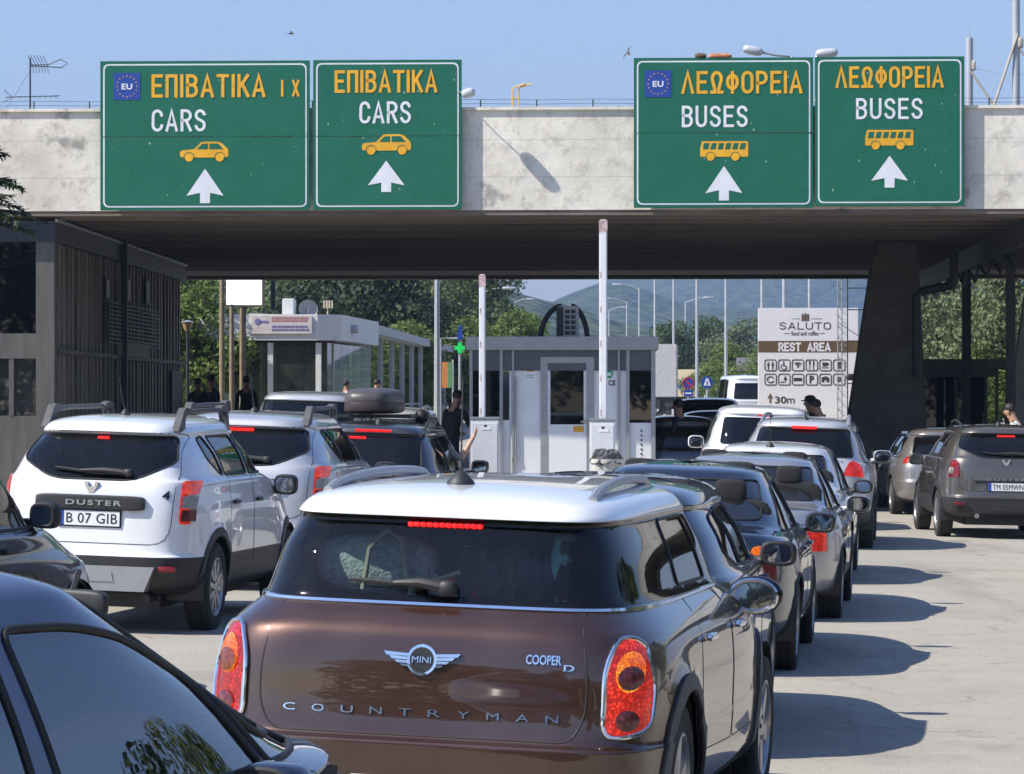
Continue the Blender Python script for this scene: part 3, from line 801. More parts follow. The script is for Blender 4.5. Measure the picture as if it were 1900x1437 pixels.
def plate(c, x, z, text, w=.52, h=.11, blue=True, band='RO', view='R', off=.012, parent=None, mb_frame=True):
    p, nrm = c.hit(x, z, view)
    b = MB(); y = p.y-off
    b.box((x-w/2-.012, y-.004, z-h/2-.012), (x+w/2+.012, y+.03, z+h/2+.012), 0, None, .004)
    o = b.build('number_plate', m_blk, parent or c.root)
    b = MB(); b.box((x-w/2, y-.008, z-h/2), (x+w/2, y-.004, z+h/2), 0)
    x0 = x-w/2+.02
    if blue:
        b.box((x-w/2, y-.0095, z-h/2), (x-w/2+.045, y-.0085, z+h/2), 1); x0 += .045
    if text: add_text(b, text, x0, x+w/2-.02, z-h*.34, z+h*.34, y-.0105, 2, .0, .003, 1.05)
    b.build('plate_face', [m_plate, m_pblue, m_ink], o)
    return o
def door_handles(c, pts, m, chrome=False):
    for v, s in (('S', 1), ('Z', -1)):
        for y, z in pts:
            p, n = c.hit(y, z, v)
            if p is None: continue
            b = MB(); b.sup((p.x+s*.018, y, z), (.016, .10, .017), (.6, .4), (16, 8)); b.box((min(p.x-s*.03, p.x+s*.018), y-.085, z-.008), (max(p.x-s*.03, p.x+s*.018), y-.07, z+.008)); b.box((min(p.x-s*.03, p.x+s*.018), y+.07, z-.008), (max(p.x-s*.03, p.x+s*.018), y+.085, z+.008))
            b.build('door_handle', m, c.root)
def rails(c, x0, x1, y0, y1, m, h=.07, r=.02, chunky=False):
    for s in (1, -1):
        pts = []
        for i in range(13):
            t = i/12; y = y0+(y1-y0)*t; x = s*(x0+(x1-x0)*t)
            p, n = c.hit(x, y, 'T'); e = min(t, 1-t)
            lift = (h*min(1, (e/.13))**.6 if chunky else h*math.sin(math.pi*t)**.6) if e > 0 else -.005
            pts.append((x, y, p.z+lift))
        b = MB()
        if chunky:
            b.tube(pts, r, 8)
            for i in (0, 12):
                j = 1 if i == 0 else -1; a, d = Vector(pts[i]), Vector(pts[i+j*2])
                foot = [(a.y-j*.10, a.z-.02), (a.y+j*.13, a.z-.02), (a.y+j*.15, d.z-.015), (a.y+j*.34, d.z-.012), (a.y+j*.34, d.z+.022), (a.y+j*.20, d.z+.040), (a.y+j*.10, d.z+.030), (a.y-j*.02, a.z+.045)]
                b.prism(rpoly(foot, .03, 3), a.x-.030, a.x+.030, 0, None, 'yz')
        else: b.tube(pts, r, 8)
        b.build('roof_rail', m, c.root)
def antenna(c, x, y, h, lean, base=.035, r=.0035):
    p, n = c.hit(x, y, 'T'); b = MB()
    b.lathe([(base*1.3, -.01), (base*1.25, .008), (base*.8, .03), (base*.35, .05), (0, .055)], 16, 0, Matrix.Translation(p))
    b.tube([p+Vector((0, 0, .04)), p+Vector((0, -lean*.3, h*.3)), p+Vector((0, -lean, h))], [r*1.8, r, r*.9], 6)
    b.build('antenna', m_blk, c.root)
def wiper(c, x0, x1, z0, z1, xp, zp):
    """blade lying on the rear glass and its arm"""
    pts = [c.hit(x0+(x1-x0)*i/8, z0+(z1-z0)*i/8, 'R', .022)[0] for i in range(9)]
    b = MB(); b.tube(pts, [.006]+[.011]*7+[.006], 6)
    q = c.hit(xp, zp, 'R', .03)[0]; m = (pts[4]+Vector((0, -.012, .004)))
    b.tube([q, q.lerp(m, .5)+Vector((0, -.012, .012)), m], [.026, .02, .010], 8); b.sup(tuple(q), (.04, .03, .032), (.8, .8), (12, 8))
    b.build('wiper', m_blk, c.root)
def rear_lens(c, key, name, m, off=.008, skirt=.03, parent=None):
    return c.part(key, name, m, parent, off, skirt)
def slabtext(c, body, x0, x1, z0, z1, m, name='lettering', bold=.02, off=.006, tilt=True, spacing=1.0, parent=None):
    """raised lettering standing on the rear surface"""
    cx, cz = (x0+x1)/2, (z0+z1)/2; p, n = c.hit(cx, cz, 'R')
    b = MB(); vs, fs = text_geo(body, bold, .006, spacing)
    ax = min(v.x for v in vs); bx = max(v.x for v in vs); ay = min(v.y for v in vs); by = max(v.y for v in vs)
    out = []
    for v in vs:
        x = (v.x-ax)/(bx-ax)*(x1-x0)+x0; z = (v.y-ay)/(by-ay)*(z1-z0)+z0
        h, nn_ = c.hit(x, z, 'R')
        out.append(h+nn_*(off+v.z) if h is not None else (x, p.y-off, z))
    b.add(out, fs); return b.build(name, m, parent or c.root)
def mirror_poly(p): return [(-x, z) for x, z in p][::-1]
ROLL = R(1.9)
def settle(c, roll=ROLL):
    o = c.root; o.rotation_euler = (0, roll, o.rotation_euler.z); o.location.z = cross(o.location.x, o.location.y)+gz(o.location.y)
    return c
# ---------------------------------------------------------------- the brown two-tone car in the middle
p_brown = paint('brown_metallic_paint', (.056, .023, .012), .6, .36, .15)
p_white = paint('white_roof_paint', (.78, .79, .80), 0, .3)
m_gblk = mat('gloss_black', (.006, .006, .007), .06, 0, var=.1, spec=.35)
def build_brown():
    L = 4.1
    lev = [  # zs, w, yr, zr, yf, zf, nr, nf
        (.20, .76, .22, .22, L-.30, .22, 5, 4),
        (.28, .88, .06, .30, L-.10, .28, 8, 4),
        (.42, .91, .00, .43, L, .45, 8.5, 4),
        (.545, .915, -.005, .55, L, .60, 8.5, 4),
        (.572, .913, .03, .572, L-.01, .64, 8.5, 4),
        (.70, .913, .052, .70, L-.03, .74, 8.4, 3.6),
        (.83, .905, .060, .83, L-.12, .86, 8, 3.4),
        (.955, .88, .085, .955, L-.45, .97, 7.4, 3.2),
        (1.025, .83, .135, 1.02, L-.95, 1.05, 6.6, 3.2),
        (1.066, .79, .185, 1.066, L-1.15, 1.09, 6.4, 3.2),
        (1.25, .722, .265, 1.25, L-1.33, 1.25, 7, 3.4),
        (1.385, .660, .345, 1.375, L-1.58, 1.40, 7.5, 3.6),
        (1.402, .662, .315, 1.395, L-1.62, 1.415, 8, 3.6),
        (1.463, .618, .345, 1.447, L-1.72, 1.467, 7.5, 3.4),
        (1.505, .49, .55, 1.494, L-1.95, 1.507, 5, 3),
        (1.525, .23, 1.0, 1.521, L-2.2, 1.527, 3.4, 3),
        (1.531, .0, 1.5, 1.531, L-2.4, 1.531, 3, 3)]
    c = Car('compact_suv', 'brown metallic compact car with white roof and winged rear emblem, in the middle foreground', 'car',
            (-.38, 12.72, 0), 11.5, lev, None, L, (.345, .905, [.76, 3.36], .215), nq=34, sub=6, flare=.02)
    c.band('roof', 12, 17); c.band('pillar', 9, 12); c.band('cladding', 0, 1)
    bumper = c.lid('bumper')
    # tailgate, its window, lamps
    tg = rpoly([(-.59, 1.060), (.59, 1.060), (.635, .84), (.635, .68), (.585, .578), (-.585, .578), (-.635, .68), (-.635, .84)], [.01, .01, .1, .12, .14, .14, .12, .1])
    c.cut('tailgate', tg, 'R', [0])
    c.cut('rear_window', rpoly([(-.575, 1.098), (.575, 1.098), (.55, 1.362), (-.55, 1.362)], [.05, .05, .03, .03]), 'R', [c.names['pillar']])
    lp = rpoly([(.700, .595), (.850, .615), (.858, .80), (.81, .955), (.735, .975), (.695, .86)], [.06, .06, .1, .07, .05, .1], 5)
    for s, v in (('R', lp), ('L', mirror_poly(lp))): c.cut('lamp|'+s, v, 'R', [0], .40)
    win = rpoly([(.62, 1.115), (1.30, 1.112), (1.36, 1.372), (.80, 1.368)], [.03, .03, .03, .12])
    win2 = rpoly([(1.36, 1.112), (2.10, 1.108), (2.02, 1.376), (1.41, 1.374)], .04)
    win3 = rpoly([(2.18, 1.108), (2.93, 1.11), (2.54, 1.35), (2.42, 1.376), (2.11, 1.376)], [.03, .03, .05, .05, .03])
    for n_, w in (('win1', win), ('win2', win2), ('win3', win3)): c.both(n_, w, [c.names['pillar']])
    c.cut('screen', rpoly([(-.62, 1.14), (.62, 1.14), (.55, 1.385), (-.55, 1.385)], .05), 'F', [c.names['pillar']])
    d1 = rpoly([(1.20, .45), (2.12, .42), (2.14, 1.064), (1.33, 1.064), (1.22, .80)], .05)
    d2 = rpoly([(2.14, .42), (2.98, .42), (3.0, .70), (2.92, 1.066), (2.16, 1.066)], .05)
    c.both('door1', d1, [0]); c.both('door2', d2, [0])
    add_arches(c, 'arch', 1.15, .06)
    for f in c.bm.faces:
        if f[c.lab] == 0 and f.material_index < 4 and f.calc_center_median().y < .62: f[c.lab] = bumper
    T = c.trace
    seam = c.tubes([(T(tg, 'R', -.002), .0045, 1, True), ([p for p in c.ring_at(4, -.006) if p.y < .9], .005, 1, False)]
                   + [(T(d, v, -.002), .004, 1, True) for d in (d1, d2) for v in 'SZ'] + arch_lines(c, .014, 1.15, 1))
    c.part('body', 'body', [p_brown, m_rub], extra=seam)
    c.part('bumper', 'bumper', p_brown)
    t = c.part('tailgate', 'tailgate', p_brown)
    c.part('pillar', 'pillar', m_gblk); c.part('roof', 'roof', p_white, extra=None)
    c.part('cladding', 'sill_cladding', m_gry); c.part('floor', 'floor_pan', m_blk)
    for v in 'SZ':
        c.part('door1|'+v, 'door', p_brown); c.part('door2|'+v, 'door', p_brown); c.part('lip0|'+v, 'wheel_arch_moulding', m_gry, None, .012, .03); c.part('lip1|'+v, 'wheel_arch_moulding', m_gry, None, .012, .03)
        for k in '123': c.part('win%s|%s' % (k, v), 'side_window', glass('brown_car_side_glass', (.33, .37, .37), 1.5, .0, .02), None, -.001)
        MB().tube(T({'1': win, '2': win2, '3': win3}['2'], v, .001), .007, 6, 0, None, True).build('window_seal', m_rub, c.root)
    rw = c.part('rear_window', 'rear_window', glass('brown_car_rear_glass', (.62, .68, .68), 1.45, .0, .02), t)
    c.part('screen', 'windscreen', g_clear)
    # chrome line at the belt
    b = MB(); q = c.ring_at(9, .002); k = len(q)//2; q = [p for p in q[k:]+q[:k] if p.y < 3.0]; b.tube(q, .011, 6); b.build('belt_trim', m_chr, c.root)
    # lamps: chrome surround, red lens, glowing ring, dark round reversing lamp
    for s, sg in (('R', 1), ('L', -1)):
        poly = lp if sg > 0 else mirror_poly(lp)
        ln = c.part('lamp|'+s, 'tail_light', l_lit, None, .010, .04)
        MB().tube(T(poly, 'R', .010, True, .02), .010, 8, 0, None, True).build('lamp_surround', m_chr, ln)
        def blob(cx, cz, rx, rz, off, m, nm):
            vs = []; fs = []; n = 26; rr = [0, .35, .7, 1]
            for r in rr:
                for i in range(n):
                    q = 2*math.pi*i/n; h, nr_ = c.hit(sg*(cx+rx*r*math.cos(q)), cz+rz*r*math.sin(q), 'R', 0)
                    vs.append(h+nr_*(off+.006*(1-r*r)))
            for k in range(len(rr)-1):
                for i in range(n): fs.append((k*n+i, k*n+(i+1) % n, (k+1)*n+(i+1) % n, (k+1)*n+i))
            b = MB(); b.add(vs, fs, 0, None, True); return b.build(nm, m, ln)
        blob(.778, .845, .046, .075, .0125, l_hot, 'brake_glow')
        blob(.777, .822, .040, .044, .0205, l_drk if sg > 0 else lamp_mat('amber_indicator', (.22, .05, .015), 0, 60, .5), 'indicator')
        blob(.776, .665, .038, .040, .0165, l_drk, 'reversing_lamp')
    # high brake light
    b = MB()
    for i in range(12):
        x = -.137+i*.0249; h, nr_ = c.hit(x+.012, 1.378, 'R', .004); b.sup(tuple(h+Vector((0, -.004, -.012))), (.0135, .01, .011), (.7, .7), (8, 6))
    b.build('brake_light', l_bar, c.root)
    # emblem with wings
    p, n_ = c.hit(0, .862, 'R'); y = p.y
    b = MB()
    def fl(poly, m, d0, d1):
        vs = []; k = len(poly)
        for d in (d0, d1):
            for x, z in poly:
                h, q = c.hit(x, z, 'R'); vs.append(h+q*d)
        b.add(vs, [tuple(range(k, 2*k))]+[(i, (i+1) % k, (i+1) % k+k, i+k) for i in range(k)], m)
    for sg in (1, -1):
        for j in range(4):
            z1 = .884-j*.013; xo = .150-j*.021
            po = [(sg*.045, z1), (sg*xo, z1+.006-(j*.002)), (sg*(xo-.012), z1-.008), (sg*.045, z1-.010)]
            fl(po if sg > 0 else po[::-1], 0, .004, .013)
    fl(disc(0, .862, .058, 28), 0, .003, .014); fl(disc(0, .862, .047, 28), 1, .012, .0155)
    b.build('emblem', [m_chr, m_ink], t)
    slabtext(c, 'MINI', -.037, .037, .851, .874, m_chr, 'emblem_lettering', .0, .016, parent=t)
    for i, ch in enumerate('COUNTRYMAN'):
        x = -.512+i*.1135; slabtext(c, ch, x-.024, x+.024, .650, .677, m_chr, 'lettering', .0, .003, parent=t)
    slabtext(c, 'COOPER', .40, .535, .866, .902, m_chr, 'model_lettering', .02, .003, parent=t)
    slabtext(c, 'D', .545, .585, .845, .869, m_chr, 'model_lettering', .02, .003, parent=t)
    add_wheels(c, 'five'); add_interior(c, .36, .62, 2.55, 1.75, 1.44)
    add_mirror(c, 2.72, 1.0, .80, m_gblk, (.125, .07, .088), .95, chrome=True)
    door_handles(c, [(1.45, .90), (2.32, .90)], m_chr)
    rails(c, .535, .49, .62, 2.25, m_sil, .032, .021)
    antenna(c, -.035, .80, .42, .02, .045, .004)
    wiper(c, -.33, .03, 1.142, 1.122, .06, 1.120)
    for v in 'S':
        p, n_ = c.hit(.33, 1.16, 'S')
    # seams of the white roof
    b = MB(); b.tube(T([(-.575, 1.43), (-.55, 1.50)], 'R', .0, False), .003, 5); b.build('roof_seam', m_rub, c.root)
    plate(c, 0, .37, '', .5, .11, False)
    settle(c)
    # luggage seen through the rear glass: things of their own, inside the car
    mw = c.root.matrix_basis
    def loose(name, label, cat, loc, b, m, kids=()):
        o = b.build(name, m); o.location = (Matrix.Translation(c.root.location) @ c.root.rotation_euler.to_matrix().to_4x4()) @ Vector(loc)
        o.rotation_euler = c.root.rotation_euler; tag(o, label, cat); return o
    b = MB(); b.sup((0, 0, 0), (.25, .11, .12), (.7, .6), (28, 18)); 
    loose('holdall', 'pale green grey woven holdall behind the rear glass of the brown car, left side', 'bag', (-.30, .56, 1.19), b, mat('woven_green_grey', (.40, .47, .42), .9, var=.3, scale=40, bump=.8, bscale=90))
    b = MB(); b.tube([(-.10, -.06, -.10), (-.08, -.05, .06), (-.02, -.03, .13), (.04, -.02, .10), (.06, -.02, -.02), (.10, -.05, -.13)], .013, 6); b.tube([(.06, -.05, -.15), (.12, -.05, -.06), (.20, -.04, -.05), (.28, -.03, -.02)], .012, 6)
    loose('luggage_strap', 'looped khaki luggage strap lying over the holdall in the brown car', 'strap', (-.22, .44, 1.20), b, mat('khaki_webbing', (.42, .42, .28), .9))
    b = MB(); b.sup((0, 0, 0), (.10, .09, .075), (.8, .8)); loose('red_pouch', 'small red pouch behind the rear glass of the brown car', 'pouch', (.06, .58, 1.115), b, mat('red_cloth', (.5, .02, .02), .7))
    b = MB()
    for i in range(8): b.sup((-.18+i*.055, 0, .04*math.sin(i*2.1)), (.04, .11, .12+.03*math.sin(i*3)), (.6, .6), (8, 8))
    loose('carrier_bag', 'crumpled dark carrier bag on the right of the boot in the brown car', 'bag', (.24, .58, 1.16), b, mat('dark_carrier_bag', (.06, .075, .07), .45, var=.5, scale=9, bump=.9, bscale=20))
    b = MB(); b.tube([(0, 0, .13), (.01, -.01, .04), (-.01, -.01, -.04), (.02, 0, -.13)], [.02, .045, .022, .03], 8); b.tube([(.0, 0, .12), (.06, 0, .14)], [.03, .02], 6)
    loose('turquoise_cloth', 'turquoise cloth hanging by the right edge of the rear glass in the brown car', 'cloth', (.43, .52, 1.20), b, mat('turquoise_cloth', (.25, .62, .55), .85, var=.25, scale=20))
    b = MB(); b.tube([(-.13, 0, .06), (-.09, -.02, -.06), (-.02, -.02, -.09), (.02, 0, .0), (.03, 0, .12)], [.02, .035, .03, .02, .012], 7)
    loose('clear_bag', 'crumpled pale plastic bag beside the red pouch in the brown car', 'bag', (.03, .53, 1.16), b, mat('pale_plastic', (.5, .58, .55), .3, var=.3, scale=20))
    return c
build_brown()
# ---------------------------------------------------------------- body types for the other cars
def lev_hatch(L, W_, H, zb=.24, zsh=.58, zbelt=.98, wb=.80, wr=.60, yb=.13, yt=.36, n=6, hood=1.0):
    zt = H-.15; yw = L-1.25*hood
    return [(zb, W_-.13, .24, zb, L-.3, zb, n-1, 4), (zb+.07, W_-.03, .06, zb+.07, L-.08, zb+.07, n, 4), (zb+.2, W_-.004, .0, zb+.2, L, zb+.2, n, 4),
            (zsh-.012, W_, -.003, zsh-.012, L, .56, n, 4), (zsh+.012, W_, .026, zsh+.012, L-.01, .6, n, 4), ((zsh+zbelt)/2, W_-.002, .045, (zsh+zbelt)/2, L-.06, .72, n, 3.6),
            (zbelt-.12, W_-.022, .062, zbelt-.12, L-.35, zbelt-.14, n, 3.2), (zbelt-.03, (W_+wb)/2, yb*.8, zbelt-.03, yw+.2, zbelt, n, 3.2), (zbelt, wb, yb, zbelt, yw, zbelt+.04, n, 3.2),
            (zbelt*.45+zt*.55, (wb+wr)/2+.012, (yb+yt)/2-.01, zbelt*.45+zt*.55, yw-.42, zbelt*.45+zt*.55, n, 3.4), (zt, wr, yt, zt-.01, yw-.85, zt, n, 3.6),
            (zt+.02, wr+.002, yt-.03, zt+.012, yw-.90, zt+.02, n, 3.6), (H-.065, wr-.05, yt+.005, H-.075, yw-1.02, H-.065, n-.6, 3.4),
            (H-.025, wr-.18, yt+.25, H-.03, yw-1.25, H-.022, 4.4, 3), (H-.005, wr*.38, yt+.65, H-.008, yw-1.45, H-.005, 3.4, 3), (H, 0, yt+.9, H, yw-1.6, H, 3, 3)]
def lev_sedan(L, W_, H, zb=.22, zbelt=.93, zd=1.0, yd=.72, yt=1.28, wb=.78, wr=.56, n=5.6, hood=1.0):
    zt = H-.12; yw = L-1.28*hood
    return [(zb, W_-.13, .24, zb, L-.3, zb, n-1, 4), (zb+.07, W_-.03, .06, zb+.07, L-.08, zb+.07, n-.6, 4), (zb+.22, W_-.004, .0, zb+.22, L, zb+.22, n-.4, 4),
            (.57, W_, .0, .57, L, .55, n-.4, 4), (.74, W_-.003, .025, .77, L-.04, .69, n-.4, 3.6), (zbelt-.085, W_-.025, .05, zd-.055, L-.28, zbelt-.14, n-.5, 3.2),
            (zbelt-.04, W_-.045, .105, zd-.006, L-.7, zbelt-.05, n-.6, 3.2), (zbelt-.02, W_-.062, yd*.55, zd+.008, yw+.2, zbelt, n-.6, 3.2), (zbelt, wb, yd, zd+.03, yw, zbelt+.04, n-.6, 3.2),
            (zbelt*.5+zt*.5, (wb+wr)/2+.01, yd*.55+yt*.45, zbelt*.5+zt*.5+.03, yw-.5, zbelt*.5+zt*.5, n-.8, 3.4), (zt, wr, yt, zt+.01, yw-1.0, zt, n-1, 3.6),
            (H-.065, wr-.045, yt+.1, H-.055, yw-1.12, H-.06, n-1.2, 3.4), (H-.025, wr-.17, yt+.4, H-.022, yw-1.3, H-.022, 4, 3), (H-.005, wr*.38, yt+.7, H-.005, yw-1.45, H-.005, 3.4, 3), (H, 0, yt+.85, H, yw-1.55, H, 3, 3)]
def make(name, label, cat, loc, yaw, kind, L, W_, H, pnt, wheels, lamps, rear, side, doors=(), group=None, glass_r=None, glass_s=None, bumper=None, lip=None, q=20, sub=4, roll=ROLL, spokes='ten', inside=True, zin=.55, mirror=None, mir_col=None, handles=(), hl=False, flare=.012, roofmat=None, seams=(), front=None, lampy=.24, **kw):
    lev = (lev_hatch if kind == 'h' else lev_sedan)(L, W_, H, **kw)
    c = Car(name, label, cat, (loc[0], loc[1], 0), yaw, lev, None, L, wheels, group, q, sub, flare=flare)
    if bumper: c.band('cladding', 0, bumper)
    k0 = [0]
    for i, (poly, m) in enumerate(lamps):
        c.cut('lamp%d|R' % i, poly, 'R', k0, lampy); c.cut('lamp%d|L' % i, mirror_poly(poly), 'R', k0, lampy)
    if rear: c.cut('rear_window', rear, 'R', k0)
    zbelt = kw.get('zbelt', .98 if kind == 'h' else .93); zt = H-(.15 if kind == 'h' else .12); wr = kw.get('wr', .6)
    sc_ = rpoly([(-.66, zbelt+.07), (.66, zbelt+.07), (wr*.86, zt+.02), (-wr*.86, zt+.02)], .06) if front is None else front
    c.cut('screen', sc_, 'F', k0)
    for i, w in enumerate(side): c.both('win%d' % i, w, k0)
    for i, w in enumerate(doors): c.both('door%d' % i, w, k0)
    if hl:
        hp = rpoly([(.42, .62), (.84, .66), (.86, .76), (.72, .80), (.45, .72)], .04)
        c.cut('hl|R', hp, 'F', k0); c.cut('hl|L', mirror_poly(hp), 'F', k0)
    add_arches(c, 'arch', 1.14, lip)
    lines = arch_lines(c, .012, 1.14, 1)
    T = c.trace
    for w in doors:
        for v in 'SZ': lines.append((T(w, v, -.002), .004, 1, True))
    for w, v in seams: lines.append((T(w, v, -.002), .0045, 1, True))
    if rear: lines.append((T(rear, 'R', .0), .009, 1, True))
    for w in side:
        for v in 'SZ': lines.append((T(w, v, .0), .010, 1, True))
    lines.append((T(sc_, 'F', 0), .010, 1, True))
    c.part('body', 'body', [pnt, m_rub], extra=c.tubes(lines))
    if bumper: c.part('cladding', 'bumper', m_blk)
    c.part('floor', 'floor_pan', m_blk)
    if rear: c.part('rear_window', 'rear_window', glass_r or g_rear, None, -.002)
    c.part('screen', 'windscreen', g_clear, None, -.002)
    for v in 'SZ':
        for i, w in enumerate(side): c.part('win%d|%s' % (i, v), 'side_window', (glass_s[i] if isinstance(glass_s, (list, tuple)) else glass_s) or g_rear, None, -.002)
        for i, w in enumerate(doors): c.part('door%d|%s' % (i, v), 'door', pnt)
        if lip: [c.part('lip%d|%s' % (i, v), 'wheel_arch_moulding', m_blk, None, .01, .03) for i in (0, 1)]
    c.lens = {}
    for s in 'RL':
        for i, (poly, m) in enumerate(lamps):
            c.lens[i, s] = c.part('lamp%d|%s' % (i, s), 'tail_light', m, None, .008, .03)
        if hl: c.part('hl|'+s, 'headlight', l_hd, None, .006, .02)
    add_wheels(c, spokes)
    yw = L-1.25*kw.get('hood', 1)
    if inside: add_interior(c, .36, zin, yw-.35, yw-1.15, zt+.03)
    if mirror: add_mirror(c, *mirror[:3], mir_col or pnt, *mirror[3:])
    door_handles(c, handles, mir_col or pnt)
    settle(c, roll)
    return c
def brake_bar(c, x0, x1, z, h=.018, parent=None, m=None, view='R', n=14):
    """high brake light: a lit bar lying on the glass or the spoiler edge; once also a mirrored red glow"""
    pts = [c.hit(x0+(x1-x0)*i/n, z, view, .004)[0] for i in range(n+1)]
    pts = [p for p in pts if p is not None]
    b = MB(); b.tube(pts, h, 6); return b.build('brake_light', m or l_bar, c.root)
p_pearl = paint('white_car_paint', (.74, .75, .76), 0, .3)
p_beigew = paint('off_white_paint', (.66, .66, .64), .2, .35)
p_silver = paint('silver_paint', (.40, .405, .42), .65, .36, .06)
p_silver2 = paint('pale_silver_paint', (.55, .55, .56), .5, .38, .06)
p_black = paint('black_paint', (.012, .012, .014), 0, .25)
p_bluebl = paint('blue_black_paint', (.014, .020, .040), .35, .30, .05)
p_grey = paint('dark_grey_paint', (.045, .047, .052), .5, .34, .06)
p_taupe = paint('grey_brown_metallic_paint', (.115, .10, .085), .6, .36, .08)
p_warm = paint('warm_grey_metallic_paint', (.27, .25, .24), .6, .36, .06)

# window and door outlines of the tall estate-like cars, in (along, up)
def duster(label, loc, yaw, pnt, plate_text, old=True, group=None, q=26, **kw):
    lampz = (.835, 1.168) if old else (.87, 1.12)
    if old: lm = rpoly([(.735, lampz[0]), (.850, lampz[0]+.01), (.842, lampz[1]-.06), (.805, lampz[1]), (.735, lampz[1]-.01)], [.03, .03, .05, .03, .02])
    else: lm = rpoly([(.655, lampz[0]), (.845, lampz[0]+.01), (.845, lampz[1]), (.665, lampz[1])], .06)
    rear = rpoly([(-.36, 1.155), (.36, 1.155), (.665, 1.30), (.59, 1.485), (-.59, 1.485), (-.665, 1.30)], [.12, .12, .05, .04, .04, .05])
    side = [rpoly([(.86, 1.33), (1.12, 1.20), (1.20, 1.195), (1.10, 1.49), (.90, 1.47)], [.06, .10, .02, .04, .08]),
            rpoly([(1.27, 1.19), (2.02, 1.19), (2.00, 1.49), (1.22, 1.485)], .04),
            rpoly([(2.10, 1.19), (2.98, 1.19), (2.44, 1.46), (2.36, 1.49), (2.08, 1.49)], [.03, .04, .06, .06, .03])]
    doors = [rpoly([(1.22, .56), (2.05, .50), (2.06, 1.17), (1.26, 1.17), (1.24, .9)], .04), rpoly([(2.08, .50), (3.05, .50), (3.06, 1.16), (2.09, 1.17)], .04)]
    tg = rpoly([(-.70, 1.22), (-.67, .68), (.67, .68), (.70, 1.22), (.62, 1.51), (-.62, 1.51)], [.05, .16, .16, .05, .03, .03])
    c = make('compact_suv', label, 'car', loc, yaw, 'h', 4.31, .905, 1.645, pnt, (.345, .90, [.83, 3.50], .22),
             [(lm, l_lit if old else l_red)], rear, side, doors, group, bumper=2.6, lip=.06, q=q, sub=5, mirror=(2.98, 1.08, .86, (.11, .07, .085), .6), mir_col=m_blk if old else pnt,
             handles=[(1.40, .98), (2.22, .98)], seams=[(tg, 'R')], zb=.30, zsh=.60, zbelt=1.175, wb=.835, wr=.645, yb=.12, yt=.40, n=6.4, hood=1.02, glass_s=[g_rear, g_rear, g_clear], zin=.68, flare=.022, **kw)
    if old:
        for s, sg in (('R', 1), ('L', -1)):
            for z0, z1, m, nm in ((.955, 1.045, l_clr, 'indicator_lens'), (1.062, 1.155, lamp_mat('lit_scarlet_lens', (.25, .003, .002), .8, 80, .3, (1., .10, .01)), 'brake_glow'), (.86, .945, l_drk, 'fog_lens')):
                vs = []; fs = []; n = 8
                for i in range(n+1):
                    for z in (z0, z1):
                        x = sg*(.742+.085*i/n); h = None
                        while h is None:
                            h, q_ = c.hit(x, z, 'R', .0125); x *= .99
                        vs.append(h)
                for i in range(n): fs.append((2*i, 2*i+2, 2*i+3, 2*i+1) if sg > 0 else (2*i+1, 2*i+3, 2*i+2, 2*i))
                b = MB(); b.add(vs, fs, 0, None, True); b.build(nm, m, c.lens[0, s])
    else:
        for s, sg in (('R', 1), ('L', -1)):
            for m, r0, r1, dx, dz, nm in ((l_clr, 0, .05, .0, -.03, 'indicator_lens'), (l_lit, 0, .04, -.035, .06, 'brake_glow')):
                h, q_ = c.hit(sg*(.75+dx), .995+dz, 'R', .016); b = MB(); b.sup(tuple(h), (r1, .012, r1), (.8, .8), (14, 8)); b.build(nm, m, c.lens[0, s])
    # badge strip above the plate, skid plate, fog lamp
    p, _ = c.hit(0, .985, 'R')
    if old:
        b = MB(); b.sup((0, p.y-.01, .985), (.47, .035, .055), (.25, .35), (28, 12)); st = b.build('badge_strip', m_blk, c.root)
        b = MB(); add_text(b, 'DUSTER', -.02, .28, .965, 1.0, p.y-.051, 0, .03, .005, 1.25) if False else add_text(b, 'DUSTER', -.20, .28, .963, 1.003, p.y-.051, 0, .03, .005, 1.25)
        b.build('lettering', m_sil, st)
        plate(c, 0, .865, plate_text, .52, .11, True)
    else:
        b = MB(); b.box((-.45, p.y-.03, .80), (.45, p.y+.05, .835), 0, None, .01); b.build('badge_strip', m_blk, c.root)
        slabtext(c, 'DUSTER', -.28, .28, .835, .862, m_sil, 'lettering', .02, .004, spacing=1.5)
        plate(c, 0, .745, plate_text, .52, .11, True)
    h, q_ = c.hit(0, 1.10, 'R')
    b = MB(); em = [(-.055, .04), (-.055, .012), (-.02, -.045), (.02, -.045), (.055, .012), (.055, .04), (.03, .04), (.022, .0), (-.022, .0), (-.03, .04)]
    b.prism([(x, z+1.10) for x, z in em][::-1], h.y-.016, h.y+.01); b.build('emblem', m_chr, c.root)
    b = MB(); b.prism([(-.58, .515), (.58, .515), (.50, .33), (-.50, .33)] if old else [(-.58, .54), (.58, .54), (.44, .37), (-.44, .37)], -.028, .10)
    b.prism([(-.22, .47), (.22, .47), (.24, .40), (-.24, .40)], -.036, -.02); b.build('skid_plate', m_sil if old else m_blk, c.root)
    for sg in (1, -1):
        h, q_ = c.hit(sg*.66, .50, 'R'); b = MB(); b.sup((sg*.66, h.y-.005, .50), (.09, .022, .024), (.5, .5), (14, 8)); b.build('fog_lamp', l_red, c.root)
    rails(c, .57, .53, .62, 2.45, m_gry if old else m_blk, .085, .020 if old else .018, chunky=old)
    antenna(c, 0, 1.0, .28, .22)
    wiper(c, -.34, .10, 1.225, 1.185, .30, 1.195)
    return c
c = duster('white dusty compact car with chunky grey roof rails, left of the brown car', (-3.30, 26.0), 8.5, p_pearl, 'B 07 GIB')
slabtext(c, '4', .60, .66, 1.02, 1.085, m_ink, 'side_lettering', .02, .004)
brake_bar(c, -.05, .05, 1.462, .012); c.root.scale = (.93, 1, 1.03)
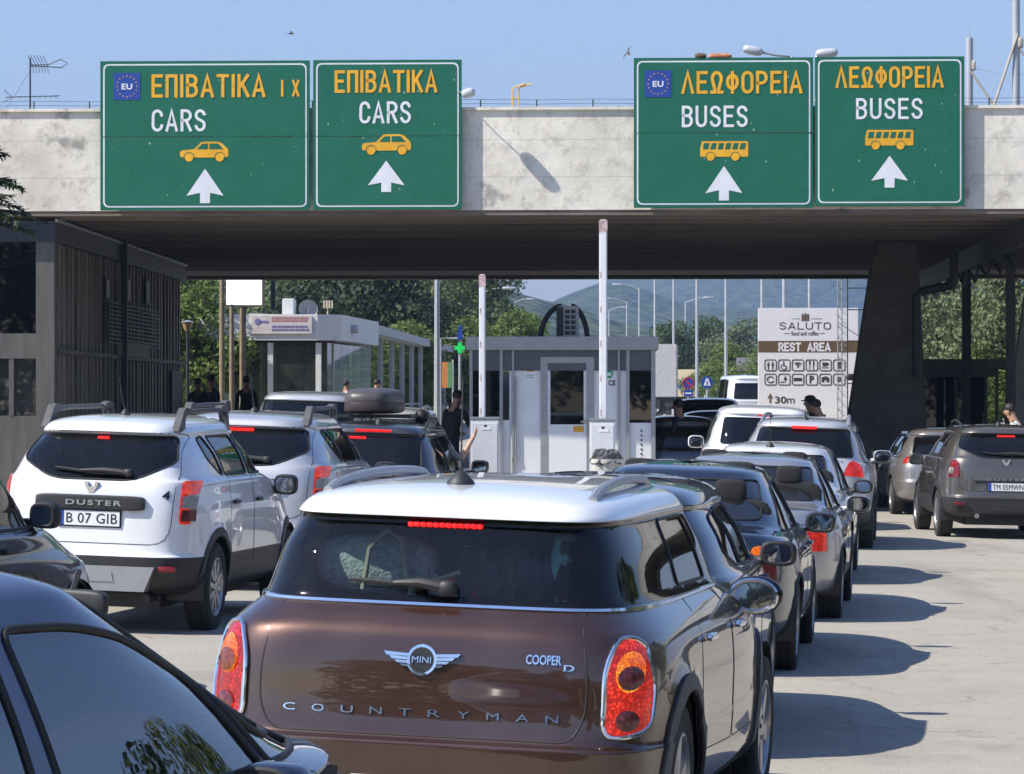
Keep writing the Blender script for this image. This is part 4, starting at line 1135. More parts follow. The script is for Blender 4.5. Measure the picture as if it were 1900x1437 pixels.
c = duster('silver white compact car with rear aerial, one place ahead of the white dusty car', (-2.70, 32.0), 6.5, p_silver2, 'B 51 NKT', q=22)
brake_bar(c, -.20, .12, 1.47, .016); c.root.scale = (1.04, 1.04, 1.04)
c = duster('grey brown compact car with round tail lamps and partly cut off by the right edge', (7.05, 48.1), .5, p_taupe, 'TM 05MWN', False, q=22, roll=R(1))
brake_bar(c, -.10, .16, 1.465, .014); b = MB(); b.cyl((-.42, -.01, .33), (-.42, .2, .33), .035, 14); b.build('exhaust_pipe', m_chr, c.root)

# the dark crossover ahead of them, with a roof box on it
LZ = rpoly([(.50, .93), (.85, .90), (.84, 1.02), (.76, 1.05), (.55, 1.0)], .04)
def hatch_side(L, zb, zt, y0=.62, hood=1.0, tall=0):
    yw = L-1.25*hood; m = (y0+.5+yw)/2-.15
    return [rpoly([(y0, zb+.10), (y0+.30, zb+.02), (y0+.52, zb+.02), (y0+.50, zt-.02), (y0+.12, zt-.05)], [.08, .05, .02, .03, .10]),
            rpoly([(y0+.59, zb+.015), (m, zb+.005), (m-.04, zt-.01), (y0+.57, zt-.015)], .04),
            rpoly([(m+.08, zb+.005), (yw-.06, zb+.01), (yw-.75, zt-.05), (yw-.9, zt-.01), (m+.05, zt-.01)], [.03, .05, .08, .06, .03])]
def hatch_doors(L, zb, y0=.62, hood=1.0):
    yw = L-1.25*hood; m = (y0+.5+yw)/2-.11
    return [rpoly([(y0+.60, .42), (m, .42), (m, zb-.01), (y0+.62, zb-.01)], .05), rpoly([(m+.02, .42), (yw+.10, .42), (yw+.1, zb-.02), (m+.02, zb-.01)], .05)]
REAR = lambda zb, zt, wb, wt: rpoly([(-wb, zb), (wb, zb), (wt, zt), (-wt, zt)], [.06, .06, .04, .04])
c = make('crossover', 'dark grey crossover carrying a closed roof box at the left booth', 'car', (-1.68, 38.0), 6, 'h', 4.35, .90, 1.60, p_grey, (.34, .89, [.85, 3.48], .22), [(LZ, l_hot)],
         REAR(1.06, 1.43, .60, .55), hatch_side(4.35, 1.02, 1.45), hatch_doors(4.35, 1.02), zb=.26, zbelt=1.02, wb=.81, wr=.62, yb=.13, yt=.42, mirror=(3.0, 1.06, .84, (.11, .06, .08), .6), bumper=2, lip=.05)
brake_bar(c, -.20, .22, 1.485, .016); brake_bar(c, -.27, -.07, 1.40, .016); antenna(c, .02, .75, .3, .2); plate(c, 0, .80, 'KB 4172')  # the lower bar is no lamp: painted red glow mirrored in the glass
rails(c, .56, .52, .6, 2.4, m_dsteel, .06, .018)
CROSSOVER = c
rb = thing('roof_box', 'closed dark brown grey roof box on the dark grey crossover', 'roof box', c.root.location+Matrix.Rotation(-R(6), 3, 'Z') @ Vector((-.12, 1.0, 1.66)), -R(6))
b = MB(); b.sup((0, .75, .18), (.30, .75, .14), (.6, .5), (28, 14)); b.build('lid', mat('brown_grey_plastic', (.07, .062, .06), .42, var=.15), rb)
b = MB(); b.sup((0, .75, .10), (.305, .76, .09), (.45, .5), (28, 12)); b.build('tray', mat('dark_red_brown_plastic', (.035, .022, .022), .5), rb)
b = MB()
for y in (.3, 1.4): b.box((-.56, y, -.035), (.56, y+.06, .005), 0, None, .01)
b.build('cross_bar', m_blk, rb)

# ---- the lane to the right of the brown car
LB = rpoly([(.60, .80), (.82, .80), (.815, .98), (.66, .98)], .05)
c = make('hatchback', 'black hatchback directly ahead of the brown car, mostly hidden by it', 'car', (.30, 17.5), 7.5, 'h', 4.1, .87, 1.45, p_black, (.315, .86, [.78, 3.33], .2), [(LB, l_lit)], REAR(1.0, 1.28, .58, .52),
         hatch_side(4.1, .97, 1.30), hatch_doors(4.1, .97), zbelt=.97, wb=.79, wr=.60, mirror=(2.72, .98, .80, (.11, .06, .075), .6), mir_col=m_blk, handles=[(1.45, .86), (2.3, .86)])
LC_ = rpoly([(.52, .62), (.845, .62), (.83, .80), (.60, .84)], .05)
def sedan_side(L, zb, zt, yd=.95, hood=1.0):
    yw = L-1.28*hood; m = (yd+yw)/2+.02
    return [rpoly([(yd, zb+.03), (m-.02, zb+.015), (m-.05, zt-.01), (yd+.60, zt-.04)], [.05, .03, .04, .12]), rpoly([(m+.05, zb+.015), (yw-.05, zb+.02), (yw-.80, zt-.04), (yw-1.0, zt-.01), (m+.02, zt-.01)], [.03, .05, .08, .06, .03])]
def sedan_doors(L, zb, yd=.95, hood=1.0):
    yw = L-1.28*hood; m = (yd+yw)/2+.035
    return [rpoly([(yd+.35, .35), (m, .35), (m, zb-.01), (yd+.1, zb-.01), (yd+.12, .75)], .05), rpoly([(m+.015, .35), (yw+.1, .35), (yw+.1, zb-.02), (m+.015, zb-.01)], .05)]
c = make('sedan', 'dark blue black sedan between the black hatchback and the silver sedan', 'car', (1.02, 22.9), 7.5, 's', 4.55, .875, 1.435, p_bluebl, (.32, .865, [.95, 3.65], .21),
         [(LC_, l_red), (rpoly([(.56, .83), (.70, .83), (.69, .90), (.58, .90)], .03), l_hot)], REAR(1.055, 1.32, .60, .53), sedan_side(4.55, .95, 1.315), sedan_doors(4.55, .95), zbelt=.95, zd=.99, yd=.62, yt=1.15, wb=.79, wr=.58,
         glass_r=glass('bluish_rear_glass', (.12, .15, .18), 1.6, .10, .05), mirror=(3.1, .97, .80, (.12, .06, .08), .6), handles=[(1.62, .84), (2.55, .84)])  # bluish pane, more mirror-like than the other rear glass
plate(c, 0, .70, 'NIT 8830')
LM = rpoly([(.50, .62), (.84, .62), (.835, .80), (.70, .905), (.60, .86)], [.03, .04, .05, .05, .05])
c = make('sedan', 'silver sedan with grey head rests behind its rear glass, third in the right lane', 'car', (1.92, 28.8), 7.5, 's', 4.53, .865, 1.425, p_silver, (.31, .86, [.92, 3.63], .21),
         [(LM, l_lit)], REAR(1.03, 1.31, .60, .53), sedan_side(4.53, .93, 1.31), sedan_doors(4.53, .93), zbelt=.93, zd=.97, yd=.66, yt=1.22, wb=.775, wr=.57,
         glass_r=glass('clear_rear_glass', (.30, .34, .34), 1.5, .03, .08), mirror=(3.05, .95, .80, (.12, .06, .08), .6), handles=[(1.6, .82), (2.52, .82)], mir_col=None)
plate(c, 0, .66, 'NHA 5604'); b = MB(); h, q_ = c.hit(0, .92, 'R'); b.lathe([(.045, -.004), (.045, .004), (.036, .004), (.036, -.004)], 24, 0, Matrix.Translation(h+Vector((0, -.008, 0))), 'y', True); b.build('emblem', m_chr, c.root)
c = make('sedan', 'white sedan with thin roof aerial, fourth in the right lane, mostly hidden', 'car', (2.62, 35.0), 7.5, 's', 4.4, .86, 1.455, p_beigew, (.31, .855, [.92, 3.55], .2),
         [(LM, l_lit)], REAR(1.03, 1.33, .60, .53), sedan_side(4.4, .95, 1.34), (), zbelt=.95, zd=.99, yd=.55, yt=1.05, wb=.78, wr=.60, mirror=(2.95, .97, .80, (.11, .06, .08), .8), mir_col=m_blk)
antenna(c, -.05, 1.2, .30, .1)
LK = rpoly([(.52, .97), (.905, .95), (.90, 1.17), (.84, 1.20), (.60, 1.15)], [.04, .05, .06, .05, .05])
c = make('suv', 'silver sport utility car with roof rails and wide lit brake lamps, right lane', 'car', (3.72, 43.6), 7, 'h', 4.68, .935, 1.715, p_silver2, (.36, .925, [.98, 3.68], .23), [(LK, l_lit)],
         REAR(1.20, 1.555, .66, .58), hatch_side(4.68, 1.16, 1.56, .72), hatch_doors(4.68, 1.16, .72), zb=.28, zsh=.66, zbelt=1.15, wb=.84, wr=.66, yb=.13, yt=.42, bumper=2.7, lip=.05, mirror=(3.3, 1.18, .86, (.13, .07, .09), .6), glass_r=g_priv, glass_s=[g_priv, g_priv, g_clear])
brake_bar(c, -.16, .16, 1.575, .02); rails(c, .57, .52, .62, 2.7, m_sil, .055, .026); antenna(c, .0, .62, .3, .12); plate(c, 0, .92, 'IMX 2239'); slabtext(c, 'Sorento', .30, .52, 1.13, 1.165, m_chr, 'lettering', .0, .004)
LL = rpoly([(.66, .98), (.92, .98), (.91, 1.16), (.68, 1.17)], .04)
c = make('suv', 'tall white sport utility car ahead of the silver one, right lane', 'car', (3.72, 50.2), 3, 'h', 4.9, .955, 1.86, p_pearl, (.38, .94, [1.05, 3.9], .25), [(LL, l_lit)],
         REAR(1.26, 1.66, .66, .60), hatch_side(4.9, 1.24, 1.68, .72), (), zb=.32, zsh=.70, zbelt=1.22, wb=.87, wr=.70, yb=.10, yt=.36, glass_r=g_priv, mirror=(3.5, 1.24, .88, (.13, .07, .10), .6))
brake_bar(c, -.1, .1, 1.70, .014)
LS = rpoly([(.52, .90), (.86, .86), (.86, .98), (.80, 1.02), (.60, .99)], .04)
c = make('hatchback', 'warm grey hatchback beside the grey brown car, in front of the dark booth', 'car', (7.28, 56.2), .5, 'h', 4.25, .89, 1.49, p_warm, (.32, .88, [.82, 3.43], .2), [(LS, l_lit)],
         REAR(1.03, 1.32, .60, .53), hatch_side(4.25, .99, 1.34), hatch_doors(4.25, .99), zbelt=.99, wb=.80, wr=.60, roll=R(1), mirror=(2.95, 1.0, .82, (.11, .06, .08), .6), handles=[(1.5, .9), (2.4, .9)])
c = make('sedan', 'grey sedan of which only a sliver shows at the right edge of the photo', 'car', (7.0, 35.6), 0, 's', 4.5, .88, 1.44, p_silver, (.32, .87, [.92, 3.6], .2), [(LM, l_lit)], REAR(1.03, 1.31, .6, .53), sedan_side(4.5, .93, 1.31), (), roll=R(1))

# ---- cars at the left edge and in the foreground
c = make('hatchback', 'tall black car at the left edge with its front wheel showing', 'car', (-4.47, 17.75), 16, 'h', 4.25, .88, 1.68, p_black, (.325, .87, [.82, 3.43], .21), [(LS, l_lit)],
         REAR(1.06, 1.38, .60, .53), hatch_side(4.25, 1.03, 1.52, .62, .74), hatch_doors(4.25, 1.03, .62, .74), zbelt=1.03, wb=.82, wr=.68, hood=.74, mirror=(3.0, 1.11, .73, (.09, .06, .082), .6), mir_col=m_blk, handles=[(1.5, .92), (2.4, .92)], hl=True, glass_s=[g_clear]*3, q=24)
BL = dict(zbelt=.94, zd=.98, yd=.60, yt=1.15, wb=.79, wr=.60, hood=.63)
c = make('sedan', 'dark blue car in the near left corner, seen from above its side windows', 'car', (-2.52, 5.55), 24, 's', 4.45, .875, 1.475, paint('dark_blue_paint', (.028, .040, .085), .4, .32, .05), (.32, .865, [.92, 3.58], .21), [(LC_, l_lit)],
         REAR(1.04, 1.33, .6, .53), [rpoly([(.98, .98), (1.98, .965), (1.97, 1.345), (1.55, 1.325)], [.05, .03, .03, .12]), rpoly([(2.08, .965), (3.02, .965), (2.84, 1.185), (2.58, 1.29), (2.32, 1.335), (2.05, 1.34)], [.03, .03, .05, .12, .1, .04]), rpoly([(3.08, .965), (3.50, .965), (2.90, 1.195)], .02)],
         [rpoly([(1.25, .35), (2.02, .35), (2.02, .955), (1.05, .955), (1.07, .75)], .05), rpoly([(2.04, .35), (3.25, .35), (3.3, .93), (2.05, .955)], .05)], mirror=(2.86, .93, .77, (.085, .07, .07), .6, True, False, (1,)), mir_col=p_bluebl, handles=[(1.35, .84), (2.25, .84)], hl=True, q=30, sub=6,
         glass_s=[glass('near_side_glass', (.58, .66, .64), 1.5, .16, .02)]*3, **BL)
NEAR = c
b = MB(); q = [Vector((.30, 2.20, .80)), Vector((.42, 2.42, 1.0)), Vector((.50, 2.62, 1.08)), Vector((.55, 2.78, 1.07))]
for i in range(3): b.add([tuple(q[i]-Vector((0, 0, .03))), tuple(q[i+1]-Vector((0, 0, .03))), tuple(q[i+1]+Vector((0, 0, .03))), tuple(q[i]+Vector((0, 0, .03)))], [(0, 1, 2, 3)])
o = b.build('red_strap', mat('red_webbing', (.55, .06, .05), .8)); md = o.modifiers.new('thickness', 'SOLIDIFY'); md.thickness = .006
o.location = c.root.location; o.rotation_euler = c.root.rotation_euler; tag(o, 'red webbing strap inside the dark blue car, seen through its front side window', 'strap')
# ---- cars far ahead
c = make('van', 'dark windowed van ahead in the left lane, only its rear top showing', 'van', (-3.1, 49.5), 3, 'h', 4.6, .92, 1.95, p_silver2, (.34, .9, [.9, 3.7], .22), [(LL, l_red)], REAR(1.30, 1.80, .72, .66), hatch_side(4.6, 1.2, 1.78), (), zbelt=1.2, wb=.87, wr=.72, yb=.08, yt=.22, glass_r=g_priv, glass_s=[g_priv]*3, q=16)
c = make('estate_car', 'beige estate car beyond the roof box, only its roof showing', 'car', (-2.05, 52.0), 4, 'h', 4.5, .90, 1.74, paint('beige_paint', (.42, .40, .35), .3, .4), (.33, .88, [.9, 3.6], .21), [(LS, l_red)], REAR(1.2, 1.54, .62, .56), hatch_side(4.5, 1.14, 1.58), (), zbelt=1.14, wb=.82, wr=.62, q=16)
rails(c, .55, .5, .6, 2.5, m_sil, .06, .02)
c = make('hatchback', 'black car waiting at the right hand window of the grey booth', 'car', (2.95, 58.5), 1, 'h', 4.2, .87, 1.62, p_black, (.32, .86, [.8, 3.4], .2), [(LS, l_red)], REAR(1.06, 1.42, .6, .54), hatch_side(4.2, 1.05, 1.47), (), zbelt=1.05, roll=0, q=16, mirror=(2.9, 1.05, .82))
c = make('crossover', 'dark blue crossover with one red tail lamp beside the tall white car', 'car', (3.7, 60.0), 2, 'h', 4.3, .89, 1.70, p_bluebl, (.34, .88, [.85, 3.45], .22), [(LZ, l_lit)], REAR(1.1, 1.50, .62, .56), hatch_side(4.3, 1.08, 1.55), (), zbelt=1.08, roll=0, q=16, mirror=(2.95, 1.1, .83), wr=.64, wb=.82)
c = make('minivan', 'grey minivan beyond the dark blue crossover', 'car', (4.35, 75.0), 4, 'h', 4.5, .91, 1.75, p_grey, (.34, .9, [.85, 3.6], .22), [(LZ, l_red)], REAR(1.15, 1.58, .64, .6), hatch_side(4.5, 1.1, 1.6), (), zbelt=1.1, roll=0, q=16, wr=.68, wb=.84)
# ---------------------------------------------------------------- road signs on the bridge
m_green = node_mat('sign_green', lambda t, b: (
    t.links.new(mixc(t, ramp(t, (lambda n: (t.links.new(nn(t, 'TexCoord').outputs['Object'], n.inputs['Vector']), n.outputs[0])[1])(nn(t, 'TexNoise', Scale=2.2, Detail=9., Roughness=.7)), .42, .72, 0., .55), (.008, .118, .070), (.025, .145, .10)), b.inputs['Base Color']),
    setattr(b.inputs['Roughness'], 'default_value', .5), setattr(b.inputs['Specular IOR Level'], 'default_value', .3)))
m_swhite = mat('sign_white', (.66, .68, .72), .5, var=.08, scale=3)
m_syel = mat('sign_yellow', (.70, .36, .015), .5, var=.12, scale=4)
m_sblue = mat('sign_blue', (.012, .05, .28), .5, var=.1)
m_seam = mat('weathered_seam', (.02, .04, .03), .8, var=.5, scale=12)
m_alu = mat('sign_back_aluminium', (.3, .31, .31), .5, .6)
# narrow road lettering drawn from strokes: letter -> (width, polylines) in a box one unit high
def _arc(cx, cy, rx, ry, a0, a1, n=9): return [(cx+rx*math.cos(R(a0+(a1-a0)*i/n)), cy+ry*math.sin(R(a0+(a1-a0)*i/n))) for i in range(n+1)]
_o = _arc(.24, .74, .24, .26, 0, 180)+_arc(.24, .26, .24, .26, 180, 360)+[(.48, .74)]
GLYPH = {'E': (.42, [[(.42, 1), (0, 1), (0, 0), (.42, 0)], [(0, .52), (.36, .52)]]), 'П': (.46, [[(0, 0), (0, 1), (.46, 1), (.46, 0)]]), 'I': (.0, [[(0, 0), (0, 1)]]),
 'B': (.46, [[(0, 0), (0, 1), (.22, 1)]+_arc(.22, .77, .22, .23, 90, -90)+[(0, .54)], [(.22, .54)]+_arc(.22, .27, .24, .27, 90, -90)+[(0, 0)]]),
 'A': (.52, [[(0, 0), (.26, 1), (.52, 0)], [(.10, .27), (.42, .27)]]), 'T': (.48, [[(0, 1), (.48, 1)], [(.24, 1), (.24, 0)]]), 'K': (.46, [[(0, 0), (0, 1)], [(.44, 1), (.03, .42)], [(.17, .58), (.46, 0)]]),
 'X': (.48, [[(0, 0), (.48, 1)], [(0, 1), (.48, 0)]]), 'Λ': (.52, [[(0, 0), (.26, 1), (.52, 0)]]), 'O': (.48, [_o]),
 'Ω': (.54, [[(0, 0), (.17, 0), (.17, .12)]+_arc(.27, .68, .24, .32, 215, -35, 16)+[(.37, .12), (.37, 0), (.54, 0)]]), 'Ф': (.52, [[(.26, 0), (.26, 1)], _arc(.26, .52, .26, .34, 0, 360, 22)]),
 'P': (.46, [[(0, 0), (0, 1), (.22, 1)]+_arc(.22, .73, .24, .27, 90, -90)+[(0, .46)]]), 'R': (.46, [[(0, 0), (0, 1), (.22, 1)]+_arc(.22, .75, .24, .25, 90, -90)+[(0, .50)], [(.22, .50), (.46, 0)]]),
 'L': (.42, [[(0, 1), (0, 0), (.42, 0)]]), 'C': (.46, [_arc(.24, .74, .23, .26, 8, 180)+_arc(.24, .26, .24, .26, 180, 352)]), 'U': (.48, [[(0, 1), (0, .27)]+_arc(.24, .27, .24, .27, 180, 360)+[(.48, 1)]]),
 'S': (.46, [_arc(.23, .77, .22, .23, 15, 240)+_arc(.23, .25, .23, .25, 75, -165)])}
def add_strokes(mb, body, x0, x1, z0, z1, y, m=0, th=.17, depth=.003, gap=.30):
    """lettering fitted between x0 and x1; each stroke is a flat ribbon with mitred joints"""
    h = z1-z0; t = th*h/2; tot = sum(GLYPH[c][0] if c != ' ' else .45 for c in body)+gap*(len(body)-1); k = (x1-x0-2*t)/tot; x = x0+t; q = 0
    for c in body:
        if c == ' ': x += (.45+gap)*k; continue
        w, lines = GLYPH[c]
        for ln in lines:
            P = [Vector((x+a*k, z0+t+b_*(h-2*t))) for a, b_ in ln]; P = [p for i, p in enumerate(P) if i == 0 or (p-P[i-1]).length > 1e-4]; n = len(P); L_ = []; R_ = []; cl = (P[0]-P[-1]).length < 1e-5
            for i in range(n):
                a = P[i]-P[i-1] if i else (P[-1]-P[-2] if cl else P[1]-P[0]); e = P[i+1]-P[i] if i < n-1 else (P[1]-P[0] if cl else a)
                a = a.normalized(); e = e.normalized(); na = Vector((-a.y, a.x)); ne = Vector((-e.y, e.x)); mt = (na+ne).normalized() if (na+ne).length > .05 else na
                l = t/max(.45, mt.dot(na)); p = P[i].copy()
                if not cl and i == 0: p -= e*t
                if not cl and i == n-1: p += a*t
                L_.append(p+mt*l); R_.append(p-mt*l)
            q += 1; yy = y-.00025*q
            vs = [(p.x, yy, p.y) for p in L_+R_]+[(p.x, y+depth, p.y) for p in L_+R_]; N = 2*n; fs = []
            for i in range(n-1): fs += [(i, i+1, n+i+1, n+i), (N+i, N+i+1, i+1, i), (n+i, n+i+1, N+n+i+1, N+n+i)]
            fs += [(0, n, N+n, N), (n-1, N+n-1, N+2*n-1, 2*n-1)]
            mb.add(vs, fs, m)
        x += (w+gap)*k
def road_sign(label, px0, py0, px1, py1, items, seam=None, turn=0):
    v = -.16; u0 = U(px0, v); p = SW(u0, v); d = p.y
    z0 = ZP(py1, d); m = d/F
    s = thing('road_sign', label, 'road sign', (p.x, p.y, z0), -SA, 'green lane signs on the bridge')
    w, h = (px1-px0)*m, (py1-py0)*m
    X = lambda px: (px-px0)*m
    Z = lambda py: (py1-py)*m
    b = MB(); b.box((0, 0, 0), (w, .035, h), 0, None, .006); b.box((.3, .035, .15), (.38, .15, h-.1), 1); b.box((w-.38, .035, .15), (w-.3, .15, h-.1), 1); b.build('panel', [m_green, m_alu], s)
    b = MB(); e = .05
    b.prism(rpoly([(e, e), (w-e, e), (w-e, h-e), (e, h-e)], .10, 6), -.003, -.0005); b.build('border', m_swhite, s)
    b = MB(); e = .075
    b.prism(rpoly([(e, e), (w-e, e), (w-e, h-e), (e, h-e)], .085, 6), -.006, -.0035); b.build('face', m_green, s)
    if seam:
        b = MB(); rn = random.Random(int(px0)); x = .03
        while x < w-.1:
            l = rn.uniform(.05, .4); g = rn.choice((.004, .006, .014)); b.box((x, -.0085, Z(seam)-g), (min(x+l, w-.03), -.0065, Z(seam)+.003)); x += l+rn.choice((0, 0, .05))
        b.build('panel_seam', m_seam, s)
    # small chips and grime spots, each a flake lying on the face
    b = MB(); rn = random.Random(int(px1))
    for i in range(26):
        x, z, r = rn.uniform(.1, w-.1), rn.uniform(.1, h-.1), rn.uniform(.006, .02)
        b.prism([(x+r*math.cos(q)*rn.uniform(.4, 1), z+r*math.sin(q)*rn.uniform(.5, 1.6)) for q in np.linspace(0, 6.28, 7)[:-1]], -.0074, -.0062, i % 3 == 0)
    b.build('paint_chips', [mat('pale_chip', (.3, .42, .36), .8), mat('dark_chip', (.015, .03, .025), .8)], s)
    y = -.0085
    for it in items:
        k, x0, y0, x1, y1 = it[:5]; a, c_, e, f = X(x0), Z(y1), X(x1), Z(y0); q = lambda pts: [(a+(e-a)*i, c_+(f-c_)*j) for i, j in pts]
        b = MB(); L1, L2 = (y-.003, y), (y-.0055, y-.0032)
        if k in ('yellow', 'white'):
            add_strokes(b, it[5], a, e, c_, f, y-.003, 0, .138 if k == 'yellow' else .128, .0025); b.build('lettering', m_syel if k == 'yellow' else m_swhite, s)
        elif k == 'car':
            b.prism(q([(0, .26), (0, .46), (.04, .54), (.29, .60), (.43, .96), (.50, 1), (.78, 1), (.86, .93), (.985, .62), (1, .5), (1, .22), (.94, .16), (.10, .16), (.02, .18)]), *L1)
            for cx in (.185, .82): b.prism([(a+(e-a)*cx+(e-a)*.088*math.cos(t), c_+(f-c_)*.17+(e-a)*.088*math.sin(t)) for t in np.linspace(0, 6.2832, 23)[:-1]], y-.0045, y, 0)
            for po in ([(.35, .60), (.45, .88), (.575, .90), (.575, .60)], [(.605, .60), (.605, .90), (.79, .90), (.90, .60)]): b.prism(q(po), *L2, 1)
            for cx in (.185, .82): b.tube([(a+(e-a)*cx+(e-a)*.105*math.cos(t), y-.004, c_+(f-c_)*.17+(e-a)*.105*math.sin(t)) for t in np.linspace(-.3, 3.5, 15)], .0055, 4, 1)
            b.build('car_symbol', [m_syel, m_green], s)
        elif k == 'bus':
            b.prism(rpoly(q([(0, .20), (.0, .62), (.035, 1), (.97, 1), (1, .95), (1, .20)]), .02), *L1)
            for cx in (.215, .73): b.prism([(a+(e-a)*cx+(e-a)*.085*math.cos(t), c_+(f-c_)*.2+(e-a)*.085*math.sin(t)) for t in np.linspace(0, 6.2832, 23)[:-1]], y-.0045, y, 0)
            for i in range(6):
                x = .055+i*.152; b.prism(q([(x, .58), (x+.035 if i else x+.02, .90), (x+.135, .90), (x+.11, .58)]), *L2, 1)
            for cx in (.215, .73): b.tube([(a+(e-a)*cx+(e-a)*.10*math.cos(t), y-.004, c_+(f-c_)*.2+(e-a)*.10*math.sin(t)) for t in np.linspace(-.2, 3.4, 15)], .005, 4, 1)
            b.build('bus_symbol', [m_syel, m_green], s)
        elif k == 'arrow':
            b.prism(q([(.5, 1), (1, .215), (.635, .30), (.635, 0), (.365, 0), (.365, .30), (0, .215)]), *L1); b.build('arrow', m_swhite, s)
        elif k == 'eu':
            b.prism(q([(0, 0), (1, 0), (1, 1), (0, 1)]), *L1)
            for i in range(16):
                t = 2*math.pi*i/16; cx, cz = .5+.37*math.cos(t), .5+.39*math.sin(t)
                b.prism(q([(cx+(.036 if j % 2 else .015)*math.sin(math.pi*j/5), cz+(.036 if j % 2 else .015)*math.cos(math.pi*j/5)) for j in range(10)]), *L2, 1)
            add_text(b, 'EU', a+(e-a)*.30, a+(e-a)*.70, c_+(f-c_)*.38, c_+(f-c_)*.60, y-.0065, 2, .03, .003, 1.1); b.build('emblem', [m_sblue, m_syel, m_swhite], s)
    return s
GL = 'green lane sign reading ΕΠΙΒΑΤΙΚΑ ΙΧ and CARS with blue EU emblem'
road_sign(GL, 186, 114, 576, 391, [('eu', 211, 136, 261, 186), ('yellow', 282, 139, 494, 182, 'EПIBATIKA'), ('yellow', 523, 150, 557, 181, 'I X'), ('white', 282, 204, 383, 245, 'CARS'), ('car', 335, 264, 425, 299), ('arrow', 347, 314, 416, 378)], 254)
road_sign('green lane sign reading ΕΠΙΒΑΤΙΚΑ and CARS without emblem, second from the left', 581, 112, 857, 390, [('yellow', 621, 131, 812, 173, 'EПIBATIKA'), ('white', 667, 189, 763, 230, 'CARS'), ('car', 672, 250, 763, 286), ('arrow', 683, 299, 751, 357)], 253)
road_sign('green lane sign reading ΛΕΩΦΟΡΕΙΑ and BUSES with blue EU emblem', 1176, 108, 1508, 386, [('eu', 1196, 131, 1246, 181), ('yellow', 1264, 133, 1488, 175, 'ΛEΩФOPEIA'), ('white', 1265, 197, 1387, 237, 'BUSES'), ('bus', 1299, 263, 1388, 299), ('arrow', 1309, 309, 1377, 373)], 247)
road_sign('green lane sign reading ΛΕΩΦΟΡΕΙΑ and BUSES without emblem, rightmost', 1512, 106, 1788, 383, [('yellow', 1550, 124, 1750, 164, 'ΛEΩФOPEIA'), ('white', 1588, 183, 1711, 222, 'BUSES'), ('bus', 1605, 242, 1694, 278), ('arrow', 1616, 290, 1684, 349)])

# ---------------------------------------------------------------- booth, barriers and bin on the island
m_panel = mat('pale_grey_booth_panel', (.72, .72, .73), .45, .1, var=.06, scale=2)
m_frame = mat('grey_aluminium_frame', (.33, .335, .34), .45, .5, var=.08)
m_dkband = mat('dark_grey_band', (.09, .095, .105), .5, .2)
BD = 57.4; bp = F/BD
booth = thing('toll_booth', 'pale grey control booth with glazed door and dark corner windows on the middle island', 'booth', (XP(870, BD), BD, .28), -R(1))
bx = lambda px: (px-870)/bp
bz = lambda py: ZP(py, BD)-.28
W_ = bx(1216)
mb = MB(); mb.box((-.05, -.08, bz(650)), (W_+.05, 2.6, bz(625)), 0, None, .01); mb.build('roof', m_frame, booth)
mb = MB(); mb.box((.02, .0, bz(688)), (W_-.02, .05, bz(650))); mb.build('fascia', m_dkband, booth)
mb = MB(); mb.box((.05, .04, 0), (W_-.05, 2.5, .12)); mb.build('plinth', m_pier, booth)
mb = MB()
for a, c_ in ((945, 1003), (1102, 1168)): mb.box((bx(a), .03, .12), (bx(c_), .08, bz(660)))
mb.box((bx(872), .02, .12), (bx(945), .08, bz(780))); mb.box((bx(1168), .02, .12), (bx(1213), .08, bz(785)))
mb.box((.03, .1, .12), (.08, 2.4, bz(800))); mb.box((W_-.08, .1, .12), (W_-.03, 2.4, bz(785))); mb.box((.05, 2.35, .12), (W_-.05, 2.42, bz(690)))
mb.build('wall_panel', m_panel, booth)
mb = MB()
for a, w in ((927, 6), (950, 4), (1162, 6), (1146, 4), (1208, 8), (871, 6)): mb.box((bx(a), -.03, .1), (bx(a+w), .1, bz(650)), 0, None, .004)
mb.box((bx(1003), -.005, .12), (bx(1016), .09, bz(663))); mb.box((bx(1088), -.005, .12), (bx(1102), .09, bz(663))); mb.box((bx(1016), -.005, bz(674)), (bx(1088), .09, bz(663)))
mb.build('frame', m_frame, booth)
for nm, a, c_ in (('corner_window', 877, 927), ('corner_window', 1168, 1208)):
    mb = MB(); mb.box((bx(a), .035, bz(785)), (bx(c_), .045, bz(688))); mb.build(nm, m_dglass, booth)
mb = MB(); mb.box((.04, .1, bz(785)), (.05, 2.4, bz(690))); mb.build('side_window', m_dglass, booth)
mb = MB(); mb.box((W_-.05, .1, bz(785)), (W_-.04, 2.4, bz(690))); mb.build('side_window', m_dglass, booth)
dr = MB(); dr.box((bx(1016), .005, .13), (bx(1088), .05, bz(788))); dr.box((bx(1016), .005, bz(788)), (bx(1021), .05, bz(674))); dr.box((bx(1083), .005, bz(788)), (bx(1088), .05, bz(674))); dr.box((bx(1021), .005, bz(680)), (bx(1083), .05, bz(674)))
dr = dr.build('door', mat('white_door', (.68, .69, .70), .4, var=.04), booth)
mb = MB(); mb.box((bx(1021), .025, bz(788)), (bx(1083), .035, bz(680))); mb.build('pane', g_rear, dr)
mb = MB(); mb.box((bx(1078), -.03, bz(785)), (bx(1092), .0, bz(781))); mb.build('handle', m_chr, dr)
mb = MB(); mb.box((bx(1064), -.002, bz(802)), (bx(1083), .004, bz(791))); mb.build('yellow_label', m_syel, dr)
nb = MB(); nb.box((bx(973), .018, bz(706)), (bx(995), .03, bz(674)), 0); nb.prism([(bx(976), bz(690)), (bx(992), bz(690)), (bx(984), bz(677))], .014, .0175, 1); nb.prism([(bx(981), bz(688.5)), (bx(987), bz(688.5)), (bx(984), bz(682))], .0115, .0138, 2)
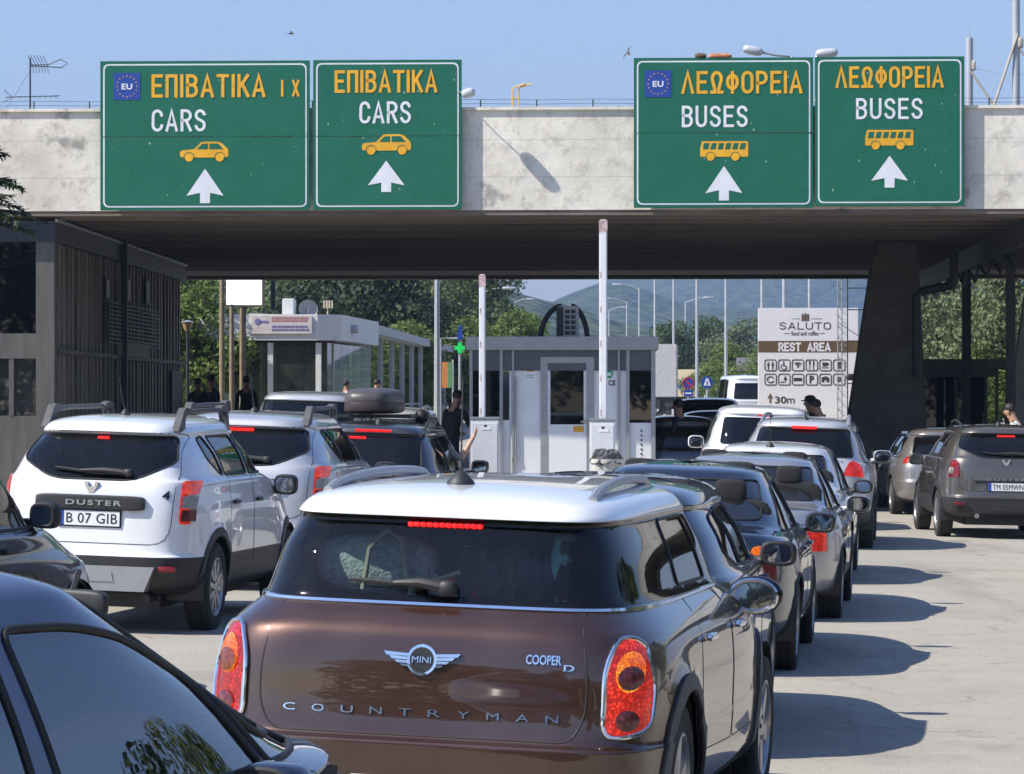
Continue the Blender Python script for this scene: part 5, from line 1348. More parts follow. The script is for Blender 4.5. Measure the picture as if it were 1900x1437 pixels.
nb.box((bx(976), .0155, bz(697)), (bx(992), .0175, bz(696)), 3); nb.box((bx(976), .0155, bz(701)), (bx(990), .0175, bz(700)), 3); nb.build('warning_notice', [m_plate, m_syel, m_ink, m_gry], booth)
nb = MB(); nb.prism([(bx(1126), bz(688)), (bx(1134), bz(688)), (bx(1138), bz(694)), (bx(1134), bz(702)), (bx(1126), bz(702)), (bx(1129), bz(695))], .022, .0285, 0); nb.prism([(bx(1128), bz(692)), (bx(1134), bz(692)), (bx(1134), bz(698)), (bx(1128), bz(698))], .018, .0215, 1)
add_text(nb, 'CE', bx(1129), bx(1142), bz(716), bz(706), .026, 2, .03, .003); nb.build('stickers', [mat('sticker_green', (.01, .30, .09), .5), m_plate, m_ink], booth)
mb = MB()
for i in range(9): mb.cyl((bx(1190), .01, bz(800+i*8.5)), (bx(1190), .03, bz(800+i*8.5)), .018, 8)
mb.build('vent_holes', m_ink, booth)
mb = MB(); mb.cyl((bx(955), -.03, bz(852)), (bx(955), .0, bz(852)), .05, 8); mb.tube([(bx(957), -.02, bz(855)), (bx(957), -.02, bz(700))], .012, 5); mb.build('cable', m_frame, booth)
mb = MB(); mb.box((.5, .5, .2), (W_-.5, 1.3, .95)); mb.build('desk', m_cab, booth)
ac = MB(); ac.box((bx(1032), .7, bz(625)), (bx(1074), 1.2, bz(566)), 0, None, .02); ac.box((bx(1032), .66, bz(622)), (bx(1045), .72, bz(568)), 1)
for i in range(2):
    for j in range(5): ac.box((bx(1048+i*11), .685, bz(620-j*10)), (bx(1057+i*11), .695, bz(613-j*10)), 1)
a_ = ac.build('air_conditioner', [m_frame, m_blk], booth)
mb = MB()
for x0, x1 in ((1002, 1042), (1060, 1090)):
    mb.tube([(bx(x0+(x1-x0)*t), .8, bz(625)+(bz(566)-bz(625))*math.sin(math.pi*(.5*t if x0 < 1040 else .5+.5*t))**.55) for t in np.linspace(0.001, .999, 18)], .045, 8)
mb.build('hose', m_rub, a_)
def barrier(label, cx0, cx1, ctop, ax0, ax1, atop, d):
    p = F/d; z0 = .28; t = thing('barrier', label, 'barrier', (XP((cx0+cx1)/2, d), d, z0), -R(1))
    w = (cx1-cx0)/p/2; h = ZP(ctop, d)-z0
    b = MB(); b.box((-w, -.2, .04), (w, .2, h-.03), 0, None, .015); b.box((-w-.02, -.22, 0), (w+.02, .22, .04)); b.build('cabinet', m_panel, t)
    b = MB(); b.box((-w-.015, -.215, h-.03), (w+.015, .215, h+.01), 0, None, .01); b.build('lid', m_frame, t)
    b = MB(); b.box((-w+.03, -.206, .12), (w-.03, -.201, h-.1)); b.build('door', mat('booth_panel_light', (.62, .63, .65), .45, .1, var=.05), t)
    b = MB(); b.box((-.06, -.212, h-.20), (.10, -.207, h-.15), 0); b.box((-.01, -.214, h-.155), (.03, -.2075, h-.12), 1); b.build('maker_plate', [m_plate, m_ink], t)
    xa, xb = (ax0-(cx0+cx1)/2)/p, (ax1-(cx0+cx1)/2)/p; top = ZP(atop, d)-z0
    y = .24
    b = MB(); b.box((xa, y, .5), (xb, y+.10, top), 0, None, .02); arm = b.build('arm', mat('white_barrier_arm', (.72, .73, .75), .35, var=.04), t)
    b = MB(); r_ = random.Random(int(cx0))
    b.box((xa-.003, y-.003, top-.20), (xb+.003, y+.103, top-.015), 0); fr = mat('faded_red', (.50, .36, .36), .6, var=.35, scale=14); b.build('red_band', fr, arm)
    z = h+.05
    while z < top-.6: b = MB(); b.box((xa+.015, y-.0025, z), (xa+.036, y-.0005, z+.10), 0); b.build('red_mark', fr, arm); z += .55
    b = MB(); b.box((xa-.04, .2, h-.3), (xb+.04, .38, h-.05), 0, None, .02); b.build('arm_hub', m_dkband, t)
barrier('left raised barrier with short white arm and grey cabinet beside the booth', 874, 926, 775, 888, 900, 508, 55.3)
barrier('right raised barrier with the tallest white arm, reaching over the bridge underside', 1094, 1141, 778, 1112, 1127, 406, 53.5)
b_ = thing('litter_bin', 'pale concrete litter bin with black bin bag bulging out before the booth', 'bin', (XP(1126, 52), 52, .28))
mb = MB(); mb.lathe([(0, 0), (.19, 0), (.225, .05), (.24, .60), (.26, .62), (.26, .68), (.22, .68), (.21, .1)], 26); mb.build('bin_body', m_kerb, b_)
mb = MB(); rn = random.Random(8); vs = []; fs = []
for j in range(7):
    for i in range(24):
        q = 2*math.pi*i/24; r = (.27, .26, .23, .20, .17, .11, .02)[j]*(1+rn.uniform(-.16, .16)); vs.append((r*math.cos(q), r*math.sin(q), (.60, .66, .70, .75, .80, .82, .80)[j]+rn.uniform(-.03, .03)))
for j in range(6):
    for i in range(24): fs.append((j*24+i, j*24+(i+1) % 24, (j+1)*24+(i+1) % 24, (j+1)*24+i))
mb.add(vs, fs); mb.build('bin_bag', mat('black_bin_bag', (.07, .07, .07), .3, var=.6, scale=25), b_)

# dark booth under the right end, and the lattice mast before it
DB = 71.0; dp = F/DB
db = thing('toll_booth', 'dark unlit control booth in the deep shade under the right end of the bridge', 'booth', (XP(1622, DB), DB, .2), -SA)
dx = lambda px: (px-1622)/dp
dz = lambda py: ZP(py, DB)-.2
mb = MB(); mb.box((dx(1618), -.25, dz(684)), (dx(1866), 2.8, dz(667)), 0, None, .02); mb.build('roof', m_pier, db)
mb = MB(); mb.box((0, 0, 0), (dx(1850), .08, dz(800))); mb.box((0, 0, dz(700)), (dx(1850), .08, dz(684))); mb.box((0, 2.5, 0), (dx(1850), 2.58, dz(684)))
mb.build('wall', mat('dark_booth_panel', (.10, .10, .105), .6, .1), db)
mb = MB()
for px in (1622, 1652, 1706, 1770, 1826, 1846): mb.box((dx(px), -.02, 0), (dx(px+5), .1, dz(684)))
mb.build('frame', m_dkband, db)
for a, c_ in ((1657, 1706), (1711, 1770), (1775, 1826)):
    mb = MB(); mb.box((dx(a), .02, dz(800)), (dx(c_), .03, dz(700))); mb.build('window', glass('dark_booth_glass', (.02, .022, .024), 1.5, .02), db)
mb = MB(); mb.box((dx(1606), -.4, dz(675)), (dx(1632), -.3, dz(660))); mb.tube([(dx(1627), -.35, dz(672)), (dx(1627), -.35, 0.2)], .045, 6); mb.build('pale_duct', mat('pale_duct', (.34, .35, .36), .5), db)
ms = thing('lattice_mast', 'thin galvanised lattice mast with side arms in front of the rest area board', 'mast', (XP(1563, 89), 89, gz(89)))
mb = MB(); w = .13; hM = 6.0
for x, y in ((-w, -.06), (w, -.06), (0, .12)): mb.tube([(x, y, 0), (x, y, hM)], .016, 6, 1 if x > 0 else 0)
n = 22
for i in range(n):
    z0, z1 = hM*i/n, hM*(i+1)/n
    mb.tube([(-w, -.06, z0), (w, -.06, (z0+z1)/2), (-w, -.06, z1)], .008, 4); mb.tube([(w, -.06, z0), (0, .12, (z0+z1)/2), (-w, -.06, z1)], .008, 4)
mb.build('lattice', [m_steel, m_dsteel], ms)
mb = MB()
for z, x1 in ((z_-gz(89), x_) for z_, x_ in ((ZP(535, 89), .8), (ZP(575, 89), .62), (ZP(633, 89), .5), (ZP(712, 89), .45))): mb.tube([(w, -.06, z), (x1, -.06, z)], .016, 5)
mb.tube([(-w, -.06, ZP(598, 89)-gz(89)), (.45, -.06, ZP(625, 89)-gz(89))], .010, 5); mb.sup((.2, -.08, ZP(700, 89)-gz(89)), (.11, .08, .09), (.6, .6)); mb.build('side_arm', m_dsteel, ms)

# ---------------------------------------------------------------- rest area board
SB = 92.0; sp_ = F/SB
brd = thing('billboard', 'white rest area board with brown band, service icons and an arrow reading 30m', 'billboard', (XP(1407, SB), SB, 0), -R(2))
sx_ = lambda px: (px-1407)/sp_
sz_ = lambda py: ZP(py, SB)
m_bw = mat('board_white', (.74, .73, .75), .5, var=.03); m_brn = mat('board_brown', (.13, .085, .05), .5, var=.05); m_bk = mat('board_dark', (.05, .045, .045), .5)
mb = MB(); mb.box((0, 0, 1.1), (sx_(1592), .25, sz_(572)), 0, None, .01); mb.build('panel', m_bw, brd)
mb = MB()
for px in (1425, 1570): mb.box((sx_(px), .05, gz(SB)), (sx_(px)+.2, .2, 1.15))
mb.build('post', m_steel, brd)
mb = MB(); mb.box((-.003, -.006, sz_(654)), (sx_(1592)+.003, -.001, sz_(633))); add_strokes(mb, 'REST AREA', sx_(1444), sx_(1541), sz_(652.5), sz_(636), -.009, 1, .20, .003, .26); mb.build('band', [m_brn, m_bw], brd)
mb = MB(); add_strokes(mb, 'SALUTO', sx_(1446), sx_(1541), sz_(612), sz_(598.5), -.004, 0, .13, .003, .22)
add_text(mb, 'food and coffee', sx_(1468), sx_(1518), sz_(623), sz_(614.5), -.006, 1, .0, .004)
for a, c_, y in ((1470, 1484, 592), (1505, 1525, 592), (1455, 1466, 619), (1520, 1530, 619)): mb.box((sx_(a), -.005, sz_(y)-.006), (sx_(c_), -.001, sz_(y)+.006), 0)
mb.build('lettering', [m_bk, m_brn], brd)
mb = MB()
for px in (1487, 1492, 1497): mb.prism([(sx_(px), sz_(596)), (sx_(px+4), sz_(596)), (sx_(px+4), sz_(584)), (sx_(px+2), sz_(580+abs(px-1492)*.4)), (sx_(px), sz_(584))], -.006, -.001)
mb.build('emblem', m_brn, brd)
ic = MB()
for r in range(2):
    for k in range(6):
        x0, x1 = 1419+k*25.4, 1440+k*25.4; y0, y1 = 668+r*26.5, 688+r*26.5
        q = rpoly([(sx_(x0), sz_(y1)), (sx_(x1), sz_(y1)), (sx_(x1), sz_(y0)), (sx_(x0), sz_(y0))], .05)
        ic.tube([(x, -.002, z) for x, z in q], .013, 4, 0, None, True)
        cx, cy = (x0+x1)/2, (y0+y1)/2
        def P(pts): ic.prism([(sx_(cx+a), sz_(cy-b)) for a, b in pts], -.006, -.001)
        def D(a, b, r_): ic.prism([(sx_(cx+a+r_*math.cos(t)), sz_(cy-b-r_*math.sin(t))) for t in np.linspace(0, 6.28, 13)[:-1]], -.006, -.001)
        i = r*6+k
        if i == 0:
            for s_ in (-4, 4): D(s_, 4.5, 1.5); P([(s_-2.4, 2.4), (s_+2.4, 2.4), (s_+1.2, -3), (s_+.9, -8), (s_-.9, -8), (s_-1.2, -3)])
        elif i == 1: D(-1, 6, 1.5); P([(-2, 4), (0, 4), (.5, -.5), (4, -1), (6, -6), (4.5, -6.5), (3, -2.5), (-1.6, -2)]); ic.tube([(sx_(cx-1+5*math.cos(t)), -.002, sz_(cy+3-5*math.sin(t))) for t in np.linspace(2, 6, 12)], .012, 4)
        elif i == 2:
            for r_ in (3, 6, 9): ic.tube([(sx_(cx+r_*math.cos(t)), -.002, sz_(cy+4-r_*math.sin(t))) for t in np.linspace(.8, 2.34, 8)], .014, 4)
            D(0, -4, 1.3)
        elif i == 3: P([(-5, 8), (-2, 8), (-2, 2), (-3, 1), (-3, -8), (-4.4, -8), (-4.4, 1), (-5, 2)]); P([(2.4, -8), (2.4, 8), (5, 7), (5.2, 0), (4, -1), (4, -8)])
        elif i == 4: P([(-6, 5), (4, 5), (3.4, -2), (-5, -2)]); P([(4.2, 4), (7, 3), (6.6, 0), (4, 0)]); P([(-7, -4), (6, -4), (6, -5.5), (-7, -5.5)])
        elif i == 6: ic.tube([(sx_(cx+6.5*math.cos(t)), -.002, sz_(cy-5.5*math.sin(t))) for t in np.linspace(.4, 5.8, 14)], .016, 4)
        elif i == 7: P([(2, 7), (6, -1), (3.2, -1), (3.2, -6), (1.6, -6), (1.6, -1), (-1.5, -1)]); P([(-7, -4), (0, -4), (0, -6), (-7, -6)])
        elif i == 8: P([(-8, 3), (7, 3), (8, -3), (-8, -3)])
        elif i == 9: add_text(ic, 'P', sx_(cx-4), sx_(cx+4.5), sz_(cy+7), sz_(cy-7), -.006, 0, .05, .004)
        elif i == 10: P([(-7, 4), (1, 6), (7, 3), (7, -5), (2, -5), (2, -1), (-2, -1), (-2, -5), (-7, -5)])
        elif i == 5: P([(-4, 6), (4, 6), (4, -6), (-4, -6)])
        else: D(0, 0, 5)
ic.build('icons', m_bk, brd)
mb = MB(); mb.prism([(sx_(1424), sz_(739)), (sx_(1429), sz_(730)), (sx_(1434.5), sz_(739)), (sx_(1431), sz_(739)), (sx_(1431), sz_(748)), (sx_(1427.5), sz_(748)), (sx_(1427.5), sz_(739))], -.006, -.001); mb.build('arrow', m_brn, brd)
mb = MB(); add_text(mb, '30', sx_(1438), sx_(1459), sz_(749), sz_(736), -.006, 0, .02, .004); add_text(mb, 'm', sx_(1460), sx_(1474), sz_(749), sz_(739.5), -.006, 0, .0, .004); mb.build('distance', m_bk, brd)
# ---------------------------------------------------------------- trees
def leaf_mat(name, a, b_, tr=.25):
    def bld(t, b):
        g = nn(t, 'NewGeometry'); tc = nn(t, 'TexCoord'); n = nn(t, 'TexNoise', Scale=.5, Detail=3.); t.links.new(tc.outputs['Object'], n.inputs['Vector'])
        c = mixc(t, g.outputs['Random Per Island'], tuple(a), tuple(b_)); c = mixc(t, ramp(t, n.outputs[0], .35, .65, 0., .5), c, tuple(x*1.5 for x in b_))
        t.links.new(c, b.inputs['Base Color']); b.inputs['Roughness'].default_value = .6; b.inputs['Specular IOR Level'].default_value = .25
        tl = nn(t, 'BsdfTranslucent'); t.links.new(c, tl.inputs[0]); mx = nn(t, 'MixShader'); mx.inputs[0].default_value = tr
        o = t.nodes['Material Output']; t.links.new(b.outputs[0], mx.inputs[1]); t.links.new(tl.outputs[0], mx.inputs[2]); t.links.new(mx.outputs[0], o.inputs[0])
    return node_mat(name, bld)
m_leafd = leaf_mat('dark_foliage', (.030, .055, .016), (.080, .115, .034)); m_leafl = leaf_mat('light_foliage', (.07, .115, .025), (.15, .20, .05), .35); m_leafp = leaf_mat('pine_needles', (.014, .028, .014), (.035, .055, .022), .1)
m_leafg = leaf_mat('grey_green_foliage', (.075, .105, .045), (.145, .17, .08))
m_bark = mat('bark', (.10, .08, .06), .95, var=.35, scale=8, bump=.6)
_TREE = {}
def tree_mesh(key, H, Wd, n, leaf, lm, seed, low=.12, lobes=16):
    if key in _TREE: return _TREE[key]
    rn = np.random.RandomState(seed); blobs = []
    for i in range(lobes):
        t = rn.uniform(low+.08, .96); rad = Wd*.5*math.sin(math.pi*min(1, .18+.80*(t-low)/(1-low)*.98))**.7
        q = rn.uniform(0, 6.28); r = rad*rn.uniform(.2, .82); blobs.append((np.array([r*math.cos(q), r*math.sin(q), H*t]), rn.uniform(.15, .30)*Wd*(1.15-.45*t)))
    blobs.append((np.array([0, 0, H*.62]), Wd*.30))
    b = MB(); limbs = MB(); tr = [(0, 0, 0), (.05*Wd*rn.randn()*.3, .02, H*.3), (.03, .03, H*.62), (0, 0, H*.9)]
    limbs.tube(tr, [.028*H, .021*H, .012*H, .004*H], 8)
    for c, r in blobs[:-1]:
        z0 = c[2]*rn.uniform(.35, .6); limbs.tube([(0, 0, z0), tuple(c*np.array([.45, .45, 0])+np.array([0, 0, (z0+c[2])/2])), tuple(c)], [.010*H, .007*H, .002*H], 5)
    V = []; Fc = []
    wts = np.array([r**2 for _, r in blobs]); wts /= wts.sum(); ch = rn.choice(len(blobs), n, p=wts)
    for k in ch:
        c, r = blobs[k]; d = rn.randn(3); d /= np.linalg.norm(d); rr = r*rn.uniform(.45, 1.08)**.7
        p = c+d*rr*np.array([1, 1, .8]); nrm = d+rn.randn(3)*.7; nrm /= np.linalg.norm(nrm)
        a = np.cross(nrm, rn.randn(3)); a /= np.linalg.norm(a)+1e-9; e = np.cross(nrm, a); s = leaf*rn.uniform(.6, 1.4)
        o = len(V); V += [p-a*s*.5, p+e*s*.32+nrm*s*.10, p+a*s*.6, p-e*s*.32+nrm*s*.10]; Fc.append((o, o+1, o+2, o+3))
    b.v = [tuple(v) for v in V]; b.f = Fc; b.m = [0]*n; b.sm = [False]*n
    cr = b.build('crown', lm); tk = limbs.build('trunk', m_bark); _TREE[key] = (cr.data, tk.data)
    bpy.data.objects.remove(cr); bpy.data.objects.remove(tk); return _TREE[key]
def tree(name, label, px, d, top, key, mesh, wide=1.0, group=None, z0=None):
    H0 = mesh[0]; cr, tk = tree_mesh(key, *mesh); z = gz(d) if z0 is None else z0
    s = (ZP(top, d)-z)/H0; t = thing(name, label, 'tree', (XP(px, d), d, z), px*.7, group); t.scale = (s*wide, s*wide, s)
    for nm, dd in (('crown', cr), ('trunk', tk)):
        o = bpy.data.objects.new(nm, dd); COL.objects.link(o); o.parent = t
    return t
B1 = (10, 8.5, 9500, .28, m_leafd, 1); B2 = (10, 8, 9500, .28, m_leafl, 2); B3 = (10, 9, 9500, .29, m_leafg, 3, .08, 20); P1 = (10, 8, 9000, .30, m_leafp, 4, .10, 22); S1 = (6, 3.6, 13000, .15, m_leafl, 5, .04, 20)
tree('leafy_tree', 'bright green leafy tree between the office corner and the kiosk, behind the bell lamp', 366, 95, 470, 'S1', S1, 1.05)
tree('leafy_tree', 'dim leafy tree close behind the office, left of the bright green one', 325, 104, 480, 'B2', B2, .8)
G1 = 'dark trees behind the kiosk'
for i, (px, d, top, k, w, l) in enumerate(((640, 150, 455, 'P1', 1.1, 'dark pine above the satellite dish of the kiosk'), (720, 140, 470, 'P1', 1.0, 'dark round pine in the middle of the grove behind the kiosk'), (790, 165, 440, 'B3', 1.0, 'grey green tree behind the thick white lamp post'),
        (865, 175, 450, 'B1', 1.0, 'dark tall tree just left of the left barrier arm'), (920, 195, 505, 'B1', .9, 'dark tree whose crown ends beside the hills'), (575, 170, 440, 'B1', 1.1, 'dark tree right of the blank white billboard'), (500, 190, 430, 'B3', 1.2, 'grey green tree behind the blank white billboard'))):
    tree('pine_tree' if k == 'P1' else 'leafy_tree', l, px, d, top, k, {'P1': P1, 'B3': B3, 'B1': B1}[k], w, G1)
G2 = 'light green trees before the hills'
for i, (px, d, top, k, w, l) in enumerate(((840, 150, 590, 'B2', 1.5, 'low yellow green tree behind the green pharmacy like sign'), (930, 160, 578, 'B2', 1.5, 'low yellow green tree above the left part of the booth roof'), (985, 165, 588, 'B2', 1.4, 'low yellow green tree beside the black hose on the booth roof'), (765, 135, 600, 'B2', 1.6, 'low yellow green tree over the glass walkway'),
        (1240, 260, 606, 'B1', 1.3, 'dark round tree left of the far lamp post row'), (1305, 280, 598, 'B1', 1.2, 'dark round tree in the middle of the far lamp posts'), (1372, 250, 598, 'B3', 1.3, 'grey green tree touching the rest area board'), (1340, 215, 640, 'B2', 1.7, 'low yellow green tree above the cream trailer'), (1395, 200, 645, 'B2', 1.5, 'low yellow green shrub tree at the board edge'), (1180, 300, 630, 'B3', 1.4, 'far grey green tree right of the booth roof'), (1100, 320, 640, 'B3', 1.6, 'far grey green tree behind the booth air conditioner'))):
    tree('leafy_tree', l, px, d, top, k, {'B2': B2, 'B3': B3, 'B1': B1}[k], w, G2)
G3 = 'trees behind the dark booth'
for i, (px, d, top, k, w, l) in enumerate(((1735, 112, 490, 'B3', .95, 'grey green tree directly right of the bridge pier'), (1785, 120, 500, 'B3', 1.0, 'grey green tree behind the slim column over the booth'), (1840, 108, 480, 'B3', .9, 'grey green tree between the two slim columns'), (1890, 96, 470, 'B3', .9, 'grey green tree at the right edge of the photo'), (1810, 95, 640, 'B2', 1.5, 'low light green bush tree over the dark booth roof'), (1690, 130, 560, 'B1', 1.0, 'dark tree half hidden by the bridge pier'))):
    tree('leafy_tree', l, px, d, top, k, {'B2': B2, 'B3': B3, 'B1': B1}[k], w, G3)
# the wooded surroundings behind and beside the camera, which the paint and the panes mirror
rn = random.Random(11)
for i in range(26):
    a = R(100+i*160/25+rn.uniform(-2, 2)) if i < 17 else None
    x, y = (60*math.sin(a)*1.1, -8+46*math.cos(a)) if a else (rn.uniform(24, 30), -4+(i-17)*6.2)
    k, mm = (('B1', B1), ('P1', P1), ('B3', B3))[i % 3]; cr, tk = tree_mesh(k, *mm); s = rn.uniform(.9, 1.35) if a else rn.uniform(.85, 1.1)
    t = thing('leafy_tree', 'leafy tree standing outside the picture behind or beside the queue', 'tree', (x, y, -.2), rn.uniform(0, 6), 'trees around the plaza outside the picture'); t.scale = (s*1.2, s*1.2, s)
    for nm, dd in (('crown', cr), ('trunk', tk)):
        o = bpy.data.objects.new(nm, dd); COL.objects.link(o); o.parent = t
# spruce at the left edge: drooping sprays of needles
sp = thing('conifer', 'dark conifer whose drooping branches reach in at the left edge before the bridge', 'tree', (XP(-62, 47), 47, 0))
rn = random.Random(4); V = []; Fc = []; lb = MB(); lb.tube([(0, 0, 0), (0, 0, 2.6), (.02, 0, 5.9)], [.13, .09, .012], 8)
for i in range(60):
    z = 4.3+1.6*(i/60)**.9; L = max(.12, (6.1-z)*.62+.10)*rn.uniform(.75, 1.15); q = rn.uniform(0, 6.283); dr = rn.uniform(.10, .22)
    pts = [Vector((L*t*math.cos(q), L*t*math.sin(q), z+.18*L*t-dr*L*t*t*1.6)) for t in (0, .35, .7, 1)]
    lb.tube(pts, [.022, .014, .009, .004], 4)
    for k in range(int(70*L)+14):
        t = rn.uniform(.15, 1.02); p = pts[0].lerp(pts[3], t); p.z = z+.18*L*t-dr*L*t*t*1.6
        sd = rn.choice((-1, 1)); ang = q+sd*rn.uniform(.5, 1.2); l = rn.uniform(.10, .24)*(1.15-.6*t); tip = p+Vector((math.cos(ang)*l, math.sin(ang)*l, rn.uniform(-.10, .02)))
        nz = Vector((-math.sin(ang), math.cos(ang), rn.uniform(-.6, .6))).normalized()*.022; o = len(V)
        V += [tuple(p-nz), tuple(p+nz), tuple(tip+nz*.3), tuple(tip-nz*.3)]; Fc.append((o, o+1, o+2, o+3))
lb.build('trunk', m_bark, sp); nb = MB(); nb.v = V; nb.f = Fc; nb.m = [0]*len(Fc); nb.sm = [False]*len(Fc); nb.build('crown', m_leafp, sp)

# ---------------------------------------------------------------- kiosk with glass walls, walkway and things around it
KD = 95.0; kp = F/KD
kg = gz(KD)
kio = thing('kiosk_building', 'white flat roofed glass kiosk with pale banner, behind the three brown posts', 'building', (XP(395, KD), KD, 0), 0)
kx = lambda px: (px-395)/kp
kz = lambda py: ZP(py, KD)
m_wht = mat('white_render', (.62, .62, .60), .7, var=.06)
g_kio = glass('greenish_shop_glass', (.50, .60, .54), 1.5, .06, .15)
mb = MB(); xR = kx(600)
mb.prism([(kx(300), 6), (kx(300), 0), (kx(395), -.25), (kx(590), -.25), (xR+.5, .2), (xR+1.2, 9), (kx(300), 9)], kz(632), kz(584), plane='xy'); mb.build('fascia', m_wht, kio)
mb = MB(); mb.box((kx(300), .1, kz(632)-.06), (xR+.3, 8, kz(632)-.01)); mb.build('ceiling', m_cab, kio)
mb = MB()
for px, w in ((395, 4), (497, 10), (586, 10)): mb.box((kx(px), -.1, kg), (kx(px+w), .15, kz(632)-.07))
for i in range(5): mb.box((xR+.12+i*.14, 1.2+i*1.7, kg), (xR+.24+i*.14, 1.35+i*1.7, kz(632)-.07))
mb.build('pillar', m_wht, kio)
for a, c_ in ((399, 497), (507, 586)):
    mb = MB(); mb.box((kx(a), .0, kg+.25), (kx(c_), .03, kz(632)-.07)); mb.build('window', g_kio, kio)
mb = MB(); mb.add([(xR+.1, .2, kg), (xR+.95, 8.6, kg), (xR+.95, 8.6, kz(632)-.07), (xR+.1, .2, kz(632)-.07)], [(0, 1, 2, 3)]); mb.build('side_window', g_kio, kio)
mb = MB(); mb.box((kx(300), 7, kg), (xR, 7.2, kz(632)-.08)); mb.box((kx(420), 3, kg), (kx(480), 3.6, kg+1.2)); mb.box((kx(520), 4, kg), (kx(545), 4.5, kg+2)); mb.build('interior_wall', mat('shop_interior', (.30, .33, .29), .9, var=.5, scale=1), kio)
mb = MB(); mb.box((kx(469), -.31, kz(620)), (kx(580), -.26, kz(587)), 0); rn = random.Random(3)
for j, (c_, y0) in enumerate(((1, 589), (1, 594), (2, 605), (2, 611))): 
    x = 506
    while x < 572: w = rn.uniform(4, 9); mb.box((kx(x), -.318, kz(y0+3.4)), (kx(min(x+w, 575)), -.312, kz(y0)), c_); x += w+1.6
mb.prism([(kx(480)+.09*math.cos(t), kz(598)+.09*math.sin(t)) for t in np.linspace(0, 6.28, 17)[:-1]], -.318, -.312, 2); mb.box((kx(484), -.318, kz(600)), (kx(500), -.312, kz(596)), 2)
mb.build('banner', [mat('pale_banner', (.55, .50, .48), .7), mat('faded_pink_print', (.45, .22, .20), .7), mat('faded_violet_print', (.16, .14, .34), .7)], kio)
mb = MB(); mb.box((kx(519), 1, kz(583)), (kx(541), 2, kz(552)), 0, None, .02); mb.build('roof_unit', m_wht, kio)
mb = MB(); M = Matrix.Translation((kx(564), 2, kz(570))) @ Matrix.Rotation(R(15), 4, 'X')
mb.lathe([(0, .10), (.15, .085), (.25, .04), (.28, 0)], 24, 0, M, 'y'); mb.cyl((kx(564), 2, kz(570)), (kx(564), 2.1, kz(586)), .03, 6); mb.build('satellite_dish', m_steel, kio)
mb = MB(); mb.cyl((kx(597), 3, kz(590)), (kx(597), 3, kz(552)), .02, 6)
for i in range(4): mb.box((kx(589+i*5), 2.95, kz(567)), (kx(592+i*5), 3.0, kz(552)))
mb.build('roof_aerial', mat('aerial_beige', (.5, .42, .32), .6), kio)
bb = thing('billboard', 'blank bright white billboard panel hung high over the kiosk roof', 'billboard', (XP(420, 93), 93, 0), R(3))
q = F/93; mb = MB(); mb.box((0, 0, ZP(566, 93)), (66/q, .3, ZP(505, 93)), 0, None, .01); mb.build('panel', mat('glowing_white_panel', (.7, .72, .74), .4, var=.02, emit=(.85, .93, 1.), estr=.55), bb)  # panel emits weakly, so it shows brighter than its white base
mb = MB(); mb.box((66/q, -.03, ZP(568, 93)), (71/q, .33, ZP(505, 93))); mb.box((-.03, -.03, ZP(569, 93)), (66/q, .33, ZP(566, 93)-.005)); mb.build('frame', mat('bronze_frame', (.16, .12, .07), .5, .4), bb)
mb = MB(); mb.box((30/q, .12, gz(93)), (36/q, .2, ZP(569, 93)-.005)); mb.box((82/q, .4, ZP(575, 93)), (90/q, .8, ZP(505, 93))); mb.build('bracket', m_dsteel, bb)
wk = thing('glass_walkway', 'long glazed walkway with sloping grey roof edge running back from the kiosk', 'walkway', (0, 0, 0))
P0, P1 = Vector((XP(652, 99), 99, 0)), Vector((XP(850, 152), 152, 0))
z0, z1 = ZP(608, 99), ZP(657, 152)
def along(t, z, off=0): 
    p = P0.lerp(P1, t); return (p.x+off, p.y, z)
mb = MB()
for t in (0, 1): pass
mb.add([along(0, z0), along(1, z1), along(1, z1+.28), along(0, z0+.30), along(0, z0+.05, -3), along(1, z1+.05, -3), along(1, z1+.4, -3), along(0, z0+.42, -3)], [(0, 1, 2, 3), (3, 2, 6, 7), (0, 4, 5, 1), (0, 3, 7, 4), (1, 5, 6, 2)]); mb.build('roof', mat('grey_roof_edge', (.36, .37, .38), .6), wk)
mb = MB()
for i in range(12):
    t = i/11; g_ = gz(along(t, 0)[1]); p = along(t, 0, -.3); w = .05
    mb.box((p[0]-w, p[1]-w, g_), (p[0]+w, p[1]+w, z0+(z1-z0)*t-.02))
mb.tube([along(t, gz(along(t, 0)[1])+.95, -.3) for t in (0, .25, .5, .75, 1)], .03, 5); mb.build('post', m_steel, wk)
mb = MB(); mb.add([along(0, gz(99), -.34), along(1, gz(152), -.34), along(1, z1-.02, -.34), along(0, z0-.02, -.34)], [(0, 1, 2, 3)]); mb.build('pane', glass('walkway_glass', (.55, .66, .60), 1.5, .08, .25), wk)
mb = MB(); mb.sup((XP(657, 98), 97.5, ZP(612, 98)), (.16, .25, .12), (.5, .5)); mb.build('floodlight', m_steel, wk)

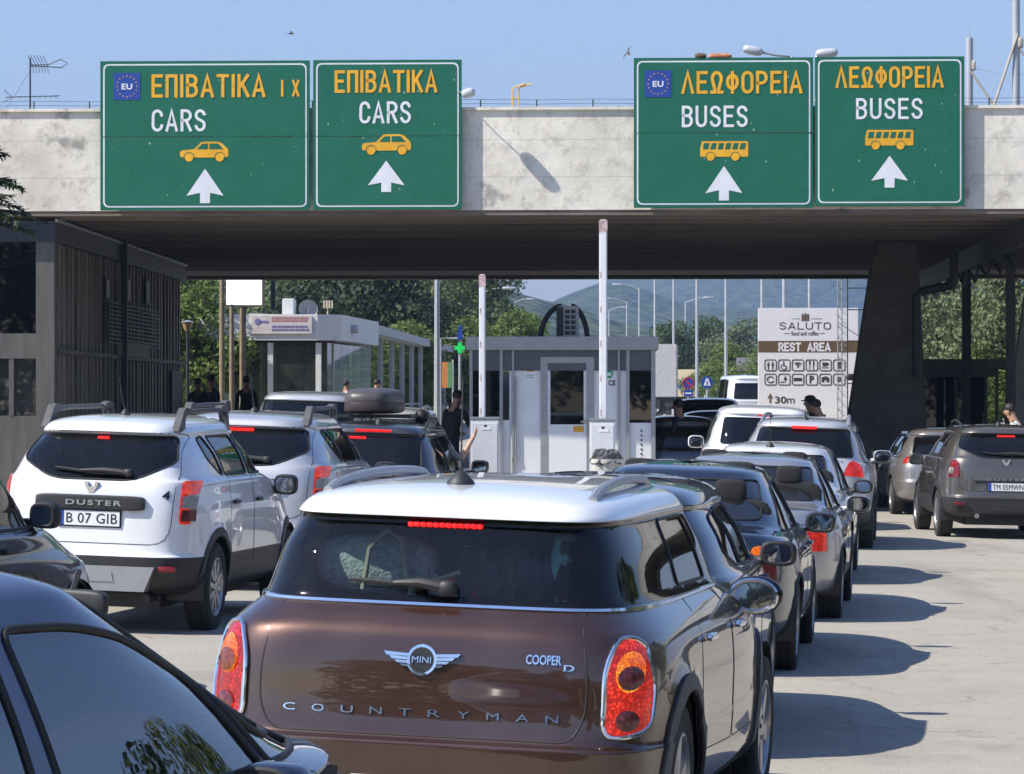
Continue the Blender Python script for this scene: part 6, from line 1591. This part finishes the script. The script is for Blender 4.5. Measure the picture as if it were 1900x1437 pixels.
m_pole = mat('pale_lamp_post', (.40, .42, .44), .5, .3, var=.08)
m_brpole = mat('weathered_brown_pole', (.24, .19, .12), .75, .1, var=.25, scale=3)
for px, top, d, r, l in ((412, 470, 90, .075, 'tall weathered brown post, tallest of the three before the kiosk'), (430, 568, 89.5, .068, 'shorter weathered brown post, middle of the three before the kiosk'), (449, 571, 89, .066, 'shorter weathered brown post nearest the kiosk banner')):
    t = thing('wooden_post', l, 'post', (XP(px, d), d, gz(d)), 0, 'brown posts before the kiosk'); h = ZP(top, d)-gz(d)
    mb = MB(); mb.cyl((0, 0, 0), (0, 0, h), r*1.1, 12, 0, r*.9); mb.build('shaft', m_brpole, t)
    mb = MB(); mb.lathe([(r*.95, h-.01), (r*.98, h+.02), (0, h+.04)], 12); mb.cyl((0, 0, .8), (0, 0, .86), r*1.25, 12); mb.build('cap', m_dsteel, t)
bl = thing('street_lamp', 'short street lamp with amber bell shaped shade beside the office corner', 'street lamp', (XP(348, 88), 88, gz(88)))
h = ZP(612, 88)-gz(88); mb = MB(); mb.tube([(0, 0, 0), (0, 0, .9), (0, 0, h-.35), (0, 0, h)], [.07, .045, .04, .03], 10); mb.build('post', m_dsteel, bl)
mb = MB(); mb.lathe([(.05, h-.05), (.09, h+.02), (.135, h+.15), (.15, h+.18), (.02, h+.19)], 18); mb.build('lamp_shade', mat('amber_shade', (.5, .34, .16), .4), bl)
mb = MB(); mb.lathe([(.165, h+.18), (.17, h+.20), (.05, h+.24), (0, h+.25)], 18); mb.build('cap', m_steel, bl)
def lamp_post(label, px, top, d, r, head=0, group='lamp posts along the road beyond'):
    t = thing('lamp_post', label, 'lamp post', (XP(px, d), d, gz(d)), 0, group); h = ZP(top, d)-gz(d)
    mb = MB(); mb.tube([(0, 0, 0), (0, 0, .4), (0, 0, .42), (0, 0, h)], [r*1.5, r*1.5, r, r*.65], 8); mb.build('post', m_pole, t)
    for s in ((1,), (-1,), (1, -1))[head]:
        mb = MB(); mb.tube([(0, 0, h-.1), (s*.9, 0, h+.25), (s*1.5, 0, h+.32)], [r*.5, r*.45, r*.4], 6); mb.sup((s*1.8, 0, h+.30), (.45, .16, .09), (.6, .6), (14, 8)); mb.build('lamp_head', m_pole, t)
lamp_post('thick pale lamp post standing between the roof box and the left barrier', 811, 380, 92, .09)
for i, (px, top, d, r, hd, l) in enumerate(((382+503, 545, 190, .09, 2, 'two armed lamp post just left of the left barrier arm'), (1163, 560, 330, .10, 1, 'shortest far lamp post right of the right barrier arm'), (1186, 535, 280, .10, 1, 'far lamp post with its head showing against the hill'), (1215, 440, 230, .10, 0, 'far lamp post above the right end of the booth roof'), (1250, 430, 215, .10, 0, 'far lamp post second right of the booth'), (1272, 560, 260, .10, 0, 'shorter far lamp post behind the first blue disc'), (1293, 425, 190, .10, 0, 'far lamp post between the two blue discs'), (1347, 415, 175, .10, 0, 'far lamp post at the right end of the cream trailer'), (1414, 400, 150, .095, 0, 'lamp post rising behind the left corner of the rest area board'), (1455, 390, 140, .11, 1, 'thickest lamp post behind the rest area board'), (1502, 400, 160, .095, 0, 'lamp post behind the right half of the rest area board'), (1130, 575, 400, .10, 0, 'faint far lamp post behind the right barrier arm'), (955, 560, 380, .10, 0, 'faint far lamp post beside the dark trees'))):
    lamp_post(l, px, top, d, r, hd)
gs = thing('pole_sign', 'pole sign with blue flag panel over a green cross, left of the booth', 'sign', (XP(853, 98), 98, gz(98))); q = F/98
mb = MB(); mb.cyl((0, 0, 0), (0, 0, ZP(604, 98)-gz(98)), .04, 8); mb.build('post', m_pole, gs)
zz = lambda py: ZP(py, 98)-gz(98)
mb = MB(); mb.prism([(-.10, zz(632)), (.10, zz(629)), (.06, zz(606)), (-.02, zz(603)), (-.06, zz(615))], -.06, -.02); mb.build('blue_panel', m_sblue, gs)
mb = MB(); c_ = zz(646); a = .06; e = .15; mb.prism([(-a, c_-e), (a, c_-e), (a, c_-a), (e, c_-a), (e, c_+a), (a, c_+a), (a, c_+e), (-a, c_+e), (-a, c_+a), (-e, c_+a), (-e, c_-a), (-a, c_-a)], -.08, -.03); mb.build('green_cross', mat('lit_green', (.01, .45, .08), .4, emit=(.02, .8, .15), estr=.2), gs)
ip = thing('info_board', 'upright orange and green board beside the thick pale lamp post', 'board', (XP(826, 96), 96, gz(96))); zz = lambda py: ZP(py, 96)-gz(96)
mb = MB(); mb.box((-.10, 0, zz(720)), (.08, .06, zz(672)), 0); mb.box((.08, 0, zz(720)), (.20, .06, zz(672)), 1); mb.build('panel', [mat('orange_print', (.55, .22, .06), .5), mat('green_print', (.12, .28, .12), .5)], ip)
mb = MB(); mb.tube([(-.13, .03, 0), (-.13, .03, zz(628)), (.35, .03, zz(628))], .03, 6); mb.tube([(.22, .03, 0), (.22, .03, zz(668))], .03, 6); mb.build('frame', m_pole, ip)
# discs
def disc_sign(label, px, py, d, kind):
    t = thing('road_sign', label, 'road sign', (XP(px, d), d, gz(d)), 0, 'blue disc signs beyond the booth'); h = ZP(py, d)-gz(d)
    mb = MB(); mb.cyl((0, .03, 0), (0, .03, h+.15), .035, 8); mb.build('post', m_pole, t)
    mb = MB(); mb.lathe([(0, -.02), (.19, -.02), (.19, .01), (0, .01)], 24, 0, Matrix.Translation((0, 0, h)), 'y')
    if kind: mb.prism([(-.11, h-.10), (.11, h-.10), (.03, h+.13), (-.03, h+.13)], -.028, -.021, 1); mb.prism([(-.02, h-.08), (.02, h-.08), (.02, h+.04), (-.02, h+.04)], -.032, -.0285, 0)
    else: mb.prism([(-.13, h+.10), (-.10, h+.13), (.13, h-.10), (.10, h-.13)], -.028, -.021, 2); mb.tube([(.165*math.cos(a), -.022, h+.165*math.sin(a)) for a in np.linspace(0, 6.28, 24)[:-1]], .018, 4, 2, None, True)
    mb.build('disc', [m_sblue, m_swhite, mat('sign_red', (.5, .02, .02), .5)], t)
    if not kind:
        mb = MB(); mb.box((-.14, -.01, h-.42), (.14, .02, h-.22), 0); mb.box((-.10, -.014, h-.34), (.10, -.0105, h-.30), 1); mb.build('plate', [m_sblue, m_swhite], t)
disc_sign('blue disc sign with slanting bar and small plate below it', 1277, 711, 105, 0)
disc_sign('blue disc sign with white symbol, right of the barred disc', 1312, 710, 106, 1)
# lorries
def trailer(label, name, px, py, d, L, h, yaw, m, text=None):
    t = thing(name, label, 'lorry', (XP(px, d), d, gz(d)), R(yaw)); b = MB(); b.box((0, 0, 1.15), (L, 2.5, 1.15+h), 0, None, .04); b.build('box_body', m, t)
    b = MB(); b.box((.1, .2, .85), (L-.1, 2.3, 1.15)); b.box((.4, -.02, .5), (L*.45, .04, 1.05)); b.build('chassis', m_blk, t)
    for i in range(3):
        for y in (.05, 2.2): 
            b = MB(); b.lathe([(.2, -.12), (.48, -.14), (.5, -.1), (.5, .1), (.48, .14), (.2, .12)], 20, 0, Matrix.Translation((L-1.2-i*1.3, y+.15, .5)), 'y'); b.build('wheel', m_tyre, t)
    if text: b = MB(); add_text(b, text, L*.22, L*.75, 1.15+h*.25, 1.15+h*.62, -.012, 0, .03, .006, 1.3); b.build('lettering', m_sblue, t)
    return t
trailer('cream curtain sided lorry trailer with faded blue letters, behind the blue discs', 'lorry_trailer', 1222, 0, 215, 4.4, 1.75, -8, mat('cream_tarpaulin', (.62, .52, .34), .6, var=.06), 'NOVA')
trailer('tall plain white lorry box right behind the booth corner', 'lorry_trailer', 1200, 0, 190, 1.7, 3.0, -4, mat('pale_lorry_box', (.42, .42, .42), .7))
trailer('grey container lorry beyond the white motorhome', 'lorry_trailer', 1366, 0, 200, 3.6, 2.35, -4, mat('grey_container', (.25, .25, .26), .6))
c = make('motorhome', 'white motorhome parked left of the rest area board', 'van', (XP(1392, 118), 118), -6, 'h', 4.9, .74, 2.0, p_pearl, (.34, .78, [1.0, 4.1], .22), [(LL, l_red)], REAR(1.15, 1.7, .56, .5), hatch_side(5.2, 1.1, 1.85), (), zbelt=1.1, wb=.76, wr=.64, yb=.06, yt=.16, roll=0, q=14, glass_s=[g_priv]*3, glass_r=g_priv, mirror=(4.1, 1.2, .76))

# ---------------------------------------------------------------- on top of the bridge
def bridge_top(label, name, cat, px, v=.3): 
    p = SW(U(px, v), v); return thing(name, label, cat, (p.x, p.y, ZT+.05), -SA), F/p.y
t, q = bridge_top('rooftop television aerial with pointed loop, left of the lane signs', 'tv_aerial', 'aerial', 56)
mb = MB(); h = 98/q; mb.cyl((0, 0, 0), (0, 0, h), .016, 6); 
z = h-.12
for s in ((.18, .1), (.38, .12), (.56, .0)): pass
mb.tube([(0, 0, z), (.30, 0, z), (.52, 0, z+.09), (.64, 0, z+.02), (.52, 0, z-.05), (.28, 0, z-.03), (0, 0, z-.02)], .009, 5)
for i in range(6): x = .02+.05*i; mb.tube([(x-.06, 0, z+.16), (x+.02, 0, z), (x-.02+.06, 0, z-.14)], .006, 4)
mb.build('mast', m_dsteel, t)
mb = MB(); z = 25/q; mb.tube([(-.42, 0, z), (.5, 0, z+.02)], .008, 5); mb.tube([(-.46, 0, z-.09), (-.3, 0, z), (-.44, 0, z+.12)], .007, 4)
for i in range(8): mb.tube([(-.2+.09*i, -.12, z), (-.2+.09*i, .12, z)], .005, 4)
mb.tube([(0, 0, h*.75), (-.5, .3, 0)], .003, 4); mb.build('boom', m_dsteel, t)
m_lampw = mat('lamp_housing', (.50, .52, .55), .45, .2, var=.05)
def head(label, px, py, w, tilt, d, arm, ra=.022):
    p = W(px, py, d); t = thing('floodlight', label, 'floodlight', p, -SA, 'lamps above the bridge signs'); L = w*d/F
    b = MB(); M = Matrix.Rotation(tilt, 4, 'Y'); b.sup((0, 0, 0), (L/2, .13, .075), (.7, .55), (20, 10), 0, M); b.sup((-L*.05, 0, -.03), (L*.36, .11, .05), (.8, .6), (16, 8), 1, M); b.build('lamp_head', [m_lampw, m_panel], t)
    b = MB(); b.tube([Vector(a)-p for a in arm], ra, 8); b.build('arm', m_steel, t)
head('lamp head poking out from behind the right edge of the second CARS sign', 869, 173, 26, -.25, 55.5, [W(866, 172, 55.5), W(850, 171, 55.75), W(842, 171, 56.2)], .009)
head('largest white lamp head, slanting above the BUSES sign with emblem', 1397, 94, 38, .22, 56.6, [W(1412, 97, 56.6), W(1440, 103, 56.6), W(1468, 106, 56.6), W(1468, 190, 56.3)])
head('flat white lamp head above the rightmost BUSES sign', 1534, 99, 42, -.06, 56.6, [W(1530, 100, 56.6), W(1515, 104, 56.6), W(1515, 190, 56.3)])
t, q = bridge_top('bent yellow handrail of an access ladder on top of the bridge', 'ladder_rail', 'handrail', 960); mb = MB(); h = 40/q
for dx_ in (-.08, .02): mb.tube([(dx_, 0, -.1), (dx_, 0, h-.05), (dx_+.04, -.02, h), (dx_+.22, -.05, h+.05)], .014, 6)
mb.tube([(-.08, 0, h*.5), (.02, 0, h*.5)], .012, 5); mb.build('rail', mat('yellow_paint', (.60, .38, .12), .5, var=.15), t)
for px, py, w, l, cl in ((1300, 105, 22, 'small dark bird nest lump on top of the BUSES sign with emblem', (.10, .06, .035)), (1336, 105, 44, 'orange brown tile fragment on top of the BUSES sign with emblem', (.42, .17, .08))):
    p = W(px, py, SW(U(px, -.1), -.1).y); t = thing('nest' if w < 30 else 'tile_fragment', l, 'nest' if w < 30 else 'tile', p, -SA); L = w*55.6/F/2
    b = MB(); b.sup((0, 0, 0), (L, .08, .045), (.9, .7), (18, 10)); b.v = [(x, y, z+.02*math.sin(x*60)*math.cos(y*70)) for x, y, z in b.v]; b.build('lump', mat('lump_%d' % px, cl, .95, var=.4, scale=20, bump=.8), t)
t, q = bridge_top('steel lattice tower legs with cross braces on the bridge at the right edge', 'steel_tower', 'tower', 1842, 4.0)
mb = MB(); x0, x1 = (1799-1842)/q, (1885-1842)/q
mb.cyl((x0, 0, -.2), (x0, 0, (202-40)/q), .065, 12); mb.cyl((x1, 0, -.2), (x1, 0, 2.6), .07, 12); mb.cyl((x0, 0, (202-40)/q), (x0, 0, (202-22)/q), .008, 5); mb.build('leg', m_pole, t)
mb = MB(); mb.tube([(x0+.02, -.05, .95), (x1-.1, -.05, -.1)], .022, 6); mb.tube([(x1+.02, -.08, 1.6), (x0+.28, -.08, -.1)], .026, 6); mb.tube([(x1, -.05, 1.4), (x1+.4, -.05, .9)], .02, 6); mb.sup((x1+.07, -.05, 1.45), (.05, .06, .10)); mb.sup((x0+.07, -.05, 1.05), (.035, .05, .09))
mb.tube([(x0+.05, 0, 1.0), (x0+.5, 0, .93), (x1+.4, 0, .88)], .005, 4); mb.build('brace', mat('pale_brace', (.42, .38, .33), .6), t)
def bird(label, px, py, d, span, yaw, roll, pitch=0):
    t = thing('bird', label, 'bird', W(px, py, d), yaw, 'birds over the bridge'); t.rotation_euler = (pitch, roll, yaw)
    b = MB(); s = span
    b.tube([(0, -.30*s, 0), (0, -.22*s, .0), (0, -.05*s, .0), (0, .12*s, .01*s), (0, .2*s, .02*s), (0, .27*s, .015*s)], [.01*s, .035*s, .075*s, .065*s, .05*s, .004*s], 8)
    b.add([(-.03*s, -.22*s, 0), (.03*s, -.22*s, 0), (.07*s, -.42*s, 0), (-.07*s, -.42*s, .0)], [(0, 1, 2, 3)])
    for k in (1, -1): b.add([(k*.04*s, .10*s, .03*s), (k*.22*s, .16*s, .12*s), (k*.5*s, .0, .05*s), (k*.24*s, -.04*s, .10*s), (k*.04*s, -.08*s, .03*s)], [(0, 1, 3, 4), (1, 2, 3)])
    o = b.build('body', mat('bird_plumage', (.06, .055, .05), .8, var=.3), t)
bird('small bird flying highest, above the widest green sign', 540, 63, 60, .20, -1.3, .5); bird('dark bird with raised wings flying left of the BUSES sign with emblem', 1166, 99, 58, .30, -.3, -1.0, .6); bird('tiny far bird in the sky between the two pairs of signs', 1075, 82, 90, .09, .8, .3)

# ---------------------------------------------------------------- people
m_skin = mat('skin', (.36, .20, .13), .55, var=.08); m_hair = mat('dark_hair', (.015, .011, .009), .6)
def cloth(n, c): return mat(n, c, .9, var=.15, scale=10, bump=.3, bscale=50)
def limb_hand(J, Rr, E, T, side, w, d, palm, hs=1.0, curl=.35):
    """palm, four unequal bent fingers and a thumb leaving the palm's side; d: pointing direction, palm: palm normal"""
    d = d.normalized(); palm = (palm-d*palm.dot(d)).normalized(); sd = d.cross(palm)*side
    J.append(w+d*.055*hs); Rr.append((.030, .018)); p = len(J)-1; E.append((side_w[side], p)); T.append('skin')
    for k, (o, l) in enumerate(((-.028, .068), (-.010, .078), (.010, .073), (.028, .058))):
        a = w+d*.095*hs+sd*o*hs; b_ = a+(d*math.cos(curl)+palm*math.sin(curl))*l*.5*hs; c_ = b_+(d*math.cos(curl*2.2)+palm*math.sin(curl*2.2))*l*.5*hs
        i = len(J); J.extend([a, b_, c_]); Rr.extend([(.0095, .0095), (.0085, .0085), (.007, .007)]); E.extend([(p, i), (i, i+1), (i+1, i+2)]); T.extend(['skin']*3)
    a = w+d*.03*hs-sd*.034*hs+palm*.01; b_ = a+(d*.7-sd*.7+palm*.3).normalized()*.038*hs; c_ = b_+(d-sd*.2+palm*.4).normalized()*.03*hs
    i = len(J); J.extend([a, b_, c_]); Rr.extend([(.012, .012), (.010, .010), (.008, .008)]); E.extend([(p, i), (i, i+1), (i+1, i+2)]); T.extend(['skin']*3)
side_w = {}
def person(label, loc, yaw, shirt, trousers, height=1.76, lean=0, arms=None, sleeves=True, sit=False, hair='short', cap=False, skin=None, turn=0, marks=None, legs=True):
    """arms: {side: (elbow, wrist)} in body space: x right, y forward, z up"""
    s = height/1.76; t = thing('person', label, 'person', loc, yaw)
    V_ = lambda *a: Vector(a)
    L = R(lean); up = lambda y, z: V_(0, y*math.cos(L)+(z-.95)*math.sin(L), .95+(z-.95)*math.cos(L)-y*math.sin(L))
    J = [V_(0, 0, .95), up(0, 1.13), up(.01, 1.32), up(-.01, 1.47), up(.01, 1.56), up(.025, 1.64), up(.015, 1.73)]
    Rr = [(.155, .115), (.145, .105), (.165, .115), (.062, .060), (.070, .085), (.078, .095), (.055, .065)]
    E = [(0, 1), (1, 2), (2, 3), (3, 4), (4, 5), (5, 6)]; T = ['shirt', 'shirt', 'skin', 'skin', 'skin', 'skin']
    arms = arms or {}
    for sd in (1, -1):
        sh = up(-.005, 1.41)+V_(sd*.185, 0, 0); el, wr = arms.get(sd, (None, None))
        el = V_(*el) if el else sh+V_(sd*.05, -.02, -.29); wr = V_(*wr) if wr else el+V_(sd*.0, .06, -.25)
        i = len(J); J += [sh, el, wr]; Rr += [(.058, .062), (.042, .045), (.028, .030)]; E += [(2, i), (i, i+1), (i+1, i+2)]; T += ['shirt', 'shirt', 'shirt' if sleeves else 'skin']
        side_w[sd] = i+2; limb_hand(J, Rr, E, T, sd, wr, wr-el, V_(-sd, .15, .1))
        if legs:
            hp = V_(sd*.095, 0, .88); kn = V_(sd*.11, .02, .49) if not sit else V_(sd*.14, .42, .95); an = V_(sd*.12, -.02, .09) if not sit else V_(sd*.14, .5, .5); toe = an+V_(sd*.02, .15, -.05)
            i = len(J); J += [hp, kn, an, toe]; Rr += [(.092, .098), (.062, .066), (.042, .048), (.042, .032)]; E += [(0, i), (i, i+1), (i+1, i+2), (i+2, i+3)]; T += ['trousers', 'trousers', 'trousers', 'shoe']
    # nose and chin so that the head has a profile
    f = V_(math.sin(turn), math.cos(turn), 0)
    hd = J[5]
    i = len(J); J += [hd+f*.108+V_(0, 0, -.015)]; Rr += [(.013, .016)]; E += [(5, i)]; T += ['skin']
    J += [J[4]+f*.065+V_(0, 0, -.0)]; Rr += [(.035, .030)]; E += [(4, i+1)]; T += ['skin']
    me = bpy.data.meshes.new('body'); me.from_pydata([tuple(v) for v in J], E, [])
    o = bpy.data.objects.new('body', me); COL.objects.link(o)
    md = o.modifiers.new('skin', 'SKIN'); md.use_smooth_shade = True; o.modifiers.new('sub', 'SUBSURF').levels = 1; o.modifiers['sub'].render_levels = 1
    for k, r in enumerate(Rr): me.skin_vertices[0].data[k].radius = r; me.skin_vertices[0].data[k].use_root = k == 0
    dg = bpy.context.evaluated_depsgraph_get(); nm = bpy.data.meshes.new_from_object(o.evaluated_get(dg)); bpy.data.objects.remove(o)
    mats = {'shirt': shirt, 'trousers': trousers, 'skin': skin or m_skin, 'shoe': m_rub}; ks = list(mats); nm.materials.clear()
    for k in ks: nm.materials.append(mats[k])
    A = np.array([J[a] for a, b_ in E]); B = np.array([J[b_] for a, b_ in E])
    for p in nm.polygons:
        c_ = np.array(p.center); ab = B-A; q = np.clip(((c_-A)*ab).sum(1)/np.maximum((ab*ab).sum(1), 1e-9), 0, 1); dd = np.linalg.norm(A+ab*q[:, None]-c_, axis=1); k = T[int(dd.argmin())]
        if k == 'shirt' and c_[2] < 1.0 and abs(c_[0]) < .2 and legs: k = 'trousers'
        p.material_index = ks.index(k); p.use_smooth = True
    nm.name = 'body'; ob = bpy.data.objects.new('body', nm); COL.objects.link(ob); ob.parent = t; ob.scale = (s, s, s)
    # hair, ears, eyes
    b = MB(); c_ = (hd+J[6])/2+V_(0, 0, .012)-f*.018
    b.sup(tuple(c_), (.086, .102, .092), (1, 1), (20, 12)); keep = [i for i, fc in enumerate(b.f) if np.mean([b.v[k][2] for k in fc])-c_.z > -.02-.09*(np.mean([(Vector(b.v[k])-c_).dot(f) for k in fc]) < .03)]
    b.f = [b.f[i] for i in keep]; b.m = [0]*len(keep); b.sm = [True]*len(keep)
    if hair == 'long': b.sup(tuple(c_-f*.05+V_(0, 0, -.12)), (.075, .05, .15), (.9, .9), (14, 8))
    if cap: b.sup(tuple(c_+V_(0, 0, .02)), (.092, .105, .075), (.9, .9), (18, 8)); b.sup(tuple(c_+f*.11+V_(0, 0, -.01)), (.07, .06, .012), (.6, .8), (14, 6))
    h = b.build('cap' if cap else 'hair', m_hair, ob)
    for sd in (1, -1):
        x = V_(math.cos(turn), -math.sin(turn), 0)*sd
        b = MB(); b.sup(tuple(hd+x*.080+V_(0, 0, -.01)), (.013, .022, .032), (.9, .9), (10, 6)); b.build('ear', skin or m_skin, ob)
        b = MB(); b.sup(tuple(hd+f*.088+x*.032+V_(0, 0, .012)), (.012, .010, .007), (1, 1), (8, 6)); b.build('eye', m_ink, ob)
    if marks:
        b = MB(); [b.sup(tuple(up(*m[1:])+V_(m[0], 0, 0)), (.03, .012, .02), (.7, .7), (8, 6)) for m in marks]; b.build('shoulder_badge', m_ink, ob)
    return t
blk = cloth('black_cloth', (.010, .010, .012)); nav = cloth('navy_cloth', (.012, .015, .030)); wht = cloth('white_shirt_cloth', (.62, .62, .66)); blu = cloth('blue_shirt_cloth', (.02, .07, .40)); drk = cloth('dark_trousers', (.02, .02, .024))
person('officer in black uniform leaning towards the booth window, left of the booth', (XP(835, 59), 59, .26), R(-38), blk, blk, 1.80, 16, {1: ((.20, .30, 1.12), (.10, .50, 1.22)), -1: ((-.25, .12, 1.08), (-.14, .34, 1.02))}, True)
person('officer in black standing beside the cars, right of the grey booth', (XP(1264, 59), 59, .12), R(62), nav, drk, 1.75, 4, {1: ((.23, .05, 1.12), (.12, .32, 1.10)), -1: ((-.26, .04, 1.1), (-.12, .30, 1.06))}, True)
person('person in dark cap and dark jacket, left of the pair before the rest area board', (XP(1511, 61), 61, .18), R(70), blk, blk, 1.76, 6, None, True, cap=True)
person('officer in white shirt bending left, right of the pair before the rest area board', (XP(1538, 59), 59, .16), R(62), wht, drk, 1.76, 20, {1: ((.22, .34, 1.12), (.12, .58, 1.10)), -1: ((-.22, .34, 1.12), (-.12, .58, 1.1))}, False, marks=((.17, -.03, 1.46), (-.17, -.03, 1.46)))
person('officer in white shirt bending left at the right edge of the photo', (XP(1899, 56), 56, .06), R(66), wht, drk, 1.78, 18, {1: ((.22, .34, 1.12), (.12, .58, 1.10))}, False, marks=((.17, -.03, 1.46), (-.17, -.03, 1.46)))
person('person in black standing leftmost of three dark figures by the office', (XP(367, 76), 76, .62), R(20), blk, drk, 1.74)
person('person in black, taller middle one of three dark figures by the office', (XP(392, 77), 77, .64), R(-35), blk, drk, 1.80)
person('person in black standing right of the brown posts before the kiosk glass', (XP(457, 78), 78, .64), R(10), blk, drk, 1.78)
person('person in white shirt walking by the kiosk beyond the roof box', (XP(642, 92), 92, .68), R(-60), wht, drk, 1.72, sleeves=False)
person('person in bright blue shirt by the kiosk beyond the roof box', (XP(690, 91), 91, .68), R(-70), blu, drk, 1.76, 12, None, True)
# the passenger who holds a hand out of the dark crossover
cr = CROSSOVER.root; M = cr.matrix_basis; p = Matrix.Translation(cr.location) @ cr.rotation_euler.to_matrix().to_4x4() @ Vector((.42, 1.95, .02))
person('passenger of the dark grey crossover holding a bare arm out of its window', p, -R(6), cloth('grey_shirt', (.2, .2, .2)), drk, 1.7, -8, {1: ((.47, .02, 1.16), (.60, .12, 1.42))}, False, True, skin=mat('painted_lit_skin', (.52, .30, .20), .5, var=.05), legs=False)  # paler copy of the skin: the arm's lit look put into its colour

# ---------------------------------------------------------------- air
hz = bpy.data.materials.new('haze'); hz.use_nodes = True; t = hz.node_tree; t.nodes.clear()
o = t.nodes.new('ShaderNodeOutputMaterial'); v = t.nodes.new('ShaderNodeVolumePrincipled'); v.inputs['Color'].default_value = (.46, .66, 1, 1); v.inputs['Density'].default_value = .00028; v.inputs['Anisotropy'].default_value = .3
t.links.new(v.outputs[0], o.inputs['Volume'])
mb = MB(); mb.box((-2900, -90, -3), (2900, 5000, 330)); tag(mb.build('haze', hz), kind='stuff')
